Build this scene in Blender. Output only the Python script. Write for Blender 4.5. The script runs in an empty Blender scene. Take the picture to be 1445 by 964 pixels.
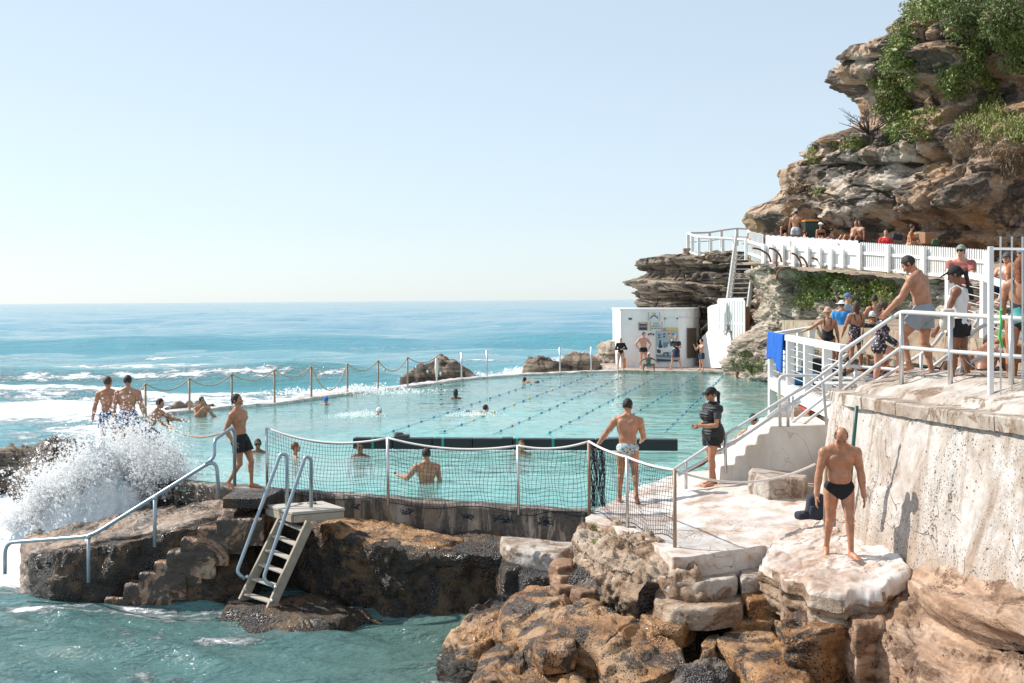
import bpy, math, random
import numpy as np
from mathutils import Vector, Matrix
PI = math.pi
scn = bpy.context.scene
COL = scn.collection
R = math.radians
random.seed(7)

# ------------------------------------------------------------------ camera
F_PX = 1800.0; IW, IH = 1445.0, 964.0
PITCH = math.atan((482 - 423.2) / F_PX)
CAM_Z = 3.45
camM = Matrix.Translation((0, 0, CAM_Z)) @ Matrix.Rotation(R(90) - PITCH, 4, 'X') @ Matrix.Rotation(R(-0.42), 4, 'Z')
def ray(px, py):
    v = Vector(((px - IW / 2) / F_PX, -(py - IH / 2) / F_PX, -1.0))
    return camM.to_3x3() @ v
def W(px, py, d):
    r = ray(px, py); t = d / r.y
    return Vector((r.x * t, d, CAM_Z + r.z * t))
def G(px, py, z):
    r = ray(px, py); t = (z - CAM_Z) / r.z
    return Vector((r.x * t, r.y * t, z))
def make_camera():
    cd = bpy.data.cameras.new('camera'); cd.sensor_width = 36; cd.lens = 36 * F_PX / IW
    cd.clip_start = 0.5; cd.clip_end = 20000
    o = bpy.data.objects.new('camera', cd); COL.objects.link(o); o.matrix_world = camM; scn.camera = o

# ------------------------------------------------------------------ numpy noise
_rng = np.random.RandomState(3)
_PERM = np.concatenate([_rng.permutation(256)] * 3)
_GR = _rng.normal(size=(256, 3)); _GR /= np.linalg.norm(_GR, axis=1)[:, None]
def pnoise(p):
    p = np.asarray(p, float); i = np.floor(p).astype(int); f = p - i
    i &= 255; u = f * f * f * (f * (f * 6 - 15) + 10); r = 0
    for dx in (0, 1):
        wx = u[..., 0] if dx else 1 - u[..., 0]
        for dy in (0, 1):
            wy = u[..., 1] if dy else 1 - u[..., 1]
            for dz in (0, 1):
                wz = u[..., 2] if dz else 1 - u[..., 2]
                h = _PERM[_PERM[_PERM[i[..., 0] + dx] + i[..., 1] + dy] + i[..., 2] + dz]
                g = _GR[h]
                r = r + wx * wy * wz * (g[..., 0] * (f[..., 0] - dx) + g[..., 1] * (f[..., 1] - dy) + g[..., 2] * (f[..., 2] - dz))
    return r * 1.6
def fbm(p, oct=4, lac=2.1, gain=.5):
    a = 1.0; s = 0; p = np.array(p, float)
    for k in range(oct):
        s = s + a * pnoise(p + k * 13.7); p = p * lac; a *= gain
    return s
def ridged(p, oct=4, lac=2.1, gain=.5):
    a = 1.0; s = 0; p = np.array(p, float)
    for k in range(oct):
        s = s + a * (1 - 2 * np.abs(pnoise(p + k * 9.1))); p = p * lac; a *= gain
    return s
def sstep(a, b, x):
    t = np.clip((x - a) / (b - a), 0, 1); return t * t * (3 - 2 * t)

# ------------------------------------------------------------------ objects
def T(o, label, cat, group=None, kind=None):
    o['label'] = label; o['category'] = cat
    if group: o['group'] = group
    if kind: o['kind'] = kind
    return o
def S(o): o['kind'] = 'structure'; return o
def empty(name, loc=(0, 0, 0), rz=0):
    o = bpy.data.objects.new(name, None); COL.objects.link(o)
    o.location = loc; o.rotation_euler = (0, 0, rz); o.empty_display_size = .1
    return o
def mesh_obj(name, verts, faces, mats, parent=None, smooth=True, midx=None, world=False):
    me = bpy.data.meshes.new(name)
    verts = np.asarray(verts, float)
    if parent is not None and world:
        verts = verts - np.array(parent.location)
    if isinstance(faces, np.ndarray):
        n = len(faces); k = faces.shape[1]
        me.vertices.add(len(verts)); me.vertices.foreach_set('co', verts.astype(np.float32).ravel())
        me.loops.add(n * k); me.loops.foreach_set('vertex_index', faces.astype(np.int32).ravel())
        me.polygons.add(n); me.polygons.foreach_set('loop_start', np.arange(0, n * k, k, dtype=np.int32))
        me.polygons.foreach_set('loop_total', np.full(n, k, np.int32))
        me.update(calc_edges=True)
    else:
        me.from_pydata([tuple(v) for v in verts], [], faces); me.update()
    me.polygons.foreach_set('use_smooth', np.full(len(me.polygons), smooth, bool))
    if not isinstance(mats, (list, tuple)): mats = [mats]
    for m in mats: me.materials.append(m)
    if midx is not None: me.polygons.foreach_set('material_index', np.asarray(midx, np.int32))
    o = bpy.data.objects.new(name, me); COL.objects.link(o)
    if parent is not None: o.parent = parent
    return o
class MB:
    def __init__(s): s.v = []; s.f = []
    def add(s, vs, fs):
        b = len(s.v); s.v += [tuple(v) for v in vs]; s.f += [tuple(i + b for i in f) for f in fs]; return s
    def box(s, c, size, rz=0, M=None):
        x, y, z = [q / 2 for q in size]
        m = M if M is not None else Matrix.Rotation(rz, 3, 'Z')
        c = Vector(c)
        vs = [c + m @ Vector((i * x, j * y, k * z)) for i in (-1, 1) for j in (-1, 1) for k in (-1, 1)]
        return s.add(vs, [(0, 1, 3, 2), (4, 6, 7, 5), (0, 4, 5, 1), (2, 3, 7, 6), (0, 2, 6, 4), (1, 5, 7, 3)])
    def bar(s, a, b, w, h, up=(0, 0, 1)):
        a, b = Vector(a), Vector(b); d = (b - a); L = d.length
        if L < 1e-6: return s
        d /= L; u = Vector(up)
        sd = d.cross(u)
        if sd.length < 1e-4: sd = d.cross(Vector((1, 0, 0)))
        sd.normalize(); u = sd.cross(d).normalized()
        M = Matrix((sd, d, u)).transposed()
        return s.box((a + b) / 2, (w, L, h), M=M)
    def tube(s, pts, r, n=8, cap=True):
        pts = [Vector(p) for p in pts]; rings = []; N = len(pts)
        prev = None
        for i, p in enumerate(pts):
            t = (pts[min(i + 1, N - 1)] - pts[max(i - 1, 0)]).normalized()
            if prev is None:
                a = Vector((0, 0, 1)) if abs(t.z) < .9 else Vector((1, 0, 0))
                u = t.cross(a).normalized()
            else:
                u = (prev - t * prev.dot(t)).normalized()
            prev = u; w = t.cross(u)
            rr = r[i] if isinstance(r, (list, tuple)) else r
            rings.append([p + (u * math.cos(2 * PI * k / n) + w * math.sin(2 * PI * k / n)) * rr for k in range(n)])
        b = len(s.v)
        for rg in rings: s.v += [tuple(q) for q in rg]
        for i in range(N - 1):
            for k in range(n):
                k2 = (k + 1) % n
                s.f.append((b + i * n + k, b + i * n + k2, b + (i + 1) * n + k2, b + (i + 1) * n + k))
        if cap:
            s.f.append(tuple(b + k for k in range(n))[::-1]); s.f.append(tuple(b + (N - 1) * n + k for k in range(n)))
        return s
    def ball(s, c, r, n=8, m=5, sq=(1, 1, 1)):
        c = Vector(c); b = len(s.v)
        for i in range(1, m):
            th = PI * i / m
            for k in range(n):
                ph = 2 * PI * k / n
                s.v.append(tuple(c + Vector((math.sin(th) * math.cos(ph) * r * sq[0], math.sin(th) * math.sin(ph) * r * sq[1], math.cos(th) * r * sq[2]))))
        top = len(s.v); s.v.append(tuple(c + Vector((0, 0, r * sq[2])))); s.v.append(tuple(c - Vector((0, 0, r * sq[2]))))
        for i in range(m - 2):
            for k in range(n):
                k2 = (k + 1) % n
                s.f.append((b + i * n + k, b + (i + 1) * n + k, b + (i + 1) * n + k2, b + i * n + k2))
        for k in range(n):
            k2 = (k + 1) % n
            s.f.append((top, b + k, b + k2)); s.f.append((top + 1, b + (m - 2) * n + k2, b + (m - 2) * n + k))
        return s
    def prism(s, poly, z0, z1):
        n = len(poly)
        vs = [(p[0], p[1], z0) for p in poly] + [(p[0], p[1], z1) for p in poly]
        fs = [tuple(range(n))[::-1], tuple(range(n, 2 * n))] + [(i, (i + 1) % n, n + (i + 1) % n, n + i) for i in range(n)]
        return s.add(vs, fs)
    def build(s, name, mat, parent=None, smooth=False, bevel=0):
        o = mesh_obj(name, s.v, s.f, mat, parent, smooth, world=True)
        if bevel:
            m = o.modifiers.new('bevel', 'BEVEL'); m.width = bevel; m.segments = 2; m.limit_method = 'ANGLE'
        return o
def sag(a, b, s, n=14, blow=Vector((0, 0, 0))):
    a, b = Vector(a), Vector(b)
    return [a.lerp(b, i / n) + (Vector((0, 0, -s)) + blow) * 4 * (i / n) * (1 - i / n) for i in range(n + 1)]
def smooth_path(pts, rad=.08, n=5):
    """polyline with rounded corners"""
    pts = [Vector(p) for p in pts]; out = [pts[0]]
    for i in range(1, len(pts) - 1):
        p = pts[i]; a = pts[i - 1] - p; b = pts[i + 1] - p
        r = min(rad, a.length * .45, b.length * .45); a = p + a.normalized() * r; b = p + b.normalized() * r
        for k in range(n + 1):
            t = k / n; out.append(a * (1 - t) ** 2 + p * 2 * t * (1 - t) + b * t * t)
    out.append(pts[-1]); return out

# ------------------------------------------------------------------ materials
def new_mat(name):
    m = bpy.data.materials.new(name); m.use_nodes = True
    nt = m.node_tree; b = nt.nodes['Principled BSDF']
    return m, nt, b
class NT:
    """tiny node helper"""
    def __init__(s, nt):
        s.nt = nt; s.tc = s.n('ShaderNodeTexCoord'); s.geo = s.n('ShaderNodeNewGeometry')
    def n(s, t, **kw):
        x = s.nt.nodes.new(t)
        for k, v in kw.items():
            if k[0] == 'i' and k[1:].isdigit(): x.inputs[int(k[1:])].default_value = v
            else: setattr(x, k, v)
        return x
    def l(s, a, b): s.nt.links.new(a, b)
    def pos(s, scale=(1, 1, 1), rot=(0, 0, 0), obj=False):
        m = s.n('ShaderNodeMapping'); m.inputs['Scale'].default_value = scale; m.inputs['Rotation'].default_value = rot
        s.l(s.tc.outputs['Object'] if obj else s.geo.outputs['Position'], m.inputs['Vector']); return m.outputs[0]
    def noise(s, v, scale, detail=4, rough=.55, dist=0, out='Fac'):
        x = s.n('ShaderNodeTexNoise'); x.inputs['Scale'].default_value = scale; x.inputs['Detail'].default_value = detail
        x.inputs['Roughness'].default_value = rough; x.inputs['Distortion'].default_value = dist
        s.l(v, x.inputs['Vector']); return x.outputs[out]
    def vor(s, v, scale, feature='F1', out='Distance', rnd=1):
        x = s.n('ShaderNodeTexVoronoi'); x.feature = feature; x.inputs['Scale'].default_value = scale
        x.inputs['Randomness'].default_value = rnd
        s.l(v, x.inputs['Vector']); return x.outputs[out]
    def ramp(s, fac, stops, mode='LINEAR'):
        x = s.n('ShaderNodeValToRGB'); cr = x.color_ramp; cr.interpolation = mode
        while len(cr.elements) < len(stops): cr.elements.new(.5)
        for e, (p, c) in zip(cr.elements, stops):
            e.position = p; e.color = (c, c, c, 1) if isinstance(c, (int, float)) else (*c, 1)
        s.l(fac, x.inputs[0]); return x.outputs[0]
    def mix(s, fac, a, b, mode='MIX'):
        x = s.n('ShaderNodeMix'); x.data_type = 'RGBA'; x.blend_type = mode
        for v, i in ((fac, 0), (a, 6), (b, 7)):
            if isinstance(v, (int, float)): x.inputs[i].default_value = v if i == 0 else (v, v, v, 1)
            elif isinstance(v, tuple): x.inputs[i].default_value = (*v, 1)
            else: s.l(v, x.inputs[i])
        return x.outputs[2]
    def math(s, op, a, b=0.0, c=None):
        x = s.n('ShaderNodeMath'); x.operation = op
        for v, i in ((a, 0), (b, 1)) + (((c, 2),) if c is not None else ()):
            if isinstance(v, (int, float)): x.inputs[i].default_value = v
            else: s.l(v, x.inputs[i])
        return x.outputs[0]
    def bump(s, h, strength=.5, dist=.02, normal=None):
        x = s.n('ShaderNodeBump'); x.inputs['Strength'].default_value = strength; x.inputs['Distance'].default_value = dist
        s.l(h, x.inputs['Height'])
        if normal is not None: s.l(normal, x.inputs['Normal'])
        return x.outputs[0]
_MC = {}
def plain(name, col, rough=.6, metal=0, var=.12, vscale=30, bump=0, bscale=80, coat=0):
    key = (name, col, rough)
    if key in _MC: return _MC[key]
    m, nt, b = new_mat(name); h = NT(nt)
    v = h.pos(obj=True); n = h.noise(v, vscale, 3)
    c = h.mix(n, tuple(x * (1 - var) for x in col), tuple(min(1, x * (1 + var)) for x in col))
    h.l(c, b.inputs['Base Color']); b.inputs['Roughness'].default_value = rough; b.inputs['Metallic'].default_value = metal
    if bump: h.l(h.bump(h.noise(v, bscale, 4), bump, .01), b.inputs['Normal'])
    _MC[key] = m; return m
def dots(name, base, cols, scale=28, thr=.42):
    key = (name, base)
    if key in _MC: return _MC[key]
    m, nt, b = new_mat(name); h = NT(nt); v = h.pos(obj=True)
    d = h.vor(v, scale); cc = h.vor(v, scale, out='Color')
    sep = h.n('ShaderNodeSeparateColor'); h.l(cc, sep.inputs[0])
    k = len(cols); pc = h.ramp(sep.outputs[0], [(i / k, c) for i, c in enumerate(cols)], 'CONSTANT')
    mk = h.ramp(h.math('ADD', d, h.math('MULTIPLY', h.noise(v, scale * 2, 2), .3)), [(thr, 1.0), (thr + .06, 0.0)])
    h.l(h.mix(mk, base, pc), b.inputs['Base Color']); b.inputs['Roughness'].default_value = .7
    _MC[key] = m; return m
# ------------------------------------------------------------------ implicit bodies
def field(prims, vox):
    lo = np.full(3, 1e9); hi = -lo
    for p in prims:
        if p['op'] == 'sub': continue
        a, b = p['bb']; lo = np.minimum(lo, a); hi = np.maximum(hi, b)
    lo = lo - .05 - vox * 2; hi = hi + .05 + vox * 2
    n = np.ceil((hi - lo) / vox).astype(int) + 1
    f = np.full(n, .3)
    ax = [lo[i] + vox * np.arange(n[i]) for i in range(3)]
    for p in prims:
        a, b = p['bb']; k = p['k']; m = k + vox * 2 + .02
        i0 = np.clip(np.floor((a - m - lo) / vox).astype(int), 0, n - 1); i1 = np.clip(np.ceil((b + m - lo) / vox).astype(int) + 1, 1, n)
        if (i1 <= i0).any(): continue
        sl = tuple(slice(i0[i], i1[i]) for i in range(3))
        X = np.stack(np.meshgrid(ax[0][sl[0]], ax[1][sl[1]], ax[2][sl[2]], indexing='ij'), -1)
        d = p['fn'](X)
        for (o, nn) in p['clip']: d = np.maximum(d, (X - np.array(o)) @ np.array(nn))
        g = f[sl]
        if p['op'] == 'sub':
            d = -d; h = np.clip(.5 - .5 * (d - g) / max(k, 1e-5), 0, 1) if k > 0 else None
            f[sl] = np.maximum(g, d) if k <= 0 else (g * h + d * (1 - h)) + k * h * (1 - h)
        else:
            if k > 0:
                h = np.clip(.5 + .5 * (g - d) / k, 0, 1); f[sl] = d * h + g * (1 - h) - k * h * (1 - h)
            else: f[sl] = np.minimum(g, d)
    return f, lo
def surface_net(f, lo, vox):
    s = f < 0; nx, ny, nz = f.shape
    c = np.zeros((nx - 1, ny - 1, nz - 1), int)
    for dx in (0, 1):
        for dy in (0, 1):
            for dz in (0, 1):
                c += s[dx:nx - 1 + dx, dy:ny - 1 + dy, dz:nz - 1 + dz]
    act = (c > 0) & (c < 8); idx = -np.ones(act.shape, int); idx[act] = np.arange(act.sum())
    I = np.argwhere(act); acc = np.zeros((len(I), 3)); cnt = np.zeros(len(I))
    cor = [(a, b, e) for a in (0, 1) for b in (0, 1) for e in (0, 1)]
    for p in cor:
        for q in cor:
            if sum(abs(np.array(p) - q)) != 1 or p > q: continue
            fa = f[I[:, 0] + p[0], I[:, 1] + p[1], I[:, 2] + p[2]]; fb = f[I[:, 0] + q[0], I[:, 1] + q[1], I[:, 2] + q[2]]
            m = (fa < 0) != (fb < 0); t = np.where(m, fa / np.where(m, fa - fb, 1), 0)
            pt = np.array(p) + t[:, None] * (np.array(q) - np.array(p))
            acc += pt * m[:, None]; cnt += m
    V = lo + vox * (I + acc / cnt[:, None])
    Q = []
    for axis in range(3):
        a0 = [slice(None)] * 3; a1 = [slice(None)] * 3; a0[axis] = slice(0, -1); a1[axis] = slice(1, None)
        d = s[tuple(a0)] != s[tuple(a1)]; E = np.argwhere(d)
        o = [(1, 2), (2, 0), (0, 1)][axis]
        ok = (E[:, o[0]] > 0) & (E[:, o[1]] > 0) & (E[:, o[0]] < f.shape[o[0]] - 1) & (E[:, o[1]] < f.shape[o[1]] - 1); E = E[ok]
        flip = s[tuple(E.T)]
        def at(du, dv):
            e = E.copy(); e[:, o[0]] -= du; e[:, o[1]] -= dv; return idx[tuple(e.T)]
        q = np.stack([at(0, 0), at(1, 0), at(1, 1), at(0, 1)], 1)
        q[~flip] = q[~flip][:, ::-1]; Q.append(q)
    return V, np.concatenate(Q)
def rc(a, b, ra, rb, k=.02, op='add', clip=(), flat=None):
    a = np.array(a, float); b = np.array(b, float)
    def fn(X):
        ab = b - a; t = np.clip(((X - a) @ ab) / max(ab @ ab, 1e-9), 0, 1)
        return np.linalg.norm(X - a - t[..., None] * ab, axis=-1) - (ra + (rb - ra) * t)
    r = max(ra, rb)
    return dict(fn=fn, bb=(np.minimum(a, b) - r, np.maximum(a, b) + r), k=k, op=op, clip=list(clip))
def el(c, r, M=None, k=.03, op='add', clip=()):
    c = np.array(c, float); r = np.array(r, float); M = np.eye(3) if M is None else np.array(M)
    def fn(X):
        q = (X - c) @ M; k0 = np.linalg.norm(q / r, axis=-1); k1 = np.linalg.norm(q / (r * r), axis=-1)
        return k0 * (k0 - 1) / np.maximum(k1, 1e-6)
    m = np.abs(M) @ r
    return dict(fn=fn, bb=(c - m, c + m), k=k, op=op, clip=list(clip))
def bx3(c, r, M=None, k=.01, rd=.01, op='add', clip=()):
    c = np.array(c, float); r = np.array(r, float); M = np.eye(3) if M is None else np.array(M)
    def fn(X):
        q = np.abs((X - c) @ M) - (r - rd)
        return np.linalg.norm(np.maximum(q, 0), axis=-1) + np.minimum(q.max(-1), 0) - rd
    m = np.abs(M) @ r
    return dict(fn=fn, bb=(c - m, c + m), k=k, op=op, clip=list(clip))
def implicit(name, prims, vox, mat, parent=None, world=False, extra=None):
    f, lo = field(prims, vox); V, Q = surface_net(f, lo, vox)
    if extra:
        for pr, vx in extra:
            f, lo = field(pr, vx); v2, q2 = surface_net(f, lo, vx); Q = np.concatenate([Q, q2 + len(V)]); V = np.concatenate([V, v2])
    return mesh_obj(name, V, Q, mat, parent, True, world=world)
def rotm(ax, a):
    return np.array(Matrix.Rotation(a, 3, ax))
def ldir(fwd, out, side):
    """limb direction: 0,0 hangs down; fwd swings to the front (-Y), out swings sideways"""
    f, o = R(fwd), R(out)
    v = np.array([math.sin(o) * side, -math.sin(f) * math.cos(o), -math.cos(f) * math.cos(o)])
    return v / np.linalg.norm(v)
SKINS = {'fair': (.58, .36, .26), 'tan': (.47, .25, .155), 'olive': (.38, .20, .125), 'brown': (.27, .135, .08), 'pink': (.62, .36, .27)}
def skin(tone):
    c = SKINS[tone]; key = ('skin', tone)
    if key in _MC: return _MC[key]
    m, nt, b = new_mat('skin_' + tone); h = NT(nt); v = h.pos(obj=True)
    n = h.noise(v, 9, 5, .6); n2 = h.noise(v, 45, 3)
    c1 = h.mix(h.ramp(n, [(.38, 0.0), (.62, 1.0)]), tuple(x * .72 for x in c), (min(1, c[0] * 1.2), c[1] * 1.08, c[2] * 1.0)); c1 = h.mix(h.ramp(h.noise(v, 3.2, 3), [(.45, 0.0), (.62, .35)]), c1, (c[0] * 1.05, c[1] * .72, c[2] * .62))
    c2 = h.mix(h.math('MULTIPLY', n2, .35), c1, (c[0] * .75, c[1] * .6, c[2] * .55))
    h.l(c2, b.inputs['Base Color']); b.inputs['Roughness'].default_value = .42; b.inputs['Specular IOR Level'].default_value = .4
    b.inputs['Subsurface Weight'].default_value = 0.0
    h.l(h.bump(h.noise(v, 60, 4), .25, .006), b.inputs['Normal'])
    _MC[key] = m; return m
HAIRS = {'dark': (.018, .013, .01), 'brown': (.07, .035, .018), 'grey': (.16, .14, .13), 'red': (.22, .07, .025), 'blond': (.38, .24, .11)}
def hairm(c): return plain('hair_' + c, HAIRS[c], .55, var=.5, vscale=70, bump=.8, bscale=120)
def cloth(name, col): return plain(name, col, .85, var=.15, vscale=14, bump=.5, bscale=26)

def person(label, px=None, d=None, foot=None, loc=None, rz=0, H=1.75, sex='m', tone='tan', vox=.012, fine=False,
           lean=0, side=0, twist=0, head=(0, 0, 0), arms=((8, 12, 15, 8), (8, 12, 15, 8)), legs=((2, 4, -2, 3), (2, 4, -2, 3)),
           hair='dark', hairstyle='short', hat=None, wear=(), build=1.0, belly=0, sink=None, group=None, pelvis_z=None, wl=None,
           cut=None, tiltback=0, hands='relaxed', foot_pitch=(0, 0), child=False):
    """arms/legs: (upper fwd, upper out, lower fwd, lower out) for side +X first, then -X"""
    h = H; b = build; fem = sex == 'f'
    sw = (.113 if not fem else .098) * h * (1 + (b - 1) * .5); hw = (.052 if not fem else .054) * h
    RT = rotm('Z', R(twist)) @ rotm('Y', R(side)) @ rotm('X', R(lean))
    UL = (.235 * h, .235 * h); LL = (.235 * h, .235 * h)
    hips = [np.array([s * hw, 0, -.01 * h]) for s in (1, -1)]
    knees, ank, toes = [], [], []
    for i, s in enumerate((1, -1)):
        l = legs[i]; k = hips[i] + ldir(l[0], l[1], s) * UL[i]; a = k + ldir(l[2], l[3], s) * LL[i]
        knees.append(k); ank.append(a)
        out = l[4] if len(l) > 4 else 10
        fp = R(foot_pitch[i]); fd = np.array([math.sin(R(out)) * s, -math.cos(R(out)), 0]); fd = fd * math.cos(fp) + np.array([0, 0, -math.sin(fp)])
        toes.append((a, fd))
    Pz = pelvis_z if pelvis_z is not None else -min([a[2] - .045 * h for a in ank] + [(a + fd * .1 * h)[2] - .016 * h for a, fd in toes])
    off = np.array([0, 0, Pz])
    hips = [q + off for q in hips]; knees = [q + off for q in knees]; ank = [q + off for q in ank]
    def tp(x, y, z): return off + RT @ np.array([x * h, y * h, z * h])
    RTl = RT
    P = []
    hipw = .105 if fem else .095
    P.append(el(tp(0, .006, .01), np.array([hipw * h * b, .066 * h * b, .066 * h]), RT, .02))
    P.append(el(tp(0, .004, .09), np.array([(.073 if fem else .083) * h * b, .058 * h * b, .085 * h]), RT, .03))
    P.append(el(tp(0, .003, .195), np.array([(.086 if fem else .100) * h * b, .064 * h * b, .105 * h]), RT, .035))
    P.append(rc(tp(-.075, .004, .268), tp(.075, .004, .268), .040 * h, .040 * h, .04))
    if belly: P.append(el(tp(0, -.02 - .012 * belly, .085), np.array([.08 * h, (.052 + .012 * belly) * h, .07 * h]), RT, .03))
    for s in (1, -1):
        P.append(el(tp(s * .044, .034, -.022), np.array([.05, .046, .052]) * h * (1.06 if fem else 1), RT, .02))
        if fem: P.append(el(tp(s * .04, -.052, .195), np.array([.037, .034, .038]) * h, RT, .015))
        else:
            P.append(el(tp(s * .043, -.045, .222), np.array([.047, .022, .033]) * h, RT, .018))
            P.append(el(tp(s * .05, .045, .225), np.array([.045, .022, .06]) * h, RT, .02))
            P.append(rc(tp(s * .02, .02, .315), tp(s * .085, .006, .285), .026 * h, .024 * h, .03))
    # neck + head
    nb = tp(0, .008, .285)
    HP = rotm('Z', R(head[1])) @ rotm('Y', R(head[2])) @ rotm('X', R(head[0])) @ rotm('Z', R(twist * .3))
    RTh = rotm('Y', R(side * .4)) @ rotm('X', R(lean * .5)); RH = RTh @ HP
    nk = rotm('X', R(lean * .75 + head[0] * .45)) @ np.array([0, -.008 * h, .062 * h]); hb = nb + nk
    P.append(rc(nb, hb, .034 * h * (b if not fem else .85), .031 * h * (1 if not fem else .85), .02))
    hs = .132 * 1.75 if child else .132 * h
    def hp(x, y, z): return hb + RH @ (np.array([x, y, z]) * hs)
    HD = [el(hp(0, .02, .56), np.array([.335, .42, .43]) * hs, RH, .01), el(hp(0, -.08, .3), np.array([.26, .33, .33]) * hs, RH, .02)]
    if fine or vox < .02:
        HD += [el(hp(0, -.38, .12), np.array([.12, .09, .09]) * hs, RH, .02), rc(hp(0, -.385, .5), hp(0, -.47, .33), .035 * hs, .07 * hs, .01),
               el(hp(0, -.33, .58), np.array([.22, .1, .07]) * hs, RH, .015), el(hp(0, -.41, .2), np.array([.11, .04, .035]) * hs, RH, .006)]
        for s in (1, -1):
            HD += [el(hp(s * .345, .05, .43), np.array([.045, .08, .13]) * hs, RH, .006), el(hp(s * .2, -.33, .36), np.array([.09, .07, .1]) * hs, RH, .02),
                   el(hp(s * .15, -.44, .485), np.array([.085, .07, .055]) * hs, RH, .012, op='sub')]
    for p in HD: P.append(p)
    hands_list = []
    for i, s in enumerate((1, -1)):
        A = arms[i]; ua = .172 * h; fa = .15 * h
        sh = tp(s * sw / h, .004, .268)
        d1 = ldir(A[0], A[1], s); d2 = ldir(A[2], A[3], s)
        if len(A) > 4 and A[4] == 'T': d1 = RT @ d1; d2 = RT @ d2
        e = sh + d1 * ua; w = e + d2 * fa
        am = (.9 if fem else 1.05) * b
        P.append(el(sh + d1 * .015 * h, np.array([.036, .036, .04]) * h * am, None, .03))
        P.append(rc(sh, e, .031 * h * am, .024 * h * am, .02)); P.append(rc(sh + d1 * ua * .35, sh + d1 * ua * .65, .03 * h * am, .029 * h * am, .01))
        P.append(rc(e, w, .0255 * h * am, .0165 * h * am, .012)); P.append(rc(e + d2 * fa * .15, e + d2 * fa * .4, .0275 * h * am, .025 * h * am, .01))
        # hand
        hl = .104 * h; side_v = np.cross(d2, np.array([0, -1, 0.001])) ; 
        if np.linalg.norm(side_v) < .2: side_v = np.cross(d2, np.array([0, 0, 1.0]))
        side_v /= np.linalg.norm(side_v); nrm = np.cross(side_v, d2)
        # palm plane: fingers spread along across (front-back when hanging)
        across = nrm; palm_n = -side_v * 1.0
        if palm_n[0] * s > 0: palm_n = -palm_n
        M = np.stack([across, palm_n, d2], 1)
        Hn = [el(w + d2 * hl * .26, np.array([.2, .095, .3]) * hl, M, .008), rc(w - d2 * .01, w + d2 * hl * .1, .0165 * h * am, .016 * h * am, .01)]
        fr = .042 * hl * 1.1
        curl = {'relaxed': 28, 'grip': 75, 'flat': 6}[hands if isinstance(hands, str) else hands[i]]
        if A[-1] in ('grip', 'flat'): curl = {'grip': 75, 'flat': 6}[A[-1]]
        # front is thumb side
        fs = 1 if (across @ np.array([0, -1, 0])) > 0 else -1
        if fine or vox < .02:
            for q, (o_, L_) in enumerate(((.145, .4), (.05, .45), (-.048, .42), (-.14, .33))):
                base = w + d2 * hl * .5 + across * fs * o_ * hl
                c1, c2, c3 = R(curl * .35), R(curl * .8), R(curl * 1.3)
                def fd_(c): return d2 * math.cos(c) + palm_n * math.sin(c) + across * fs * o_ * .25
                p1 = base + fd_(c1) * L_ * hl * .45; p2 = p1 + fd_(c2) * L_ * hl * .32; p3 = p2 + fd_(c3) * L_ * hl * .25
                Hn += [rc(base - d2 * hl * .1, p1, fr * 1.15, fr, .003), rc(p1, p2, fr, fr * .92, .002), rc(p2, p3, fr * .92, fr * .8, .002)]
            tb = w + d2 * hl * .14 + across * fs * .13 * hl
            t1 = tb + (d2 * .62 + across * fs * .62 + palm_n * .3) * hl * .25; t2 = t1 + (d2 * .9 + across * fs * .2 + palm_n * .35) * hl * .2
            Hn += [rc(tb, t1, fr * 1.4, fr * 1.15, .006), rc(t1, t2, fr * 1.15, fr * .95, .003)]
        else:
            Hn.append(rc(w + d2 * hl * .45, w + d2 * hl * .9, .12 * hl, .07 * hl, .01))
        hands_list.append(Hn); P += Hn[:2] if fine else Hn
    feet = []
    for i, s in enumerate((1, -1)):
        lm = (1.06 if fem else 1.0) * b; k, a, hpv = knees[i], ank[i], hips[i]
        P.append(rc(hpv, k, .053 * h * lm, .031 * h * lm, .03)); dk = (k - hpv)
        P.append(rc(hpv + dk * .15, hpv + dk * .55, .052 * h * lm, .042 * h * lm, .02))
        P.append(el(k, np.array([.030, .032, .034]) * h * lm, None, .01))
        dl = a - k; P.append(rc(k, a, .0275 * h * lm, .0185 * h * lm, .015))
        bk = np.array([0, .010 * h, 0]); P.append(rc(k + dl * .17 + bk, k + dl * .42 + bk, .0305 * h * lm, .0255 * h * lm, .02))
        fd = toes[i][1]; sd = np.cross(fd, [0, 0, 1.0]); sd /= np.linalg.norm(sd); up = np.cross(sd, fd)
        M = np.stack([sd, fd, up], 1)
        heel = a - fd * .016 * h - up * .022 * h; ball = a + fd * .08 * h - up * .030 * h
        F_ = [rc(heel, a, .019 * h, .018 * h, .012), el((heel + ball) / 2 + up * .004 * h, np.array([.023, .06, .022]) * h, M, .012), el(ball, np.array([.027, .028, .014]) * h, M, .012),
              rc(a - up * .006 * h, ball, .019 * h, .011 * h, .012)]
        if fine:
            for q in range(5):
                c0 = ball + sd * (q - 2) * .0105 * h * -s + fd * .02 * h; r_ = (.0085 if q == (0 if True else 4) else .0062) * h
                F_.append(rc(c0, c0 + fd * (.026 - .003 * q) * h - up * .002 * h, r_, r_ * .85, .003))
        P += F_; feet.append((heel, ball, M, fd, up, sd))
    sp = skin(tone)
    if cut is not None:  # only what is above the water is needed, keep a little below it
        for p in P: p['clip'].append(((0, 0, cut), (0, 0, -1)))
    ex = [(hn, .0045 if fine else vox) for hn in hands_list] if fine else None
    if cut is not None and ex is not None: ex = [e_ for e_ in ex if e_[0][0]['bb'][0][2] > cut]
    o = implicit('person', P, vox, sp, extra=ex)
    T(o, label, 'person', group)
    # ---- clothing
    cv = max(vox * .9, .008)
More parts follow.
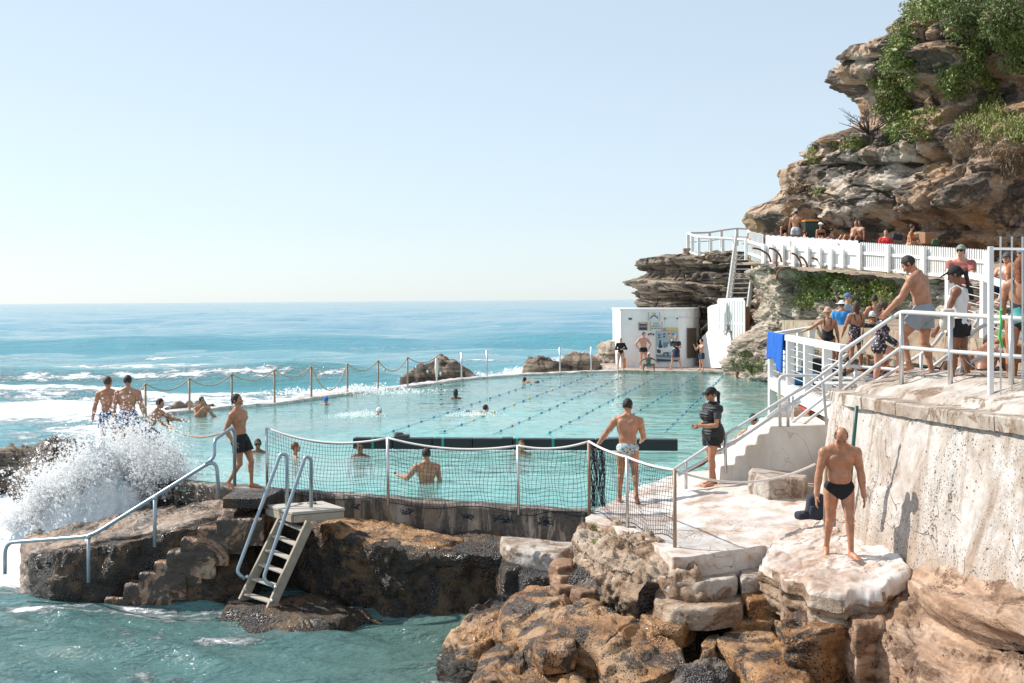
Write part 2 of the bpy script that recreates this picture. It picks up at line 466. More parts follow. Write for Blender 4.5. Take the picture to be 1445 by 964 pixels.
    def tors(inf, which=(0, 1, 2, 3), clips=(), k=.03):
        q = []
        if 0 in which: q.append(el(tp(0, .006, .01), np.array([hipw * h * b + inf, .066 * h * b + inf, .066 * h + inf]), RT, k, clip=clips))
        if 1 in which: q.append(el(tp(0, .004, .09), np.array([(.073 if fem else .083) * h * b + inf, .058 * h * b + inf, .085 * h + inf]), RT, k, clip=clips))
        if 2 in which: q.append(el(tp(0, .003, .195), np.array([(.086 if fem else .100) * h * b + inf, .064 * h * b + inf, .105 * h]), RT, k, clip=clips))
        if 3 in which: q.append(rc(tp(-.075, .004, .268), tp(.075, .004, .268), .040 * h + inf, .040 * h + inf, k, clip=clips))
        if belly and 1 in which: q.append(el(tp(0, -.02 - .012 * belly, .085), np.array([.08 * h + inf, (.052 + .012 * belly) * h + inf, .07 * h]), RT, k, clip=clips))
        for s in (1, -1):
            if 0 in which: q.append(el(tp(s * .044, .034, -.022), np.array([.05, .046, .052]) * h * (1.06 if fem else 1) + inf, RT, k, clip=clips))
            if 2 in which and fem: q.append(el(tp(s * .04, -.052, .195), np.array([.037, .034, .038]) * h + inf, RT, .015, clip=clips))
            if 2 in which and not fem:
                q.append(el(tp(s * .043, -.045, .222), np.array([.047, .022, .033]) * h + inf, RT, .018, clip=clips)); q.append(el(tp(s * .05, .045, .225), np.array([.045, .022, .06]) * h + inf, RT, .02, clip=clips))
        return q
    def plane(x, y, z, n): return (tp(x, y, z), RT @ np.array(n, float))
    def legsleeve(t, inf, flare=0):
        q = []
        for i in (0, 1):
            a, c = hips[i], knees[i]; lm = (1.06 if fem else 1.0) * b; dd = c - a; L = np.linalg.norm(dd); dd = dd / L
            e_ = a + dd * L * t
            q.append(rc(a, a + dd * L, .055 * h * lm + inf, .055 * h * lm + inf + flare * L if flare else .036 * h * lm + inf, .02, clip=[(e_, dd)]))
        return q
    def sleeves(t, inf):
        q = []
        for i, s in enumerate((1, -1)):
            A = arms[i]; sh = tp(s * sw / h, .004, .268); d1 = ldir(A[0], A[1], s); d2 = ldir(A[2], A[3], s)
            if len(A) > 4 and A[4] == 'T': d1 = RT @ d1; d2 = RT @ d2
            ua = .172 * h; am = (.9 if fem else 1.05) * b; tt = min(t, 1); e_ = sh + d1 * ua * tt
            q.append(el(sh + d1 * .012 * h, np.array([.037, .037, .04]) * h * am + inf, None, .03))
            q.append(rc(sh, sh + d1 * ua, .032 * h * am + inf, .026 * h * am + inf, .02, clip=[(e_, d1)] if t < 1 else ()))
            if t > 1: q.append(rc(sh + d1 * ua, sh + d1 * ua + d2 * .15 * h, .0285 * h * am + inf, .018 * h * am + inf, .015, clip=[(sh + d1 * ua + d2 * .15 * h * (t - 1), d2)]))
        return q
    WB = .052  # waistband level
    for wdef in wear:
        kind, mat = wdef[0], wdef[1]; Q = None; nm = kind
        if kind == 'briefs':
            cl = [plane(0, 0, .046, (0, 0, 1))] + [plane(s * .112, 0, .0, (s * .60, 0, -.80)) for s in (1, -1)] + [plane(0, 0, -.085, (0, 0, -1))]
            Q = tors(.007, (0,), cl, .02); Q.append(el(tp(0, -.045, -.03), np.array([.035, .035, .045]) * h, RT, .02, clip=cl)); nm = 'swim_briefs'
            Q += tors(.008, (1,), cl, .02)
            for q_ in legsleeve(.45, .007): q_['clip'] = list(cl); Q.append(q_)
        elif kind in ('shorts', 'trunks'):
            t = wdef[2] if len(wdef) > 2 else .5
            Q = tors(.014, (0,), [plane(0, 0, WB, (0, 0, 1))], .02) + tors(.012, (1,), [plane(0, 0, WB, (0, 0, 1))], .02) + legsleeve(t, .014, .06); nm = 'shorts'
        elif kind == 'skirt':
            Q = tors(.014, (0, 1), [plane(0, 0, WB, (0, 0, 1))], .02) + [rc(tp(0, 0, .02), tp(0, -.01, -.16), .1 * h, .125 * h, .04, clip=[plane(0, 0, -.15, (0, 0, -1))])]
        elif kind in ('tank', 'swimsuit', 'vest', 'tshirt', 'rashie', 'dress', 'singlet', 'wetsuit'):
            inf = {'vest': .042, 'tshirt': .014, 'tank': .011, 'dress': .015, 'singlet': .011}.get(kind, .006)
            cl = []
            if kind in ('swimsuit', 'tank', 'singlet'):
                cl += [(tp(s * .078, 0, .24), RT @ np.array([s * .93, 0, .36])) for s in (1, -1)]
            if kind == 'swimsuit': cl += [(tp(0, -.05, .235), RT @ np.array([0, -.3, .95])), (tp(0, .02, .16), RT @ np.array([0, .75, .66]))] + [plane(s * .12, 0, .03, (s * .6, 0, -.8)) for s in (1, -1)]
            low = {'vest': -.085, 'tshirt': -.02, 'tank': 0.0, 'singlet': 0.0}.get(kind, -.08)
            cl.append(plane(0, 0, low, (0, 0, -1))); cl.append(plane(0, 0, .3, (0, 0, 1)))
            Q = tors(inf, (0, 1, 2, 3), cl, .04)
            if kind in ('tshirt', 'rashie', 'wetsuit'): Q += sleeves({'tshirt': .62, 'rashie': 1.95, 'wetsuit': 1.9}[kind], inf + .004)
            if kind == 'dress': Q.append(rc(tp(0, 0, .05), tp(0, 0, -.2), .1 * h, .13 * h, .04, clip=[plane(0, 0, -.17, (0, 0, -1))]))
            if kind == 'wetsuit': Q += legsleeve(.3, .006)
            if kind == 'vest':
                Q += [rc(tp(-.1, .01, .262), tp(.1, .01, .262), .05 * h, .05 * h, .03), rc(tp(0, .015, .30), tp(0, .005, .335), .055 * h, .05 * h, .02, clip=[plane(0, 0, .335, (0, 0, 1))])]
                Q += [el(tp(0, .03, .02), np.array([.11 * h + .02, .09 * h + .02, .12 * h]), RT, .05, clip=cl)]
            nm = {'tank': 'tank_top', 'singlet': 'tank_top', 'vest': 'puffer_vest', 'rashie': 'rash_guard', 'tshirt': 't_shirt'}.get(kind, kind)
            if kind in ('swimsuit', 'tank', 'singlet'):
                for s in (1, -1):
                    st = MB(); a_, b_, c_ = [Vector(tp(s * .052, y, z)) for y, z in ((-.062, .2), (-.01, .312), (.066, .2))]
                    pts = [a_, Vector(tp(s * .052, -.052, .285)), Vector(tp(s * .052, -.0, .318)), Vector(tp(s * .052, .052, .285)), c_]
                    st.tube(pts, .011, 6).build('strap', mat, o)
        elif kind == 'bikini':
            cl = [(tp(0, 0, .225), RT @ np.array([0, 0, 1.])), (tp(0, 0, .165), RT @ np.array([0, 0, -1.]))]
            Q = tors(.006, (2,), cl, .02); nm = 'bikini_top'
        elif kind == 'shoes':
            Q = []
            for (heel, ball, M, fd, up, sd) in feet:
                Q += [el((heel + ball) / 2 + up * .006 * h + fd * .01 * h, np.array([.031, .085, .03]) * h, M, .01, clip=[(heel - up * .021 * h, -up)]), rc(heel, heel + up * .03 * h, .027 * h, .023 * h, .01, clip=[(heel - up * .021 * h, -up)]), el(ball, np.array([.031, .042, .024]) * h, M, .01, clip=[(heel - up * .021 * h, -up)])]
            for q_ in (0, 1): implicit('shoe', Q[q_ * 3:q_ * 3 + 3], .007, mat, o)
            continue
        if Q is None: continue
        if cut is not None:
            for p in Q: p['clip'].append(((0, 0, cut), (0, 0, -1)))
        try: c = implicit(nm, Q, cv, mat, o)
        except Exception: continue
    # ---- hair and hats
    hm = hairm(hair) if hair else None; hv = min(vox, .014)
    fp_ = lambda x, y, z, n: (hp(x, y, z), RH @ np.array(n, float))
    if hairstyle:
        cl = [fp_(0, -.30, .74, (0, -.80, -.60)) if hairstyle != 'bald' else fp_(0, -.05, .8, (0, -.5, .86))]
        Q = [el(hp(0, .03, .57), np.array([.365, .43, .455]) * hs, RH, .0, clip=[fp_(0, -.23, .62, (0, -.9, -.42)), fp_(0, 0, .22, (0, .25, -.97))])]
        if hairstyle == 'bald': Q = [el(hp(0, .05, .53), np.array([.362, .41, .42]) * hs, RH, 0, clip=[fp_(0, -.25, .7, (0, -.96, -.28)), fp_(0, 0, .22, (0, .25, -.97))]), el(hp(0, -.34, .96), np.array([.19, .36, .36]) * hs, RH, .01, op='sub')]
        if hairstyle in ('long', 'pony', 'bun', 'wavy'):
            if hairstyle in ('long', 'wavy'):
                Q += [rc(hp(0, .2, .6), hp(0, .25, -.35), .27 * hs, .2 * hs, .03), el(hp(.22, .12, .2), np.array([.15, .2, .42]) * hs, RH, .02), el(hp(-.22, .12, .2), np.array([.15, .2, .42]) * hs, RH, .02)]
            if hairstyle == 'pony': Q += [rc(hp(0, .42, .62), hp(0, .62, .45), .1 * hs, .13 * hs, .02), rc(hp(0, .62, .45), hp(0, .55, -.25), .14 * hs, .11 * hs, .02), rc(hp(0, .55, -.25), hp(0, .5, -.7), .11 * hs, .04 * hs, .02)]
            if hairstyle == 'bun': Q += [el(hp(0, .3, .98), np.array([.16, .16, .14]) * hs, RH, .02)]
        q0 = implicit('hair', Q, hv, hm, o)
        if vox < .016:
            me_ = q0.data; nv_ = len(me_.vertices); co_ = np.empty(nv_ * 3, np.float32); me_.vertices.foreach_get('co', co_); co_ = co_.reshape(-1, 3).astype(float); no_ = np.empty(nv_ * 3, np.float32); me_.vertices.foreach_get('normal', no_)
            co_ += no_.reshape(-1, 3) * ((fbm(co_ * [55, 55, 28], 3)) * .008)[:, None]; me_.vertices.foreach_set('co', co_.astype(np.float32).ravel()); me_.update()
    if hat:
        kind, mat = hat; crown = [fp_(0, 0, .6, (0, .12, -.99))]
        Q = [el(hp(0, .02, .6), np.array([.4, .47, .46]) * hs, RH, 0, clip=crown)]
        if kind == 'cap': Q += [el(hp(0, -.52, .66), np.array([.3, .36, .045]) * hs, RH @ rotm('X', R(12)), .01)]
        if kind == 'visorcap': Q += [el(hp(0, -.55, .68), np.array([.33, .4, .045]) * hs, RH @ rotm('X', R(16)), .01)]
        if kind == 'sunhat': Q = [el(hp(0, .02, .62), np.array([.4, .45, .42]) * hs, RH, 0, clip=crown), el(hp(0, .02, .6), np.array([.78, .82, .06]) * hs, RH, .03)]
        if kind == 'bucket': Q = [el(hp(0, .02, .6), np.array([.41, .47, .5]) * hs, RH, 0, clip=crown), rc(hp(0, .02, .68), hp(0, .02, .5), .4 * hs, .58 * hs, .0, clip=[fp_(0, 0, .5, (0, 0, -1)), fp_(0, 0, .7, (0, 0, 1))])]
        if kind == 'swimcap': Q = [el(hp(0, .03, .58), np.array([.36, .44, .46]) * hs, RH, 0, clip=[fp_(0, -.24, .66, (0, -.88, -.47)), fp_(0, 0, .35, (0, .1, -.99))])]
        implicit({'swimcap': 'swim_cap', 'sunhat': 'sun_hat', 'bucket': 'sun_hat', 'visorcap': 'cap'}.get(kind, kind), Q, hv * .8, mat, o)
    if fine and hairstyle is not None:
        hmb = hairm(hair); 
        implicit('eyebrows', [rc(hp(s * .07, -.40, .60), hp(s * .24, -.36, .605), .022 * hs, .016 * hs, 0) for s in (1, -1)], .005, hmb, o)
        implicit('lips', [el(hp(0, -.435, .205), np.array([.10, .03, .03]) * hs, RH, 0)], .005, plain('lip_skin', (.36, .15, .11), .5), o)
        if not fem: implicit('stubble', [el(hp(0, -.085, .27), np.array([.268, .342, .26]) * hs, RH, 0, clip=[fp_(0, 0, .30, (0, .3, .95))])], .006, plain('stubble_' + tone, tuple(x * .62 for x in SKINS[tone]), .7, var=.3, vscale=90), o)
    if vox < .02 and hairstyle is not None:
        if 'shades' in [w_[0] for w_ in wear] or hat and hat[0] == 'glasses': pass
        for s in (1, -1):
            MB().ball(hp(s * .145, -.372 if not fine else -.368, .485), (.05 if not fine else .036) * hs, 8, 6).build('eye', plain('eye_dark', (.03, .02, .015), .2), o, True)
    for wdef in wear:
        if wdef[0] == 'shades':
            implicit('sunglasses', [el(hp(s * .16, -.4, .49), np.array([.15, .06, .1]) * hs, RH, .01) for s in (1, -1)] + [rc(hp(s * .3, -.33, .5), hp(s * .36, .02, .5), .025 * hs, .025 * hs, .01) for s in (1, -1)], .006, plain('lens_black', (.01, .01, .012), .15), o)
    # ---- placement
    if loc is None:
        if foot is not None:
            g = W(px, foot, d); loc = (g.x, g.y, g.z)
    o.location = loc; o.rotation_euler = (R(tiltback), 0, R(rz))
    o['_hp'] = 0
    del o['_hp']
    return o
# ------------------------------------------------------------------ light and sky
SUN_EL = 42.0; SUN_AZ = -68.0       # azimuth clockwise from +Y
def lighting():
    w = bpy.data.worlds.new('World'); scn.world = w; w.use_nodes = True; nt = w.node_tree
    bg = nt.nodes['Background']; sky = nt.nodes.new('ShaderNodeTexSky'); sky.sky_type = 'NISHITA'; sky.sun_disc = False
    sky.sun_elevation = R(SUN_EL); sky.sun_rotation = R(SUN_AZ); sky.air_density = 0.9; sky.dust_density = 0.3; sky.ozone_density = 1.6; sky.altitude = 0
    hs = nt.nodes.new('ShaderNodeHueSaturation'); hs.inputs['Saturation'].default_value = .66; hs.inputs['Value'].default_value = 1.0; nt.links.new(sky.outputs[0], hs.inputs['Color'])
    tn = nt.nodes.new('ShaderNodeMix'); tn.data_type = 'RGBA'; tn.blend_type = 'MULTIPLY'; tn.inputs[0].default_value = 1; tn.inputs[7].default_value = (.96, .99, 1.03, 1); nt.links.new(hs.outputs[0], tn.inputs[6])
    cm = nt.nodes.new('ShaderNodeMix'); cm.data_type = 'RGBA'; cm.inputs[0].default_value = .58; cm.inputs[7].default_value = (3.45, 4.1, 4.55, 1); nt.links.new(tn.outputs[2], cm.inputs[6])
    nt.links.new(cm.outputs[2], bg.inputs[0]); bg.inputs[1].default_value = 0.14
    s = bpy.data.lights.new('sun', 'SUN'); s.energy = 4.6; s.angle = R(.55); s.color = (1, .95, .87)
    o = bpy.data.objects.new('sun', s); COL.objects.link(o)
    d = Vector((math.sin(R(SUN_AZ)) * math.cos(R(SUN_EL)), math.cos(R(SUN_AZ)) * math.cos(R(SUN_EL)), math.sin(R(SUN_EL))))
    o.rotation_euler = d.to_track_quat('Z', 'Y').to_euler(); o.location = (0, 0, 60)
    scn.view_settings.view_transform = 'Standard'; scn.view_settings.look = 'None'; scn.view_settings.gamma = 1; scn.view_settings.exposure = 0.39
# ------------------------------------------------------------------ rock materials
def rock_mat(name, cols, scale=1.0, strat=(.6, .6, 3.2), dark=.4, darkcol=(.05, .042, .036), rough=.85, bump=.8, bdist=.08, wet=0, pits=0, pitscale=9, tilt=(R(6), R(-4), 0), crust=0, fine=14, speck=0, bands=.35):
    m, nt, b = new_mat(name); h = NT(nt)
    v = h.pos(strat, tilt); u = h.pos(); bn = h.pos((strat[0] * .7, strat[1] * .7, strat[2] * 3.2), tilt)
    n1 = h.noise(v, .5 * scale, 6, .62, .8); n2 = h.noise(v, 1.9 * scale, 6, .68, .5); n3 = h.noise(u, fine * scale, 5, .7); n4 = h.noise(bn, 1.3 * scale, 5, .6, .3)
    k = len(cols); c = h.ramp(n1, [(.37 + .27 * i / (k - 1), cols[i]) for i in range(k)])
    alt = h.ramp(n2, [(.38, tuple(x * .45 for x in cols[0])), (.62, tuple(min(.85, x * 1.15) for x in cols[-1]))])
    c = h.mix(h.ramp(n3, [(.38, .08), (.62, .55)]), c, alt)
    c = h.mix(h.ramp(n4, [(.40, bands), (.56, 0.0)]), c, tuple(x * .42 for x in cols[0]))
    th = .60 - .30 * dark
    dm = h.ramp(h.noise(v, .9 * scale, 8, .72, 1.2), [(th, 0.0), (th + .05, 1.0)])
    c = h.mix(h.math('MULTIPLY', dm, .92), c, h.mix(h.ramp(n3, [(.4, 0.0), (.65, 1.0)]), darkcol, tuple(x * 3 for x in darkcol)))
    ht = h.math('ADD', h.math('MULTIPLY', h.noise(v, 2.2 * scale, 9, .72), 1.0), h.math('ADD', h.math('MULTIPLY', h.noise(u, 9 * scale, 6, .65), .35), h.math('ADD', h.math('MULTIPLY', n3, .22), h.math('MULTIPLY', n4, .4))))
    if speck:
        sp = h.vor(u, 26); sm = h.math('MULTIPLY', h.ramp(sp, [(.20, 1.0), (.30, 0.0)]), h.ramp(h.noise(u, 1.7, 4, .6), [(.60 - .2 * speck, 0.0), (.68 - .2 * speck, 1.0)]))
        c = h.mix(sm, c, (.025, .02, .022)); ht = h.math('ADD', ht, h.math('MULTIPLY', sm, .5))
    if crust:
        cr = h.ramp(h.noise(u, 2.0, 5, .7), [(.62 - .3 * crust, 0.0), (.68 - .3 * crust, 1.0)])
        sp = h.vor(u, 38); c = h.mix(h.math('MULTIPLY', cr, .85), c, h.ramp(sp, [(.15, (.36, .34, .34)), (.45, (.04, .035, .04))])); ht = h.math('ADD', ht, h.math('MULTIPLY', h.math('MULTIPLY', cr, sp), 1.1))
    h.l(c, b.inputs['Base Color'])
    if wet:
        r = h.ramp(h.noise(u, 2.6, 6, .7), [(.40, max(.15, rough - .55 * wet)), (.6, rough)]); h.l(r, b.inputs['Roughness'])
    else: b.inputs['Roughness'].default_value = rough
    h.l(h.bump(ht, bump, bdist), b.inputs['Normal'])
    return m
M = {}
def make_mats():
    M['cliff'] = rock_mat('sandstone_cliff', [(.15, .085, .05), (.34, .20, .12), (.48, .26, .12), (.58, .44, .32), (.68, .60, .51)], .55, (.5, .5, .9), .42, darkcol=(.045, .036, .03), bump=1, bdist=.2, bands=.22)
    M['head'] = rock_mat('headland_rock', [(.16, .115, .08), (.34, .26, .19), (.52, .43, .34)], .8, (.4, .4, 2.4), .3, darkcol=(.03, .025, .022), bump=1, bdist=.18, bands=.6)
    M['bank'] = rock_mat('bank_rock', [(.28, .20, .14), (.50, .41, .31), (.66, .58, .50)], .9, (.6, .6, 1.5), .20, darkcol=(.07, .055, .045), bump=1, bdist=.14, bands=.3)
    M['ledge'] = rock_mat('ledge_earth', [(.26, .17, .11), (.44, .33, .24), (.30, .25, .17)], 1.2, (1, 1, 1), .2, bump=.5, bands=0)
    M['orange'] = rock_mat('ochre_wet_rock', [(.17, .065, .018), (.42, .195, .062), (.54, .34, .19)], 1.5, (1, 1, 1.8), .30, darkcol=(.022, .016, .012), rough=.55, wet=.85, bump=1, bdist=.06, fine=20, speck=.8, bands=.3)
    M['wetdark'] = rock_mat('wet_dark_rock', [(.045, .028, .017), (.10, .06, .033), (.20, .115, .06)], 1.6, (1, 1, 1), .45, darkcol=(.018, .015, .013), rough=.6, wet=.85, bump=1, bdist=.09, crust=.25, fine=18, bands=0)
    M['shelf'] = rock_mat('pale_shelf_rock', [(.20, .11, .06), (.38, .26, .18), (.50, .40, .32)], 1.4, (1, 1, 1.6), .34, rough=.6, wet=.5, bump=1, bdist=.07, speck=.4, bands=.2)
    M['crust'] = rock_mat('barnacled_rock', [(.08, .06, .045), (.2, .14, .10), (.32, .26, .22)], 2, (1, 1, 1), .35, rough=.6, wet=.6, bump=1.2, bdist=.06, crust=.6, bands=0)
    M['cream'] = rock_mat('cream_weathered_rock', [(.24, .125, .06), (.48, .33, .215), (.60, .49, .39)], 1.8, (1, 1, 1.6), .25, darkcol=(.12, .07, .04), rough=.8, bump=1, bdist=.07, bands=.3, speck=.2)
    M['tan'] = rock_mat('smooth_sandstone', [(.27, .13, .06), (.47, .275, .165), (.62, .46, .345)], 1.1, (.9, .9, 2.4), .26, darkcol=(.09, .05, .03), rough=.75, bump=1, bdist=.06, fine=22, bands=.45, speck=.2)
    M['step'] = rock_mat('worn_concrete_step', [(.28, .19, .125), (.46, .39, .33), (.56, .53, .49)], 1.6, (1, 1, 1), .28, darkcol=(.11, .07, .045), rough=.75, bump=.8, bdist=.03, bands=.1)
    M['stepwet'] = rock_mat('wet_brown_step', [(.12, .05, .025), (.32, .15, .075), (.46, .32, .23)], 2, (1, 1, 1), .5, darkcol=(.02, .014, .01), rough=.45, wet=.5, bump=.8, bdist=.03, bands=0)
    M['poolwall'] = rock_mat('damp_concrete', [(.14, .10, .075), (.27, .21, .165), (.38, .32, .27)], 1.3, (2.2, 2.2, .35), .5, darkcol=(.03, .025, .02), rough=.7, wet=.4, bump=.7, bdist=.02, tilt=(0, 0, 0), bands=0)
    M['seawall'] = rock_mat('pale_sea_wall', [(.44, .40, .36), (.60, .58, .55), (.74, .73, .71)], 1.2, (1, 1, 1), .2, darkcol=(.2, .17, .14), rough=.45, bump=.4, bdist=.02, bands=0)
    # pale deck
    m, nt, b = new_mat('pale_deck_concrete'); h = NT(nt); u = h.pos()
    n = h.noise(u, .9, 6, .62, .5); c = h.ramp(n, [(.38, (.34, .21, .14)), (.45, (.54, .43, .36)), (.52, (.64, .58, .54)), (.62, (.72, .70, .68))])
    c = h.mix(h.math('MULTIPLY', h.noise(u, 7, 5, .7), .55), c, h.ramp(h.noise(u, 2.4, 5, .65, .8), [(.42, (.28, .16, .10)), (.56, (.70, .67, .64))]))
    cr = h.vor(h.n('ShaderNodeVectorMath', operation='ADD').outputs[0], 1) if False else h.noise(u, 1.1, 3, .5, 2.5)
    crack = h.ramp(h.math('ABSOLUTE', h.math('SUBTRACT', cr, .5)), [(.0, 1.0), (.008, 0.0)])
    crack = h.math('MULTIPLY', crack, h.ramp(h.noise(u, .8, 2), [(.5, 0.0), (.6, .8)]))
    c = h.mix(crack, c, (.22, .15, .1)); h.l(c, b.inputs['Base Color']); h.l(h.ramp(h.noise(u, 1.6, 3), [(.4, .35), (.6, .8)]), b.inputs['Roughness'])
    h.l(h.bump(h.math('SUBTRACT', h.noise(u, 5, 7, .65), crack), .6, .03), b.inputs['Normal']); M['deck'] = m
    # pitted retaining wall
    m, nt, b = new_mat('pitted_wall_concrete'); h = NT(nt); u = h.pos(); v = h.pos((1, 1, .5))
    n = h.noise(v, 1.3, 7, .7, .8); c = h.ramp(n, [(.38, (.30, .22, .17)), (.45, (.45, .39, .34)), (.53, (.56, .53, .50)), (.65, (.66, .65, .63))])
    c = h.mix(h.ramp(h.noise(u, 9, 6, .75), [(.42, 0.0), (.62, .55)]), c, (.44, .36, .30))
    st = h.ramp(h.noise(h.pos((1.6, 1.6, .18)), 1.6, 5, .6, .4), [(.56, 0.0), (.66, .7)]); c = h.mix(st, c, (.30, .22, .17))
    sx = h.n('ShaderNodeSeparateXYZ'); h.l(u, sx.inputs[0]); low = h.ramp(h.math('ADD', h.math('MULTIPLY', sx.outputs[2], .5), h.math('MULTIPLY', h.noise(u, 2, 5, .7), .5)), [(.35, 1.0), (.62, 0.0)]); c = h.mix(h.math('MULTIPLY', low, .55), c, (.36, .25, .17))
    dens = h.ramp(h.noise(u, 1.0, 4, .6), [(.46, 0.0), (.58, 1.0)]); dens2 = h.ramp(h.noise(u, 2.7, 4, .6), [(.5, 0.0), (.58, 1.0)])
    wob = h.math('MULTIPLY', h.noise(u, 36, 4, .7), .5)
    pm = h.math('MULTIPLY', h.ramp(h.math('ADD', h.vor(u, 22), wob), [(.42, 1.0), (.48, 0.0)]), dens)
    pm2 = h.math('MULTIPLY', h.ramp(h.math('ADD', h.vor(u, 9), wob), [(.36, 1.0), (.40, 0.0)]), dens2); pm3 = h.math('MULTIPLY', h.ramp(h.math('ADD', h.vor(u, 48), wob), [(.45, .8), (.52, 0.0)]), h.ramp(h.noise(u, 1.7, 4, .6), [(.5, 0.0), (.6, 1.0)]))
    pm = h.math('MAXIMUM', h.math('MAXIMUM', pm, pm2), pm3); ck = h.ramp(h.math('ABSOLUTE', h.math('SUBTRACT', h.noise(u, .8, 4, .5, 1.5), .5)), [(0, 1.0), (.006, 0.0)]); pm = h.math('MAXIMUM', pm, h.math('MULTIPLY', ck, h.ramp(h.noise(u, .9, 2), [(.48, 0.0), (.52, .8)])))
    c = h.mix(pm, c, (.085, .065, .052)); h.l(c, b.inputs['Base Color']); b.inputs['Roughness'].default_value = .85
    h.l(h.bump(h.math('SUBTRACT', h.noise(u, 7, 7, .7), h.math('MULTIPLY', pm, 1.2)), .9, .025), b.inputs['Normal']); M['wall'] = m
    # white render
    m, nt, b = new_mat('white_render'); h = NT(nt); v = h.pos((1, 1, .3)); u = h.pos()
    c = h.ramp(h.noise(v, 1.6, 5, .6), [(.3, (.70, .69, .67)), (.6, (.83, .83, .83))]); c = h.mix(h.ramp(h.noise(u, 3.5, 5, .7), [(.66, 0.0), (.74, .5)]), c, (.5, .38, .28))
    h.l(c, b.inputs['Base Color']); b.inputs['Roughness'].default_value = .7; h.l(h.bump(h.noise(u, 10, 4), .3, .02), b.inputs['Normal']); M['white'] = m
    M['wood'] = plain('white_painted_wood', (.80, .80, .79), .6, var=.06, vscale=5, bump=.2)
    M['steel'] = plain('brushed_steel', (.62, .62, .62), .32, .85, .12, 6)
    M['galv'] = plain('galvanised_pipe', (.36, .44, .50), .4, .6, .2, 6)
    M['whitemetal'] = plain('white_painted_metal', (.58, .58, .58), .35, 0, .06, 5)
    M['rust'] = plain('rusty_metal', (.2, .09, .045), .8, .2, .4, 8)
    M['brownpost'] = plain('weathered_post', (.36, .25, .17), .6, .3, .3, 4)
    M['rope'] = plain('weathered_rope', (.45, .38, .3), .9, 0, .2, 20)
    M['ropewhite'] = plain('white_rope', (.74, .69, .66), .8, 0, .1, 20)
    M['net'] = plain('black_netting', (.015, .02, .03), .8)
    M['black'] = plain('black_plastic', (.012, .013, .015), .45, 0, .3, 3)
    M['brown'] = plain('brown_shutter', (.10, .075, .055), .7, 0, .3, 5)
    # sea
    m, nt, b = new_mat('sea_water'); h = NT(nt); u = h.pos()
    at = h.n('ShaderNodeAttribute'); at.attribute_name = 'foam'; at2 = h.n('ShaderNodeAttribute'); at2.attribute_name = 'tint'
    v = h.pos((.55, 1, 1)); lace = h.noise(v, 1.5, 8, .68, .9); fine = h.noise(h.pos((.7, 1, 1)), .35, 8, .7, .5)
    lace2 = h.noise(v, 5.5, 6, .7, 1.4); s = h.math('ADD', h.math('MULTIPLY', h.math('ADD', h.math('MULTIPLY', lace, .75), h.math('ADD', h.math('MULTIPLY', fine, .8), h.math('MULTIPLY', lace2, .45))), 1.0), at.outputs['Fac']); s = h.math('MULTIPLY', s, .5)
    fm = h.ramp(s, [(.545, 0.0), (.61, 1.0)])
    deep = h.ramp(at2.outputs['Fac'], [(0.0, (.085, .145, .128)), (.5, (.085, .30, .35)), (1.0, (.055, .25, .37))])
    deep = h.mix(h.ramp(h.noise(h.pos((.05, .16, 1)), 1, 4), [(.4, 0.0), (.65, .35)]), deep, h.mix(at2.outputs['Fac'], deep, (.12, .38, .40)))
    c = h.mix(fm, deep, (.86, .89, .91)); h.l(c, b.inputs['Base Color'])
    h.l(h.mix(fm, .07, .8), b.inputs['Roughness']); b.inputs['IOR'].default_value = 1.33
    w1 = h.noise(h.pos((.5, 1, 1)), 3.0, 5, .6); w2 = h.noise(h.pos((.35, 1, 1)), .5, 6, .62); w3 = h.noise(h.pos((.3, 1, 1)), .07, 5, .65)
    w0 = h.noise(h.pos((.6, 1, 1)), 9, 4, .6); ht = h.math('ADD', h.math('ADD', h.math('MULTIPLY', w0, .035), h.math('MULTIPLY', w1, .16)), h.math('ADD', h.math('MULTIPLY', w2, .55), h.math('MULTIPLY', w3, 1.2)))
    h.l(h.bump(h.math('ADD', ht, h.math('MULTIPLY', fm, .15)), .9, 1.0), b.inputs['Normal']); M['sea'] = m
    # pool water
    m, nt, b = new_mat('pool_water'); h = NT(nt); nt.nodes.remove(b); out = nt.nodes['Material Output']
    hts = h.math('ADD', h.math('MULTIPLY', h.noise(h.pos((.7, 1, 1)), 2.6, 4, .55, .4), .05), h.math('MULTIPLY', h.noise(h.pos((.5, 1, 1)), .6, 4, .55), .14))
    bp = h.bump(hts, .75, 1.0)
    gl = h.n('ShaderNodeBsdfGlossy'); gl.inputs['Roughness'].default_value = .05; h.l(bp, gl.inputs['Normal'])
    tr = h.n('ShaderNodeBsdfTransparent'); tr.inputs[0].default_value = (.62, .92, .90, 1)
    df = h.n('ShaderNodeBsdfDiffuse'); h.l(h.ramp(h.noise(h.pos((.1, .25, 1)), 1, 4, .6), [(.38, (.36, .84, .80)), (.62, (.64, .95, .91))]), df.inputs[0]); h.l(bp, df.inputs['Normal'])
    mx = h.n('ShaderNodeMixShader'); mx.inputs[0].default_value = .36; h.l(tr.outputs[0], mx.inputs[1]); h.l(df.outputs[0], mx.inputs[2])
    fr = h.n('ShaderNodeFresnel'); fr.inputs[0].default_value = 1.33; h.l(bp, fr.inputs['Normal'])
    m2 = h.n('ShaderNodeMixShader'); h.l(fr.outputs[0], m2.inputs[0]); h.l(mx.outputs[0], m2.inputs[1]); h.l(gl.outputs[0], m2.inputs[2]); h.l(m2.outputs[0], out.inputs[0]); M['pool'] = m
    m, nt, b = new_mat('pool_floor'); h = NT(nt); u = h.pos()
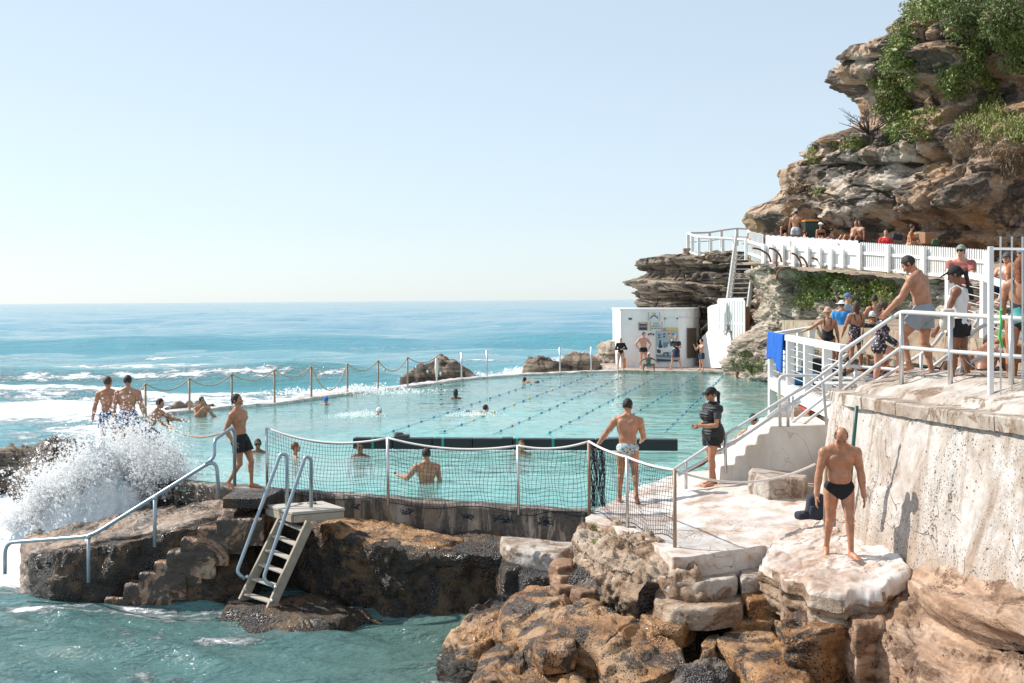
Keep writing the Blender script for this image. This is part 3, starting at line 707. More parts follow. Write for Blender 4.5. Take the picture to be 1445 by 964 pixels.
    sx = h.n('ShaderNodeSeparateXYZ'); h.l(u, sx.inputs[0]); gm = h.ramp(h.math('MULTIPLY', h.math('SUBTRACT', sx.outputs[0], -2.0), .085), [(0, 0.0), (1, 1.0)]); fcol = h.ramp(h.noise(u, .35, 5, .6), [(.38, (.26, .60, .54)), (.5, (.52, .78, .72)), (.62, (.74, .84, .78))]); h.l(h.mix(gm, fcol, h.mix(.5, fcol, (.12, .50, .30))), b.inputs['Base Color']); b.inputs['Roughness'].default_value = .9; M['floor'] = m
    m, nt, b = new_mat('foam_spray'); nt.nodes.remove(b); h = NT(nt); d1 = h.n('ShaderNodeBsdfDiffuse'); d1.inputs[0].default_value = (.98, .985, .99, 1); d2 = h.n('ShaderNodeBsdfTranslucent'); d2.inputs[0].default_value = (.98, .985, .99, 1); mx = h.n('ShaderNodeMixShader'); mx.inputs[0].default_value = .55
    h.l(d1.outputs[0], mx.inputs[1]); h.l(d2.outputs[0], mx.inputs[2]); tp = h.n('ShaderNodeBsdfTransparent'); m3 = h.n('ShaderNodeMixShader'); m3.inputs[0].default_value = .32; h.l(mx.outputs[0], m3.inputs[1]); h.l(tp.outputs[0], m3.inputs[2]); h.l(m3.outputs[0], nt.nodes['Material Output'].inputs[0]); M['foam'] = m
    for nm, lo, hi, dry in (('leaf', (.08, .13, .03), (.30, .36, .10), (.28, .22, .10)), ('leafdark', (.06, .09, .03), (.21, .25, .08), (.2, .16, .08)), ('grass', (.13, .17, .035), (.33, .34, .09), (.42, .31, .16)), ('dry', (.13, .09, .05), (.3, .2, .12), (.2, .12, .08))):
        m, nt, b = new_mat('foliage_' + nm); h = NT(nt); u = h.pos()
        c = h.mix(h.ramp(h.noise(u, 14, 3, .7), [(.35, 0.0), (.65, 1.0)]), lo, hi); c = h.mix(h.ramp(h.noise(u, 1.2, 3), [(.55, 0.0), (.7, .7)]), c, dry)
        h.l(c, b.inputs['Base Color']); b.inputs['Roughness'].default_value = .6; M[nm] = m
    M['floweryellow'] = plain('yellow_petals', (.7, .42, .03), .6); M['twig'] = plain('bare_twig', (.06, .045, .035), .9)
# ------------------------------------------------------------------ geometry makers
def grid_faces(nu, nv, close=False):
    i = np.arange(nv - 1)[:, None]; j = np.arange(nu if close else nu - 1)[None, :]; j2 = (j + 1) % nu
    q = np.stack(np.broadcast_arrays(i * nu + j, i * nu + j2, (i + 1) * nu + j2, (i + 1) * nu + j), -1)
    return q.reshape(-1, 4)
def resample(P, n, closed=True):
    P = np.asarray(P, float)
    if closed: P = np.concatenate([P, P[:1]])
    L = np.concatenate([[0], np.cumsum(np.linalg.norm(np.diff(P[:, :2], axis=0), axis=1))])
    t = np.linspace(0, L[-1], n + (1 if closed else 0))
    if closed: t = t[:-1]
    return np.stack([np.interp(t, L, P[:, k]) for k in range(P.shape[1])], 1)
def slab(name, pts, thick=.5, bulge=.1, rnd=.06, amp=.05, freq=2.0, seed=0, mat=None, ztop=None, na=None, res=.035, strat=0, parent=None, topamp=None, dome=0, under=0, smooth_poly=2, bed=0):
    """a rock from its top outline: pts = world (x,y,z) ; sides go down by thick with noise and ledges"""
    P = np.array([tuple(p) for p in pts], float)
    per = np.linalg.norm(np.diff(np.concatenate([P, P[:1]])[:, :2], axis=0), axis=1).sum()
    na = na or int(np.clip(per / res, 40, 520)); B = resample(P, na)
    for _ in range(smooth_poly * max(1, na // 60)): B = (np.roll(B, 1, 0) + B * 2 + np.roll(B, -1, 0)) / 4
    C = B.mean(0); size = np.linalg.norm((B - C)[:, :2], axis=1).mean(); nr = int(np.clip(size / res, 8, 60)); ns = int(np.clip(thick / res, 8, 60))
    rings = []; D = B - C; Dn = D.copy(); Dn[:, 2] = 0; ln = np.linalg.norm(Dn, axis=1)[:, None]; Dn = Dn / ln
    for k in range(nr + 1):
        t = k / nr; r = t; p = C + D * r; 
        e = np.clip((r * ln[:, 0] - (ln[:, 0] - rnd)) / rnd, 0, 1); p[:, 2] += -rnd * (1 - np.sqrt(np.clip(1 - e ** 2, 0, 1))) + dome * (1 - t ** 2)
        rings.append(p)
    base = rings[-1].copy()
    for k in range(1, ns + 1):
        t = k / ns; p = base + Dn * (bulge * math.sin(PI * min(1, t * 1.1)) - under * t); p[:, 2] = base[:, 2] - thick * t; rings.append(p)
    V = np.concatenate(rings); n = len(rings)
    Nn = np.concatenate([np.tile([[0, 0, 1.]], (na * (nr - 1), 1))] + [(Dn + [0, 0, 1.]) / 1.41] * 3 + [Dn] * (n - nr - 2))[:len(V)]
    q = V * freq + seed * 7.3; a = (fbm(q, 6, 2.1, .6) * .85 - .35 * np.maximum(0, ridged(q * 1.7 + 9, 3) - .9)) * amp; big = pnoise(q * .35 + 40) * amp * 1.6
    ta = np.ones(len(V)); ta[:na * (nr - 1)] = (topamp if topamp is not None else .5)
    if strat:
        zz = V[:, 2] * (1 + .0) + pnoise(V * .6 + seed) * .15; lay = np.floor(zz / .17); fr = zz / .17 - lay
        pr = pnoise(np.stack([V[:, 0] * .8, V[:, 1] * .8, lay * 3.7 + seed], 1)) * strat - strat * .8 * sstep(.75, 1, fr) * 1.0
        side = np.zeros(len(V)); side[na * (nr):] = 1; a = a + pr * side
    V = V + Nn * ((a + big) * ta)[:, None]
    if bed:
        nt_ = na * (nr - 1); tv = V[:nt_]; hh = pnoise(tv * [.9, .9, 0] + seed * 3.1) * 1.3 + .45 * pnoise(tv * [2.6, 2.6, 0] + seed); lv = hh / .45; st_ = np.floor(lv) + sstep(.42, .58, lv - np.floor(lv)); e_ = np.repeat(np.clip((nr - 1 - np.arange(nr - 1)) / 4.0, 0, 1), na)
        V[:nt_, 2] += bed * st_ * e_; ck = np.exp(-(pnoise(tv * [1.5, 1.5, 0] + seed * 5) / .025) ** 2) * (pnoise(tv * [.7, .7, 0] + 3 + seed) > -.1); V[:nt_, 2] -= bed * .8 * ck * e_
    h_ = np.zeros(len(V)); 
    F = grid_faces(na, n, True)
    return mesh_obj(name, V, F, mat, parent, True)
def cliff(name, outline, cy, fdir, flen, back, blen, zlo, ztopf, nu, nv, mat, lay=.9, A=.7, rough=.35, seed=1, scoop=None, cap=14, capmat=None, joints=.5, feat=None, Xoff=0, exact=None):
    """strata wall: outline = [(X,z)] of its seaward corner; runs from there along fdir and away along back"""
    ol = sorted(outline, key=lambda q: q[1]); oz = [q[1] for q in ol]; ox = [q[0] for q in ol]
    nb = int(nu * .22); nf = nu - nb
    s = np.concatenate([-blen * (1 - np.linspace(0, 1, nb, endpoint=False)) ** 1.3, flen * np.linspace(0, 1, nf) ** 1.15])
    v = np.linspace(0, 1, nv); Sg, Vg = np.meshgrid(s, v)
    ZT = ztopf(Sg); Z = zlo + (ZT - zlo) * Vg
    fd = np.array(fdir) / np.linalg.norm(fdir); bd = np.array(back) / np.linalg.norm(back)
    XC = np.interp(Z, oz, ox) + Xoff
    fade = np.exp(-np.maximum(Sg, 0) / 14.0)
    X = XC * fade + (np.interp(Z.mean(), oz, ox) * 0 + (np.interp(zlo, oz, ox) + (np.interp(ZT, oz, ox) - np.interp(zlo, oz, ox)) * Vg)) * (1 - fade)
    w = sstep(-.6, .6, Sg); Xp = X + np.where(Sg > 0, Sg * fd[0], -Sg * bd[0]); Yp = cy + np.where(Sg > 0, Sg * fd[1], -Sg * bd[1])
    nf_ = np.array([fd[1], -fd[0]]); nb_ = np.array([-bd[1], bd[0]])
    if nf_[0] > 0: nf_ = -nf_
    if nb_[0] > 0: nb_ = -nb_
    NX = nb_[0] * (1 - w) + nf_[0] * w; NY = nb_[1] * (1 - w) + nf_[1] * w; l_ = np.hypot(NX, NY); NX /= l_; NY /= l_
    P = np.stack([Xp, Yp, Z], -1)
    zz = Z + .35 * pnoise(P * [.12, .12, .05] + seed) + .12 * pnoise(P * .6 + seed) + .03 * Sg
    rs = np.random.RandomState(seed); bnd = np.cumsum(rs.uniform(.35, 1.7, 80) * lay) - 6
    L = np.searchsorted(bnd, zz); th = bnd[np.clip(L, 1, 79)] - bnd[np.clip(L - 1, 0, 78)]; fr = np.clip((zz - bnd[np.clip(L - 1, 0, 78)]) / th, 0, 1)
    blk = np.floor(Sg / (1.6 + 1.2 * np.sin(L * 2.3)) + L * .37 + .3 * pnoise(P * .5)); hsh = np.sin(blk * 12.9898 + L * 78.233) * 43758.5453; hsh = hsh - np.floor(hsh)
    prot = A * pnoise(np.stack([Sg * .16, L * 5.3 + seed, L * 0.0], -1)) + joints * A * (hsh - .5)
    prof = (fr ** .8) * (1 - np.clip((fr - .82) / .18, 0, 1) ** 2) * 1.5
    disp = prot + A * .45 * (prof - .5)
    if scoop:
        z0, z1, amt = scoop; m = sstep(z0 - .6, z0 + .6, Z) * (1 - sstep(z1 - 1, z1 + 1, Z))
        q = P * [.22, .22, .42]; q = q + .5 * np.stack([pnoise(P * .35 + 5), pnoise(P * .35 + 9), pnoise(P * .35 + 14)], -1)
        sc = ridged(q + seed, 3, 2.0, .45); disp = disp * (1 - .7 * m) + m * amt * sc
    disp = disp + rough * (.6 * fbm(P * [.5, .5, .8] + seed * 3, 6, 2.1, .58)) + rough * .3 * ridged(P * [1.2, 1.2, 1.3], 4, 2.1, .6)
    cn = pnoise(P * [.42, .42, .13] + seed * 2 + 30); cm = (pnoise(P * [.2, .2, .3] + 70) > -.15); disp = disp - .55 * A * np.exp(-(cn / .022) ** 2) * cm
    cn = pnoise(P * [.9, .9, .3] + seed * 2 + 50); disp = disp - .25 * A * np.exp(-(cn / .03) ** 2) * (pnoise(P * [.3, .3, .4] + 90) > 0)
    q_ = P * [.8, .8, 2.2] + .6 * np.stack([pnoise(P * .9 + 31), pnoise(P * .9 + 32), pnoise(P * .9 + 33)], -1); fc = pnoise(q_ + seed); disp = disp + rough * .55 * (np.floor(fc * 4) + sstep(.4, .6, fc * 4 - np.floor(fc * 4))) / 4
    if feat: disp = disp + feat(Sg, Z, P)
    if exact: disp = disp * (1 - exact * np.exp(-(Sg / 1.8) ** 2))
    V = P.copy(); V[..., 0] += NX * disp; V[..., 1] += NY * disp
    V[..., 2] += .06 * pnoise(P * 2.0)
    rows = [V.reshape(-1, 3)]; nr = 0
    if cap:
        T_ = V[-1]; 
        for k in range(1, 25):
            t = (k / 24) ** 1.4 * cap; q = T_.copy(); q[:, 0] -= NX[-1] * t; q[:, 1] -= NY[-1] * t; q[:, 2] += .25 * fbm(q * .5, 4) * min(1, t) ; rows.append(q); nr += 1
    VV = np.concatenate(rows); F = grid_faces(len(s), nv + nr)[:, ::-1]
    o = mesh_obj(name, VV, F, [mat] + ([capmat] if capmat else []), None, True)
    if capmat:
        mi = np.zeros(len(F), np.int32); mi[(nv - 1) * (len(s) - 1):] = 1; o.data.polygons.foreach_set('material_index', mi)
    return o
def strip_wall(name, pts, w, z0, z1, mat, amp=.02, res=.12, side=1, parent=None, closed=False):
    P = resample(np.array([(p[0], p[1]) for p in pts]), max(3, int(sum(math.dist(pts[i][:2], pts[i + 1][:2]) for i in range(len(pts) - 1)) / res)), False)
    t = np.gradient(P, axis=0); t /= np.linalg.norm(t, axis=1)[:, None]; n = np.stack([-t[:, 1], t[:, 0]], 1) * side
    hgt = z1 - z0; nz = max(3, int(hgt / .08)); nw = max(3, int(w / .1)); prof = []
    for k in range(nz + 1): prof.append((0, z0 + hgt * k / nz))
    for k in range(1, nw): prof.append((w * k / nw, z1))
    for k in range(nz + 1): prof.append((w, z1 - hgt * k / nz))
    V = np.array([[P[i, 0] + n[i, 0] * a, P[i, 1] + n[i, 1] * a, z] for (a, z) in prof for i in range(len(P))])
    d = fbm(V * 1.6, 4) * amp; c = np.array([[n[i, 0] * (-1 if j <= nz else (0 if j < nz + nw else 1)), n[i, 1] * (-1 if j <= nz else (0 if j < nz + nw else 1)), (1 if nz <= j <= nz + nw else 0)] for j in range(len(prof)) for i in range(len(P))])
    V = V + c * d[:, None]
    F = grid_faces(len(P), len(prof))
    if side > 0: F = F[:, ::-1]
    return mesh_obj(name, V, F, mat, parent, True)
def flat_poly(name, pts, mat, nx=80, zf=None):
    o = MB(); o.add(pts, [tuple(range(len(pts)))]); return o.build(name, mat)
# ------------------------------------------------------------------ layout constants
SEA = -1.6; WATER = -.14
PA = (-6.3, 24.4); PB = (-11.6, 38.6); SEAW = [PB] + [tuple(G(x, y, 0)[:2]) for x, y in ((267, 577), (327, 571), (387, 567), (439, 560), (489, 553), (533, 549), (574, 544), (618, 538), (649, 534), (687, 530), (740, 526.5), (790, 524.5), (834, 522.5), (872, 521.5))]
NW1 = tuple(W(376, 692, 23.3)[:2]); NW2 = tuple(W(833, 727, 20.5)[:2])
FAR = [tuple(G(872, 522, 0)[:2]), tuple(G(1035, 524, 0)[:2])]
POOL = [PA] + SEAW + [FAR[1], (12.5, 56), (13, 40), (9, 26), (5.5, 24.2), tuple(G(955, 686, 0)[:2]), tuple(G(905, 692, 0)[:2]), tuple(G(852, 716, 0)[:2]), NW2]
def in_poly(X, Y, poly):
    ins = np.zeros(X.shape, bool); n = len(poly)
    for i in range(n):
        x1, y1 = poly[i]; x2, y2 = poly[(i + 1) % n]
        c = ((y1 > Y) != (y2 > Y)) & (X < (x2 - x1) * (Y - y1) / ((y2 - y1) or 1e-9) + x1); ins ^= c
    return ins
def dist_poly(X, Y, pts):
    d = np.full(X.shape, 1e9)
    for (x1, y1), (x2, y2) in zip(pts[:-1], pts[1:]):
        dx, dy = x2 - x1, y2 - y1; t = np.clip(((X - x1) * dx + (Y - y1) * dy) / (dx * dx + dy * dy), 0, 1)
        d = np.minimum(d, np.hypot(X - x1 - t * dx, Y - y1 - t * dy))
    return d
def make_sea():
    ys = np.concatenate([np.linspace(9, 45, 380, endpoint=False), 45 * np.exp(np.linspace(0, math.log(14000 / 45), 330))])
    a = np.linspace(-.66, .66, 520); A_, Y = np.meshgrid(a, ys); X = A_ * Y
    P = np.stack([X, Y, 0 * X], -1); Z = np.zeros_like(X); rs = np.random.RandomState(5)
    for k in range(26):
        lam = 0.55 * 1.28 ** k; 
        if lam > 60: break
        ang = R(-100 + rs.uniform(-38, 38)); kx, ky = math.cos(ang), math.sin(ang); amp = (.021 if lam < 4 else .014) * lam ** .75
        ph = 2 * PI * (X * kx + Y * ky) / lam + rs.uniform(0, 6) + 1.5 * pnoise(P * (.35 / lam) + k)
        sp = np.maximum(np.abs(np.gradient(Y, axis=0)), np.abs(np.gradient(X, axis=1))); fade = np.clip(lam / (3 * sp) - .6, 0, 1)
        if lam > 9: amp *= np.clip((Y - 30) / 40, .1, 1)
        Z += amp * fade * (1 - np.abs(np.sin(ph / 2))) * 2 - amp * fade
    # rolling swell ahead of the pool
    def swell(y0, hgt, x0, x1, w=5.5, bend=0):
        c = y0 + 2.5 * pnoise(np.stack([X * .03, X * 0 + y0, X * 0], -1)) + bend * X; t = (Y - c)
        prof = np.where(t < 0, np.exp(-(t / (w * .45)) ** 2), np.exp(-(t / (w * 1.6)) ** 2)); m = sstep(x0 - 12, x0 + 6, X) * (1 - sstep(x1 - 10, x1 + 8, X)); return hgt * prof * m, t, m
    s1, t1, m1 = swell(92, 1.25, -90, -8); s2, t2, m2 = swell(70, .5, -60, -10, 4); s3, t3, m3 = swell(160, 1.1, -160, 60, 9); s4, t4, m4 = swell(58, .45, -40, -14, 3)
    Z += s1 + s2 + s3 + s4
    wall = dist_poly(X, Y, [PA] + SEAW); outside = ~in_poly(X, Y, POOL)
    foam = np.full(X.shape, -.09)
    foam += .42 * np.exp(-(wall / 9.0) ** 1.5) * outside * sstep(22, 30, Y)
    foam += .22 * np.exp(-((Y - 62) / 14) ** 2) * (X < 0) * sstep(-60, -20, -np.abs(X)) * outside
    foam += .30 * np.exp(-((t1 + 1.2) / 1.1) ** 2) * m1 * (pnoise(P * [.09, .09, 1]) > .0) + .30 * np.exp(-((t1 - 7) / 5) ** 2) * m1
    foam += .24 * np.exp(-((t2 - 1) / 3) ** 2) * m2 + .33 * np.exp(-((t4 + .5) / 3.0) ** 2) * m4
    for (yy, x0, x1, ww, aa) in ((118, -70, 60, 3, .22), (150, -40, 70, 4, .2), (205, -20, 80, 6, .2), (270, -120, 40, 8, .16), (105, -10, 26, 3, .25), (76, 2, 16, 5, .42), (69, -6, 8, 4, .5), (400, -60, 120, 14, .15)):
        foam += aa * np.exp(-((Y - yy - 2 * pnoise(P * [.05, .05, 1])) / ww) ** 2) * sstep(x0 - 8, x0 + 8, X) * (1 - sstep(x1 - 8, x1 + 8, X)) * (.4 + .9 * (pnoise(P * [.12, .3, 1] + 3) + .5))
    # white water on the left beside the splash, calmer cove in front
    d1 = np.hypot((X + 9.6) / 3.6, (Y - 28) / 5.0); foam += .40 * np.exp(-d1 ** 2)
    d2 = np.hypot((X + 10.2) / 2.4, (Y - 23.5) / 1.6); foam += .24 * np.exp(-d2 ** 2)
    cove = dist_poly(X, Y, [(-9.4, 21.7), (-7.6, 21.6), (-5.0, 21.2), (-3.8, 20.8)]); foam += .2 * np.exp(-(cove / .35) ** 2) * (Y < 22.6)
    c2 = np.hypot((X + 4.2) / 1.4, (Y - 19.9) / .6); foam += .2 * np.exp(-c2 ** 2)
    c3 = np.hypot((X + 1.0) / .8, (Y - 17.4) / .9); foam += .18 * np.exp(-c3 ** 2)
    foam = np.where(Y < 21.5, foam + .04 * pnoise(P * [.5, .9, 1]), foam)
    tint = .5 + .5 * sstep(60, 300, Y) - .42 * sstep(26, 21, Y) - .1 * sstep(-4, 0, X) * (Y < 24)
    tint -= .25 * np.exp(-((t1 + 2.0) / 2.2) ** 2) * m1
    Z = Z + .10 * np.clip(foam, 0, .5) * fbm(P * [1.2, 1.2, 1], 3)
    Z = np.where(outside, Z, -.9); V = np.stack([X, Y, SEA + Z], -1).reshape(-1, 3)
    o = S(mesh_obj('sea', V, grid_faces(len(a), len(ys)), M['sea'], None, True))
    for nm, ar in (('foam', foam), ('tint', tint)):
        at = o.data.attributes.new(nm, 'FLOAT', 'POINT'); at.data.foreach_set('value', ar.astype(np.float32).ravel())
def make_pool():
    # water surface, gently rippled
    xs = np.linspace(-13, 14, 300); yp = np.concatenate([np.linspace(20.3, 40, 260, endpoint=False), np.linspace(40, 66, 160)]); X, Y = np.meshgrid(xs, yp)
    P = np.stack([X, Y, 0 * X], -1); Z = .012 * fbm(P * [1.2, 2.0, 1], 3) + .008 * pnoise(P * [3, 5, 1])
    ins = in_poly(X, Y, POOL) | (dist_poly(X, Y, [PA] + SEAW) < .25)
    V = np.stack([X, Y, WATER + Z], -1).reshape(-1, 3); F = grid_faces(len(xs), len(yp)); ok = ins.ravel()[F].all(1); F = F[ok]
    used = np.unique(F); remap = -np.ones(len(V), int); remap[used] = np.arange(len(used)); S(mesh_obj('pool_water', V[used], remap[F], M['pool'], None, True))
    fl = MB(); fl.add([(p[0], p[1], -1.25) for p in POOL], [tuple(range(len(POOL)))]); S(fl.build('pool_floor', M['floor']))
    n = Vector((NW2[0] - NW1[0], NW2[1] - NW1[1], 0)).normalized(); per = Vector((-n.y, n.x, 0)); a = Vector((*PA, 0)); b = Vector((*NW2, 0))
    ledge = MB(); c0, c1 = a + per * .2, b + per * .2; e0, e1 = a + per * 2.0, b + per * 1.5
    ledge.add([(*c0[:2], -.3), (*c1[:2], -.3), (*e1[:2], -.34), (*e0[:2], -.34), (*e1[:2], -1.25), (*e0[:2], -1.25)], [(0, 1, 2, 3), (3, 2, 4, 5)])
    S(ledge.build('pool_ledge', M['seawall']))
    S(strip_wall('pool_wall', [(PA[0] - .45, PA[1] + .2), NW1, NW2, (NW2[0] + .25, NW2[1] - .1)], .34, -.75, .0, M['poolwall'], .014, .07, 1))
    S(strip_wall('pool_side_wall', [PA, PB], .5, -2.4, -.02, M['poolwall'], .05, .1, 1))
    S(strip_wall('sea_wall', SEAW, .75, -2.4, -.05, M['seawall'], .03, .15, 1))
    # far promenade in front of the building
    f = MB(); f.prism([FAR[0], FAR[1], (11.6, 68), (4.3, 69)], -1.5, -.02); S(f.build('far_promenade', M['step']))
def rocks():
    g = lambda pts, z: [G(x, y, z) for x, y in pts]
    # ---- ground beneath the loose rocks
    xs = np.linspace(-2.2, 9, 200); ys = np.linspace(10, 22.5, 220); X, Y = np.meshgrid(xs, ys); P = np.stack([X, Y, 0 * X], -1)
    Z = -2.45 + 1.05 * sstep(-.2, 3.2, X) + .15 * fbm(P * 1.3, 4) + .1 * ridged(P * 2.6, 3)
    Z += .5 * sstep(3.8, 5.5, X) * sstep(18, 13, Y)
    S(mesh_obj('shore_rock', np.stack([X, Y, Z], -1).reshape(-1, 3), grid_faces(200, 220), M['orange'], None, True))
    # ---- rock under the pool wall
    S(slab('rock_shelf', [(-6.9, 25.2, -.35), (-8.8, 26.5, -.6), (-9.6, 25, -.95), (-8.9, 22.9, -1.05), (-8.1, 22.4, -.85), (-6.9, 22.15, -.64), (-5.9, 22.1, -.42), (-5.1, 22.3, -.26), (-4.6, 23.2, -.3)], 1.5, .05, .12, .10, 1.5, 3, M['shelf'], res=.045, strat=.05, bed=.05))
    S(slab('wet_cliff_rock', [(-8.75, 22.75, -1.08), (-8.1, 22.25, -.92), (-6.9, 22.0, -.72), (-5.9, 22.0, -.50), (-5.1, 22.15, -.36), (-5.0, 22.8, -.4), (-8.7, 23.1, -1.05)], 1.6, .06, .1, .10, 1.9, 5, M['wetdark'], res=.04))
    a = Vector((*NW1, 0)); b = Vector((*NW2, 0)); n = (b - a).normalized(); out = Vector((n.y, -n.x, 0))
    def wp(t, o_, z): q = a + n * t + out * o_; return (q.x, q.y, z)
    S(slab('wet_wall_rock', [wp(-2.2, -.3, -.42), wp(-2.2, .5, -.5), wp(-.4, .28, -.5), wp(1.2, .35, -.5), wp(2.2, .9, -.55), wp(3.3, 1.15, -.62), wp(4.4, 1.0, -.66), wp(5.0, .6, -.7), wp(6.8, .3, -.7), wp(6.8, -.4, -.45)], 1.7, .05, .12, .16, 1.6, 8, M['wetdark'], res=.04, strat=.03))
    S(slab('brown_ledge_rock', [wp(1.0, 0, -.43), wp(1.1, .3, -.46), wp(2.1, .82, -.5), wp(3.2, 1.02, -.54), wp(4.1, .85, -.56), wp(4.4, .3, -.5), wp(3.2, .05, -.42), wp(2.2, -.1, -.4)], .3, .02, .07, .09, 2.2, 11, M['orange'], res=.035))
    # submerged reef at the ladder
    S(slab('reef', [(-4.9, 20.9, -1.58), (-3.4, 20.2, -1.56), (-2.6, 20.2, -1.62), (-2.3, 20.9, -1.58), (-3.5, 21.6, -1.5), (-5, 21.7, -1.52)], .5, .3, .2, .12, 1.8, 4, M['wetdark'], res=.06))
    # ---- loose rocks: name material and top outlines (photo points at a height)
    def rk(lab, pts, z, th, mt='orange', group=None, **k):
        zz = z if isinstance(z, (list, tuple)) else [z] * len(pts)
        pp = [G(x, y, q) for (x, y), q in zip(pts, zz)]
        if mt in ('orange', 'wetdark') and len(pts) > 5: cc_ = sum(pp, Vector()) / len(pp); pp = [cc_ + Vector(((q - cc_).x * .93, (q - cc_).y * .93, (q - cc_).z)) for q in pp]
        o = slab('boulder', pp, th, mat=M[mt], seed=len(bpy.data.objects), **k)
        return T(o, lab, 'rock', group)
    rk('large rounded ochre rock with pale wet streaks and dark mussels, in the bottom middle', [(770, 872), (790, 852), (850, 850), (905, 868), (978, 908), (985, 938), (960, 952), (900, 968), (848, 962), (835, 925), (800, 900)], [-.75, -.66, -.62, -.66, -.85, -.98, -1.05, -1.1, -1.1, -1.0, -.85], .8, bulge=.10, rnd=.13, amp=.07, freq=1.8, dome=.05, topamp=.5, bed=.07, strat=.05)
    rk('broad tan rock tipped towards the cove beside the small cube stones', [(698, 872), (706, 845), (742, 822), (790, 818), (812, 840), (806, 872), (790, 905), (755, 915), (722, 898)], [-.9, -.84, -.78, -.74, -.72, -.8, -.9, -1.0, -1.0], .8, bulge=.07, rnd=.10, amp=.07, freq=1.9, dome=.04, topamp=.5, bed=.06, strat=.05)
    rk('upper of the dark layered rocks slanting into the green water', [(655, 862), (690, 838), (735, 826), (735, 850), (700, 872), (668, 884)], [-1.1, -.98, -.95, -1.0, -1.1, -1.2], .3, 'wetdark', bulge=.06, rnd=.06, amp=.07, freq=2.2, bed=.06, strat=.05)
    rk('middle of the dark layered rocks, wet brown on top, at the water edge', [(632, 892), (660, 868), (708, 858), (712, 892), (680, 912), (645, 916)], [-1.25, -1.12, -1.08, -1.15, -1.25, -1.32], .35, 'orange', bulge=.06, rnd=.07, amp=.07, freq=2.1, bed=.06, strat=.05)
    rk('lowest dark rock in the wash at the left end of the rock pile', [(618, 925), (640, 905), (690, 905), (700, 922), (675, 938), (635, 938)], [-1.42, -1.35, -1.32, -1.38, -1.48, -1.52], .4, 'wetdark', bulge=.06, rnd=.07, amp=.07, freq=2.1, bed=.06, strat=.05)
    rk('mussel covered brown rock at the bottom edge left of centre', [(652, 955), (675, 922), (720, 900), (765, 925), (840, 945), (850, 985), (760, 1010), (670, 1000)], [-1.3, -1.18, -1.1, -1.1, -1.12, -1.2, -1.3, -1.35], .6, 'orange', bulge=.06, rnd=.10, amp=.09, freq=2.0, dome=.03, topamp=.7, bed=.06, strat=.04)
    rk('barnacled grey lump between the round rock and the big flat slab at the bottom edge', [(930, 960), (960, 935), (1010, 925), (1040, 948), (1030, 985), (960, 995)], [-1.05, -1.0, -.98, -1.02, -1.1, -1.12], .5, 'crust', bulge=.1, rnd=.18, amp=.09, freq=3.0, dome=.1, topamp=1)
    rk('big flat ochre slab with a pale broken edge at the bottom', [(1003, 900), (1040, 886), (1085, 888), (1120, 915), (1158, 945), (1150, 985), (1100, 1000), (1070, 965), (1030, 925)], [-.86, -.84, -.84, -.86, -.9, -.95, -.97, -.92, -.88], .5, bulge=.02, rnd=.04, amp=.05, freq=2.2, strat=.03, bed=.035)
    rk('thin ochre slab wedged behind the big flat slab', [(1090, 908), (1120, 892), (1180, 896), (1196, 915), (1170, 935), (1120, 930)], -.98, .3, bulge=.02, rnd=.04, amp=.05, freq=2.5, bed=.03)
    rk('ribbed brown rock floor at the bottom edge below the walking man', [(1135, 945), (1175, 928), (1230, 925), (1270, 955), (1300, 1010), (1130, 1010)], -1.12, .4, bulge=.05, rnd=.05, amp=.05, freq=2.0, strat=.02, bed=.04)
    rk('small upright brown rock leaning on the left side of the big flat slab', [(985, 905), (998, 893), (1018, 895), (1010, 915), (990, 920)], -.86, .4, bulge=.05, rnd=.07, amp=.05, freq=3)
    rk('dark wedge rock in the shade under the lowest step', [(935, 885), (960, 870), (1005, 872), (1010, 892), (965, 900)], -.95, .5, 'orange', bulge=.06, rnd=.07, amp=.06, freq=3)
    for lab, c, w_, z in (('topmost of the small cube stones', (792, 793), 17, -.42), ('second of the small cube stones, tan on top', (796, 806), 17, -.52), ('grey brown cube stone under the stacked pair', (795, 822), 20, -.62), ('largest cube stone with a bright tan top', (826, 828), 22, -.62), ('cube stone tucked in beside the largest one', (843, 824), 16, -.60)):
        rk(lab + ' below the net post', [(c[0] - w_, c[1] + 2), (c[0] - w_ * .4, c[1] - 7), (c[0] + w_, c[1] - 5), (c[0] + w_ * .9, c[1] + 5), (c[0] - w_ * .3, c[1] + 8)], z, .28, 'tan', 'small cube stones under the deck edge', bulge=.01, rnd=.03, amp=.02, freq=4, res=.02, smooth_poly=1)
    rk('long flat topped block with an ochre crust below the pool wall', [(706, 757), (725, 751), (796, 758), (812, 768), (790, 783), (715, 772)], [-.5] * 6, .32, 'step', bulge=.02, rnd=.04, amp=.035, freq=2.5)
    rk('grey barnacled block under the long flat block', [(724, 800), (745, 793), (785, 797), (783, 812), (740, 815)], -.78, .5, 'crust', bulge=.05, rnd=.06, amp=.05, freq=3)
    rk('low rounded rock in the shade between the wall and the barnacled block', [(705, 790), (718, 778), (735, 782), (735, 800), (712, 802)], -.72, .7, 'wetdark', bulge=.05, rnd=.06, amp=.05, freq=3)
    rk('small split ochre slab lying across the two large brown rocks', [(752, 905), (775, 893), (812, 900), (805, 918), (765, 920)], -.86, .25, bulge=.02, rnd=.04, amp=.05, freq=3, bed=.03)
    rk('ochre shard between the tan rock and the barnacled slope', [(800, 852), (822, 842), (850, 848), (842, 862), (808, 864)], -.62, .3, bulge=.02, rnd=.03, amp=.05, freq=3, bed=.03)
    rk('flat brown slab below the barnacled slope, pointing right', [(905, 868), (935, 858), (975, 872), (962, 888), (920, 884)], -.72, .25, bulge=.02, rnd=.03, amp=.05, freq=3, bed=.03)
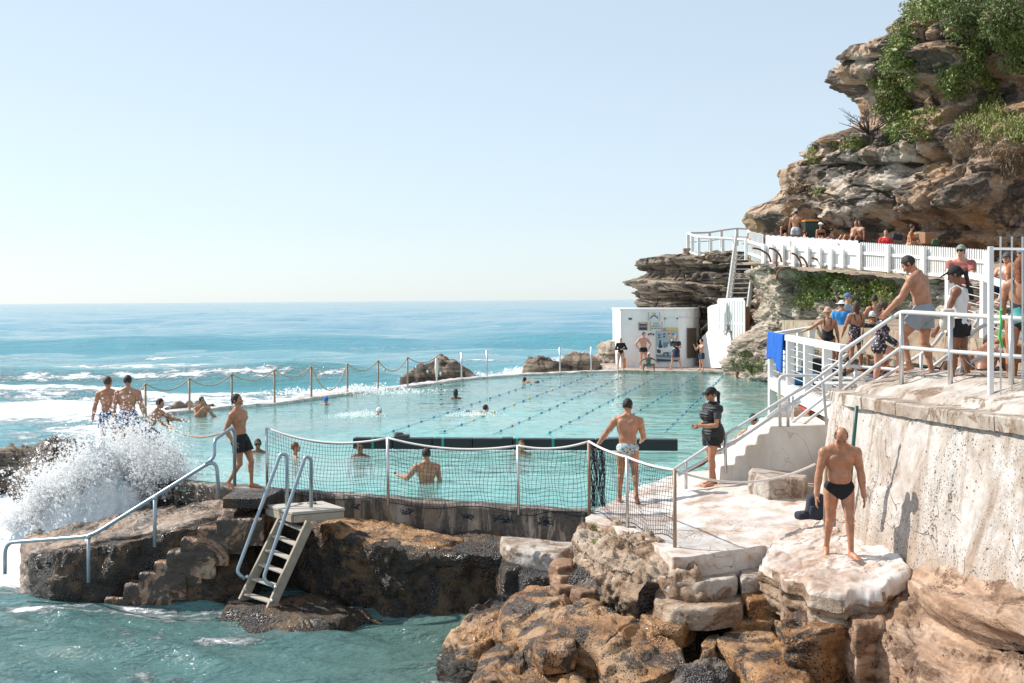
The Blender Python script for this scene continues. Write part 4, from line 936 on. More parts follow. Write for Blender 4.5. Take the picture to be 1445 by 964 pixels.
    rk('brown slab under the pale ramp edge at its left', [(1082, 872), (1110, 858), (1165, 866), (1170, 882), (1110, 888)], -.78, .35, bulge=.02, rnd=.04, amp=.06, freq=2.6, bed=.04)
    rk('broken tan slab between the ramp and the big sandstone', [(1165, 872), (1190, 858), (1225, 866), (1222, 886), (1180, 890)], -.66, .4, 'tan', bulge=.03, rnd=.05, amp=.06, freq=2.6, bed=.05)
    rk('wedge shaped ochre stone right of the ribbed rock floor', [(1225, 918), (1255, 905), (1290, 925), (1280, 945), (1240, 940)], -.98, .3, bulge=.02, rnd=.04, amp=.05, freq=2.6, bed=.03)
    # deck edge masses
    S(slab('deck_edge_rock', [G(808, 752, -.05), G(818, 733, .02), G(838, 728, .02), G(900, 745, 0), G(950, 770, 0), G(985, 783, 0), G(990, 800, -.1), G(940, 806, -.16), G(880, 800, -.2), G(832, 782, -.16)], .62, .07, .13, .15, 2.3, 21, M['cream'], res=.03, strat=.03, topamp=.9))
    S(slab('barnacled_slope', [G(800, 812, -.5), G(830, 795, -.4), G(900, 815, -.45), G(960, 845, -.6), G(985, 868, -.7), G(920, 872, -.8), G(860, 850, -.75)], .6, .1, .12, .11, 2.5, 23, M['crust'], res=.035, topamp=1))
    # steps
    def st(lab, pts, z, th, mt='step', **k): 
        return rk(lab, pts, z, th, mt, 'weathered steps from the deck down to the rocks', rnd=k.get('rnd', .035), bulge=.012, amp=k.get('amp', .04), freq=2.6, res=.028, smooth_poly=1, topamp=.4, strat=.012)
    st('upper left stone step with green algae along its front', [(918, 811), (950, 803), (1028, 800), (1040, 806), (1036, 817), (985, 824), (940, 822)], -.29, .24)
    st('upper right stone step with a notched left end', [(1038, 799), (1092, 794), (1106, 803), (1100, 811), (1046, 815)], -.27, .22)
    st('second left stone step, rust brown and cracked', [(925, 848), (945, 838), (1038, 832), (1052, 840), (1048, 852), (1000, 860), (945, 858)], -.52, .24, 'cream')
    st('second right stone step, small and ochre coloured', [(1048, 836), (1108, 826), (1122, 832), (1112, 842), (1056, 848)], -.5, .2, 'orange')
    st('lowest and thickest stone step with an ochre top', [(1018, 868), (1050, 856), (1130, 848), (1155, 856), (1148, 868), (1080, 878), (1028, 880)], -.74, .42, 'orange')
    S(slab('step_foundation', [G(900, 830, -.35), G(1010, 800, -.3), G(1115, 800, -.3), G(1150, 850, -.9), G(1120, 868, -1.0), G(960, 868, -.85)], .9, .03, .1, .08, 2, 9, M['wetdark'], res=.05))
    # right hand sandstone
    S(slab('sandstone_ledge', [G(1275, 822, -.05), G(1305, 795, .2), G(1345, 783, .34), G(1450, 800, .46), G(1600, 842, .6), G(1640, 960, .48), G(1500, 910, .36), G(1440, 878, .28), G(1385, 858, .24), G(1325, 850, .12)], .22, .06, .12, .08, 1.6, 31, M['tan'], res=.035, strat=.04, bed=.03, under=.6, topamp=.8))
    S(slab('sandstone_mass', [G(1196, 850, -.25), G(1225, 822, -.1), G(1275, 805, .0), G(1400, 820, .0), G(1620, 900, .05), G(1700, 1100, -.1), G(1500, 1060, -.2), G(1430, 985, -.35), G(1330, 930, -.42), G(1250, 905, -.45), G(1210, 880, -.4)], .50, .16, .30, .20, 1.25, 33, M['tan'], res=.035, under=.35, dome=.0, topamp=.8, bed=.05))
    S(slab('sandstone_foot', [G(1215, 900, -.72), G(1260, 885, -.7), G(1340, 900, -.7), G(1460, 960, -.75), G(1560, 1080, -.8), G(1330, 1020, -.95), G(1250, 950, -.9)], .6, .06, .1, .12, 1.6, 37, M['tan'], res=.04, strat=.05))
    for lab, pts, z, th, mt in (('angular brown stone at the foot of the sandstone', [(1195, 905), (1215, 890), (1240, 900), (1232, 918), (1205, 922)], -.9, .3, 'tan'), ('small reddish rock in the hollow beneath the painted ramp', [(1130, 880), (1160, 872), (1192, 880), (1185, 893), (1145, 896)], -.95, .3, 'orange'), ('green tinged pebbly rock below the ramp hollow', [(1175, 890), (1200, 880), (1212, 892), (1200, 905), (1180, 905)], -1.0, .3, 'crust')):
        rk(lab, pts, z, th, mt, bulge=.04, rnd=.05, amp=.05, freq=3)
    # painted ramp where the man walks
    M['ramp_obj'] = S(slab('painted_ramp', [G(1072, 790, -.02), G(1084, 764, -.005), G(1110, 735, .06), G(1180, 700, .32), G(1260, 750, .30), G(1285, 800, .16), G(1262, 812, .10), G(1248, 833, .02), G(1206, 829, .03), G(1192, 843, -.04), G(1140, 836, -.04), G(1132, 819, -.03), G(1103, 815, -.04), G(1096, 800, -.03)], .5, .0, .14, .06, 2.4, 41, M['deck'], res=.03, topamp=.5, strat=.09, bed=.025, under=.05, smooth_poly=1))
    me = M['ramp_obj'].data; me.materials.append(M['cream'])
    for f_ in me.polygons:
        if f_.center.z < -.13 + .06 * math.sin(f_.center.x * 9): f_.material_index = 1
    rk('tan boulder filling the corner between the pale ramp and the big sandstone', [(1188, 862), (1205, 845), (1240, 838), (1262, 850), (1250, 876), (1210, 882)], -.30, .7, 'tan', bulge=.04, rnd=.08, amp=.07, freq=2.2, bed=.05, strat=.05)
    rk('long brown ledge in front of the pale ramp', [(1094, 868), (1150, 854), (1210, 860), (1222, 880), (1160, 892), (1100, 886)], -.40, .7, 'orange', bulge=.02, rnd=.05, amp=.07, freq=2.4, bed=.06, strat=.05)
    rk('ochre ledge stepping down between the lowest stone step and the ramp', [(1140, 898), (1170, 890), (1212, 898), (1208, 914), (1150, 915)], -.80, .45, 'orange', bulge=.02, rnd=.04, amp=.06, freq=2.4, bed=.05, strat=.04)
    # left offshore rocks and rocks outside the sea wall
    def brk(lab, c, sx, sy, h, mt='head', z0=SEA - .3, **k):
        pts = [(c[0] + sx * math.cos(t) * (1 + .15 * math.sin(3 * t + c[0])), c[1] + sy * math.sin(t), z0 + h) for t in np.linspace(0, 2 * PI, 14, endpoint=False)]
        o = slab('boulder', pts, h, mat=M[mt], seed=int(abs(c[0] * 13)) % 50, res=.09, rnd=min(sx, h) * .55, bulge=.12, amp=k.get('amp', .34), freq=1.15, topamp=1, dome=k.get('dome', .1), strat=.16)
        return T(o, lab, 'rock')
    q = W(92, 612, 34); brk('dark wave washed rock at the far left in front of the splash', (q.x, q.y), 1.1, 1.0, 1.35, 'wetdark')
    q = W(32, 618, 35); brk('low brown rock at the left edge of the photo', (q.x, q.y), 1.3, 1.0, 1.1, 'head')
    q = W(250, 578, 41); brk('pale boulder behind the seated bather by the sea rail', (q.x, q.y + 1.6), .75, .6, 1.75, 'head')
    q = W(262, 580, 41); brk('long low barnacled rock at the foot of the second sea rail post', (q.x + .2, q.y + 1.8), 1.0, .5, 1.5, 'crust')
    q = W(605, 535, 55); brk('tall brown pointed boulder outside the sea wall', (q.x + .2, q.y + 3.6), 1.15, 1.3, 2.25, 'head', dome=.3)
    q = W(582, 535, 55); brk('left shoulder boulder against the pointed boulder', (q.x - .1, q.y + 2.7), .75, .8, 1.9, 'head', dome=.3)
    q = W(632, 535, 57); brk('right shoulder boulder sloping to the wash', (q.x, q.y + 3.3), .75, .8, 1.95, 'head', dome=.2)
    q = W(665, 530, 58); brk('small dark rock between two sea rail posts', (q.x, q.y + 3.2), .6, .5, 1.6, 'wetdark', amp=.12)
    q = W(765, 515, 63); brk('long dark flat boulder outside the sea wall near the building', (q.x + .1, q.y + 3), 1.3, 1.2, 2.25, 'head', amp=.3)
    q = W(822, 515, 64); brk('right hand pale ledged boulder near the building', (q.x, q.y + 3), 1.25, 1.2, 2.3, 'head', amp=.3)
    q = W(862, 505, 68); brk('pale steep rock at the left foot of the white building', (q.x + .1, q.y + 2), .8, 1.2, 3.0, 'bank', amp=.3)
    q = W(396, 567, 46); brk('flat dark rock awash beyond the sea rail', (q.x - .2, q.y + 3), .7, .5, 1.55, 'wetdark', amp=.1)
def deck():
    pts = [(826, 731), (905, 756), (950, 786), (1000, 781), (1078, 771), (1092, 790), (1150, 800), (1215, 790), (1190, 740), (1150, 700), (1080, 688), (955, 683), (905, 688), (852, 712)]
    P = [G(x, y, 0) for x, y in pts]; c = sum(P, Vector()) / len(P)
    xs = np.linspace(.9, 6.4, 170); ys = np.linspace(15.6, 25, 260); X, Y = np.meshgrid(xs, ys)
    outline = [(p.x, p.y) for p in P[:5]] + [(4.7, 15.9), (6.3, 16.4), (6.3, 24.6), (5.5, 24.6), tuple(P[-4][:2]), tuple(P[-3][:2]), tuple(P[-2][:2]), tuple(P[-1][:2])]
    B = resample(np.array(outline), 420); cc = np.array([3.6, 19.2])
    rr = np.linspace(0, 1, 90); V = []
    for r in rr: V.append(np.concatenate([cc + (B - cc) * r, np.zeros((len(B), 1))], 1))
    V = np.concatenate(V); z = deck_z(V[:, 0], V[:, 1]); V[:, 2] = z + .018 * fbm(V * 1.5, 4) + .01 * fbm(V * 5, 2)
    e = V[-len(B):].copy(); rings = [V]
    for t in (.02, .1, .25, .6, 1.4): q = e.copy(); q[:, 2] -= t; q[:, :2] += (.02 * fbm(q * 3, 3))[:, None]; rings.append(q)
    V = np.concatenate(rings); F = grid_faces(len(B), 90 + 5, True)
    M['deck_obj'] = S(mesh_obj('deck', V, F, M['deck'], None, True))
def deck_z(x, y):
    return .34 * sstep(1.8, 4.2, np.asarray(x, float)) * sstep(17.2, 21.5, np.asarray(y, float))
def retaining_wall():
    top = np.array([(6.3, 24.0, 1.62), (5.25, 20.9, 1.80), (4.90, 19.4, 1.86), (4.98, 17.3, 1.91), (5.26, 15.2, 1.95), (5.42, 13.5, 2.0), (5.85, 9.5, 2.0)])
    bot = np.array([(6.1, 24.0, -.2), (4.95, 20.9, -.2), (4.55, 19.4, -.3), (4.63, 17.2, -.5), (4.87, 15.4, -.6), (5.08, 13.3, -.6), (5.5, 9.5, -.6)])
    n = 420; a = resample(top, n, False); b = resample(bot, n, False); nv = 90; rows = []
    for k in range(nv + 1):
        t = k / nv; rows.append(b + (a - b) * t)
    V = np.concatenate(rows); d = .012 * fbm(V * 1.2, 5) + .012 * fbm(V * 6, 3)
    # lower plinth is a step proud, broken at a seam; vertical drain groove
    zr = V[:, 2] - 0; seam = 1.05 + .08 * pnoise(V * .9)
    d = d + .07 * (1 - sstep(-.02, .02, zr - (seam - .12))) * sstep(16.6, 16.8, V[:, 1]) + 0
    y = V[:, 1]; groove = np.exp(-((y - (14.95 + .12 * (V[:, 2] - 1) + .05 * pnoise(V * 1.5))) / .035) ** 2); d = d - .035 * groove
    V[:, 0] -= d
    R_ = [V]
    for k in range(1, 60):
        t = k / 59; q = a.copy(); q[:, 0] += t ** 1.2 * 6.5; q[:, 1] += 0; q[:, 2] = a[:, 2] + (.10 if k > 3 else .0) + .36 * sstep(0, 1.6, t ** 1.2 * 6.5) ; w_ = .028 * fbm(q * 1.6, 6, 2.1, .6) * (1 - .8 * sstep(1.2, 1.7, t ** 1.2 * 6.5)); lay = np.where((q[:, 0] - a[:, 0]) > .42 + .12 * pnoise(q * .8), .06, 0); q[:, 2] += w_ + lay * (1 - sstep(1.2, 1.6, q[:, 0] - a[:, 0])); R_.append(q)
    V = np.concatenate(R_); F = grid_faces(n, nv + 1 + 59)
    mi = np.zeros(len(F), np.int32); mi[(nv) * (n - 1):] = 1
    o = mesh_obj('retaining_wall', V, F[:, ::-1], [M['wall'], M['step']], None, True, midx=mi)
    T(o, 'sloping pitted pale concrete retaining wall under the terrace at the right', 'wall')
    rs = random.Random(6); L_ = resample(top, 60, False); ys_ = 0; k = 0
    seg = resample(top, 200, False); i0 = 0
    while i0 < 196:
        ln = rs.choice((10, 13, 16, 20)); i1 = min(199, i0 + ln); p0, p1 = Vector(seg[i0]), Vector(seg[i1]); dn = (p1 - p0).normalized(); off = Vector((.10 + rs.uniform(-.012, .012), 0, .07 + rs.uniform(-.008, .008)))
        mb = MB(); a_, b_ = p0 + dn * .006 + off, p1 - dn * .006 + off; N_ = 14; W_ = .17; prof = [(-W_, -.085), (-W_, .065), (-W_ + .02, .085), (W_, .085), (W_ + .03, -.085)]; vs = []
        for j in range(N_ + 1):
            c = a_.lerp(b_, j / N_)
            for (x_, z_) in prof: q = c + Vector((x_, 0, z_)); n_ = float(fbm(np.array([[q.x * 3, q.y * 3, q.z * 3]]), 4)[0]) * .016; vs.append(q + Vector((-n_, 0, n_ * .8)))
        m5 = len(prof); mb.add(vs, [(j * m5 + t, j * m5 + t + 1, (j + 1) * m5 + t + 1, (j + 1) * m5 + t) for j in range(N_) for t in range(m5 - 1)] + [tuple(range(m5)), tuple(range(N_ * m5, N_ * m5 + m5))[::-1]])
        mb.build('coping_stone', M['step'], o); i0 = i1
    return o
def make_cliffs():
    def ol(pts, d): return [(W(x, y, d).x, W(x, y, d).z) for x, y in pts]
    O = ol([(1066, 345), (1062, 332), (1055, 315), (1056, 301), (1066, 295), (1082, 288), (1102, 277), (1107, 262), (1103, 240), (1110, 231), (1134, 224), (1142, 213), (1139, 203), (1160, 190), (1196, 180), (1213, 172), (1222, 160), (1216, 148), (1210, 138), (1224, 128), (1218, 118), (1184, 113), (1174, 103), (1178, 92), (1186, 80), (1205, 66), (1240, 54), (1258, 42), (1262, 30), (1282, 14), (1300, 0), (1360, -60), (1420, -130)], 60)
    O[0] = (O[0][0], 3.2)
    def feat(S_, Z, P):
        d = -2.6 * np.exp(-((S_ - 14.8) / 2.6) ** 2 - ((Z - 6.6) / 2.0) ** 2)      # cave at the right
        d += 1.3 * np.exp(-((S_ - 12.2) / 1.0) ** 2 - ((Z - 6.6) / 2.4) ** 2)       # its pillar
        d += 1.5 * np.exp(-((Z - 13.6) / 1.4) ** 2) * sstep(1, 4, S_) + .8 * np.exp(-((S_ - 9) / 2.5) ** 2 - ((Z - 10.4) / 1.1) ** 2)
        d -= 2.6 * np.exp(-(np.maximum(0, Z - 5.4) / 1.1) ** 2) * sstep(1, 3, S_) * (1 - sstep(12, 14, S_))
        return d
    zt = lambda s: np.where(s > 0, 19.5, 19.5) + 0 * s
    c = cliff('sandstone_cliff', O, 60, (6.5, -13.5), 30, (7, 12), 14, 3.2, zt, 620, 430, M['cliff'], lay=2.2, A=1.45, rough=.55, seed=4, scoop=(5.0, 9.4, .7), cap=18, feat=feat, exact=.72, joints=1.15)
    S(c)
    O = ol([(885, 520), (890, 470), (900, 452), (903, 437), (897, 427), (908, 415), (893, 402), (890, 396), (908, 388), (914, 382), (900, 373), (904, 365), (925, 362), (950, 356)], 70)
    O[0] = (O[0][0], -2.4); 
    hd = cliff('headland', O, 70, (6.4, -6.4), 9.5, (3, 14), 9, -2.4, lambda s: 5.85 + 0 * s, 420, 300, M['head'], lay=.5, A=.75, rough=.5, seed=9, scoop=None, cap=9, exact=.75, joints=.5)
    S(hd)
    O = ol([(1034, 530), (1038, 505), (1046, 480), (1066, 462), (1078, 452), (1080, 430), (1078, 410), (1074, 395), (1072, 384), (1074, 378)], 59)
    O[0] = (O[0][0], -1.5)
    bk = cliff('rock_bank', O, 59, (5.5, -17), 32, (3, 10), 6, -1.5, lambda s: 5.0 - .068 * np.clip(s, 0, 22), 520, 260, M['bank'], lay=.8, A=.7, rough=.6, seed=14, scoop=(-1, 4.2, .5), cap=3.2, capmat=M['ledge'], exact=.5, joints=.8)
    S(bk)
    # ledge ground between the fence and the cliff
    xs = np.linspace(10.2, 34, 160); ys = np.linspace(24, 66, 200); X, Y = np.meshgrid(xs, ys)
    P = np.stack([X, Y, 0 * X], -1); Z = 4.97 - (56.5 - Y) * .085 + .12 * fbm(P * .5, 4) + .0
    # distance behind the fence line: rise gently to the cliff
    dx = (X - 11.2) - (56 - Y) * .43; Z += .5 * sstep(.8, 4.5, dx); keep = (dx > -1.2) & ((Y < 57.5) | (X > 11.7))
    F = grid_faces(160, 200); F = F[keep.ravel()[F].all(1)]
    S(mesh_obj('ledge_ground', np.stack([X, Y, Z], -1).reshape(-1, 3), F, M['ledge'], None, True))
    return c, hd, bk
make_camera(); lighting(); make_mats()
make_sea(); make_pool(); rocks(); deck(); retaining_wall()
CL, HD, BK = make_cliffs()
def V2(p, z=0): return Vector((p[0], p[1], z))
def zline(p, q, z): return
# ------------------------------------------------------------------ safety net fence along the near wall
def net_panel(a, b, ta, tb, sg, rows=16, bulge=.0, gather=0, bottom_drop=0, seed=0, cell=.066):
    """net hanging from the sagging top rope between two posts; a,b = bottom corners; ta,tb = top corners"""
    mb = MB(); L = (Vector(b) - Vector(a)).length; nc = max(4, int(L / cell)); ns = nc if nc > 10 else 10
    n = (Vector(b) - Vector(a)).normalized(); out = Vector((n.y, -n.x, 0))
    def pt(u, v):
        top = Vector(ta).lerp(Vector(tb), u) + Vector((0, 0, -sg)) * 4 * u * (1 - u)
        bot = Vector(a).lerp(Vector(b), u) + Vector((0, 0, -.05 + .035 * math.sin(u * 9 + seed)))
        p = bot.lerp(top, v); p += out * (bulge * math.sin(PI * v) * math.sin(PI * u) + .02 * math.sin(u * 14 + v * 5 + seed) * math.sin(PI * v))
        p += n * .015 * math.sin(v * 8 + u * 17 + seed); return p
    for i in range(nc + 1):
        u = i / nc; mb.tube([pt(u, v / 10) for v in range(11)], .0034, 3, False)
    for j in range(rows + 1):
        v = j / rows; mb.tube([pt(u / ns, v) for u in range(ns + 1)], .0034 if 0 < j < rows else .008, 3 if 0 < j < rows else 5, False)
    return mb
def net_fence():
    f = empty('safety_net_fence', (NW1[0], NW1[1], 0))
    T(f, 'black rope net fence on steel posts along the near pool wall and deck edge', 'fence')
    tops = [(376, 604, 23.3), (547, 618, 22.0), (731, 629, 21.0), (831, 623, 20.5), (885, 645, 19.1), (952, 663, 17.55)]
    bots = [(376, 690), (547, 712), (731, 725), (831, 727), (884, 748), (952, 780)]
    Tp = [W(*t) for t in tops]; Bp = [Vector((t.x, t.y, -.05)) for t in Tp]; z0 = [-.1, -.1, -.1, -.05, -.02, -.05]
    for i, (t, b) in enumerate(zip(Tp, Bp)):
        p = MB().tube([Vector((t.x, t.y, z0[i])), t], .027, 10).build('post', M['brownpost'] if i in (3, 5) else M['steel'], f, True)
        MB().tube([t + Vector((0, 0, -.05)), t + Vector((0, 0, .02))], .036, 10).ball(t + Vector((0, 0, .025)), .034).build('post_cap', M['galv'], p, True)
        if i == 5:
            for k in range(6): MB().tube([Vector((t.x, t.y, .1 + k * .16)), Vector((t.x, t.y, .125 + k * .16))], .031, 8).build('lashing', M['net'], p, True)
    sg = [.17, .12, .08, .03, .03]
    for i in range(5):
        a, b = Tp[i], Tp[i + 1]
        MB().tube(sag(a, b, sg[i]), .019, 7).build('top_rope', M['ropewhite'], f, True)
        ba = Vector((a.x, a.y, (-.02, -.03, -.03, .1, .12, .12)[i])); bb = Vector((b.x, b.y, (-.03, -.03, -.03, .02, .12, .16)[i + 1] if False else (.0, .02, .02, .03, .10, .16)[i + 1]))
        net_panel(ba, bb, a, b, sg[i] + .02, 15, .06 if i < 3 else .03, seed=i * 1.7).build('net', M['net'], f)
    # net bunched against the corner post
    t = Tp[3]; m = MB(); rs = random.Random(2)
    for k in range(26):
        ph = rs.uniform(0, 6.3); x0 = rs.uniform(-.09, .11); m.tube([t + Vector((.13 + x0 + .03 * math.sin(ph + j), .05 + .04 * math.cos(ph * 2 + j * 1.3), -.06 - j * .112)) for j in range(10)], .006, 4, False)
    m.build('gathered_net', M['net'], f)
    # loose knots of rope and weed on the wall under the net
    for (x, y) in ((705, 728), (770, 732), (440, 704), (500, 712), (575, 718), (660, 726), (715, 730), (765, 734)):
        g = G(x, y, .02); m = MB()
        for k in range(9): m.tube([g + Vector((rs.uniform(-.12, .12), rs.uniform(-.05, .03), rs.uniform(-.1, .04))) for _ in range(4)], .007, 4, False)
        T(m.build('rope_knot', M['net'], None), 'tangle of dark rope and weed caught under the net on the pool wall', 'rope', 'tangles of rope along the wall')
# ------------------------------------------------------------------ rope rail on the sea wall
def sea_rail():
    tops = [(205, 541, 39.0), (267, 534, 41.5), (327, 527.5, 43.5), (387, 522, 46), (439, 517, 48.5), (490, 513, 51), (533.5, 508.5, 53), (575, 504, 55), (616, 503, 57), (651, 498, 59), (687, 495, 60.5), (790, 490, 64), (834, 489.5, 65)]
    f = empty('rope_rail', (*SEAW[1], 0)); T(f, 'long row of thin posts with sagging rope along the outer sea wall of the pool', 'railing')
    Tp = []
    for i, (x, y, d) in enumerate(tops):
        # stand on the wall: nearest point of the wall line in the same photo column
        best = None
        for (x1, y1), (x2, y2) in zip(SEAW[:-1], SEAW[1:]):
            for k in range(40):
                q = (x1 + (x2 - x1) * k / 39 - .1, y1 + (y2 - y1) * k / 39 + .25); r = ray(x, 500); e = abs(q[0] / q[1] - r.x / r.y)
                if best is None or e < best[0]: best = (e, q)
        q = best[1] if i else (PB[0] + .1, PB[1] + .1)
        t = W(x, y, q[1]); Tp.append(t); wht = i in (9, 10, 11, 12)
        MB().tube([Vector((t.x, t.y, -.4)), t], .036, 8).build('post', M['steel'] if i > 7 else M['brownpost'], f, True)
    for i in range(8):
        MB().tube(sag(Tp[i], Tp[i + 1], (.30, .32, .30, .32, .95, .34, .5, .25)[i]), .024, 6).build('rope', M['rope'], f, True)
    MB().tube(sag(Tp[7], Tp[8], .25), .024, 6).build('rope', M['ropewhite'], f, True)
    e = Tp[8]; MB().tube([e, e - Vector((0, 0, .5)), e - Vector((0, -.02, .9))], [.05, .09, .05], 7).build('rope_bundle', M['ropewhite'], f, True)
    # low rope running back beside the pool corner and a rope from the corner down to the seated bathers
    a = W(322, 607, 23.6); b = W(231, 596, 29.0)
    T(MB().tube(sag(b, a, .22), .018, 7).build('rope', M['brownpost'], None, True), 'sagging rope between the splash and the handrail of the sea steps', 'rope')
    MB().tube(sag(Tp[0], W(192, 559, 38), .02, 5), .022, 6).build('rope', M['rope'], f, True)
# ------------------------------------------------------------------ handrail and steps into the sea
def sea_steps():
    r = empty('handrail', W(8, 805, 22)); T(r, 'blue grey pipe handrail running down the rock shelf into the sea at the left', 'handrail')
    P = [W(7, 810, 22.4), W(7, 766, 22.4), W(128, 757, 21.6), W(305, 647, 21.9)]
    MB().tube(smooth_path([P[0], P[1], P[2], P[3], W(309, 700, 21.9)], .22), .033, 10).build('rail', M['galv'], r, True)
    MB().tube(smooth_path([W(290, 655, 21.87), W(303, 645, 21.9), W(302, 621, 21.95), W(327, 604, 22.6), W(331, 610, 22.7), W(331, 686, 22.9)], .12), .031, 10).build('rail', M['galv'], r, True)
    MB().tube([W(125, 758, 21.6), W(125, 822, 21.6)], .03, 10).build('post', M['galv'], r, True)
    MB().tube([W(218.5, 702, 21.6), W(218.5, 772, 21.6)], .031, 10).build('post', M['galv'], r, True)
    # stone steps
    for x, y in ((125, 758), (218.5, 703)): MB().ball(W(x, y, 21.6), .045, 10, 6).build('joint', M['galv'], r, True)
    s = empty('stone_steps', W(250, 820, 21.5)); T(s, 'worn stone steps with wet rusty treads going down into the sea at the left', 'steps')
    st = [(316, 722, 1.0), (291, 734, 1), (268, 750, 1), (248, 768, 1), (229, 782, 1), (209, 797, 1), (188, 813, 1), (162, 832, 1)]
    for i, (x, y, _) in enumerate(st):
        a = W(x - 4, y + 4, 22.15); z = a.z; xe = W(x + 62, y, 22.15).x
        pts = [(a.x, 21.75, z), (xe, 21.72, z), (xe + .02, 22.9, z + .02), (a.x - .05, 22.9, z + .02)]
        slab('step', [Vector(p) - s.location * 0 for p in pts], min(.42, max(.3, z + 1.9)), .015, .05, .03, 3, i, M['stepwet'], res=.03, smooth_poly=0, topamp=.8, na=170, bed=.02).parent = s
        ch = s.children[-1] if s.children else None
    for ch in [o for o in COL.objects if o.parent == s]: ch.matrix_parent_inverse = Matrix.Translation(-s.location)
    S(slab('step_rock', [W(150, 840, 21.6), W(230, 800, 21.6), W(330, 728, 21.6), W(385, 722, 21.6), W(420, 760, 21.5), W(420, 840, 22.4), W(200, 850, 22.6)] and [(-6.9, 21.95, -1.75), (-6.25, 21.8, -1.55), (-5.65, 21.8, -1.12), (-5.05, 21.8, -.77), (-4.75, 21.85, -.6), (-4.6, 22.1, -.6), (-4.5, 22.9, -.5), (-6.5, 22.9, -1.0)], 1.4, .05, .1, .09, 2, 17, M['wetdark'], res=.04))
    b = MB(); a = W(305, 704, 21.5); c = W(375, 712, 21.3); b.prism([(a.x, 21.95), (c.x - .12, 21.85), (c.x, 23.0), (a.x, 23.1)], a.z - .24, a.z - .05)
    T(b.build('top_step', M['wetdark'], None, bevel=.02), 'dark wet top step block against the pool wall above the sea steps', 'step')
# ------------------------------------------------------------------ ladder
def ladder():
    r = empty('pool_ladder', W(380, 858, 21.0)); T(r, 'weathered wooden ladder with pipe handrails leaning from a small landing into the sea', 'ladder')
    lt, lb = W(403, 722, 21.75), W(342, 848, 21.2); rt, rb = W(437, 737, 21.2), W(381, 860, 20.75)
    up = (rt - lt).cross(lb - lt).normalized(); wd = M['ladderwood']
    for a, b in ((lt, lb), (rt, rb)):
        d = (b - a).normalized(); MB().bar(a, b, .05, .17, up).build('stringer', wd, r, bevel=.006)
    for k, t in enumerate((.10, .27, .43, .59, .75, .92)):
        a, b = lt.lerp(lb, t), rt.lerp(rb, t); m = MB(); m.bar(a.lerp(b, .04), a.lerp(b, .96), .14, .03, (0, 0, 1)); m.build('rung', M['rungs'], r, bevel=.005)
    # landing
    p = [W(376, 712, 22.0), W(412, 723, 21.2), W(487, 713, 21.6), W(455, 706, 22.4)]
    m = MB(); zt = p[1].z; m.prism([(q.x, q.y) for q in p][::-1], zt - .05, zt + .0); m.build('landing', M['rungs'], r, bevel=.008)
    m = MB(); m.bar(Vector((p[1].x + .03, p[1].y + .03, zt - .12)), Vector((p[2].x - .03, p[2].y + .03, zt - .12)), .06, .12); m.bar(Vector((p[0].x, p[0].y + .05, zt - .12)), Vector((p[1].x, p[1].y + .05, zt - .12)), .06, .12); m.build('landing_frame', wd, r, bevel=.006)
    # handrails
    MB().tube(smooth_path([W(346, 817, 21.3), W(334, 808, 21.3), W(396, 640, 21.9), W(405, 642, 21.9), W(405, 716, 21.85)], .14, 6), .031, 10).build('handrail', M['galv'], r, True)
    MB().tube(smooth_path([W(387, 828, 20.85), W(371, 818, 20.85), W(431, 644, 21.3), W(439, 647, 21.35), W(439, 716, 21.5)], .14, 6), .031, 10).build('handrail', M['galv'], r, True)
    for x, y, d in ((349, 814, 21.2), (346, 832, 21.15), (389, 829, 20.75), (384, 848, 20.7)): MB().ball(W(x, y, d), .035, 8, 5).build('bolt', M['steel'], r, True)
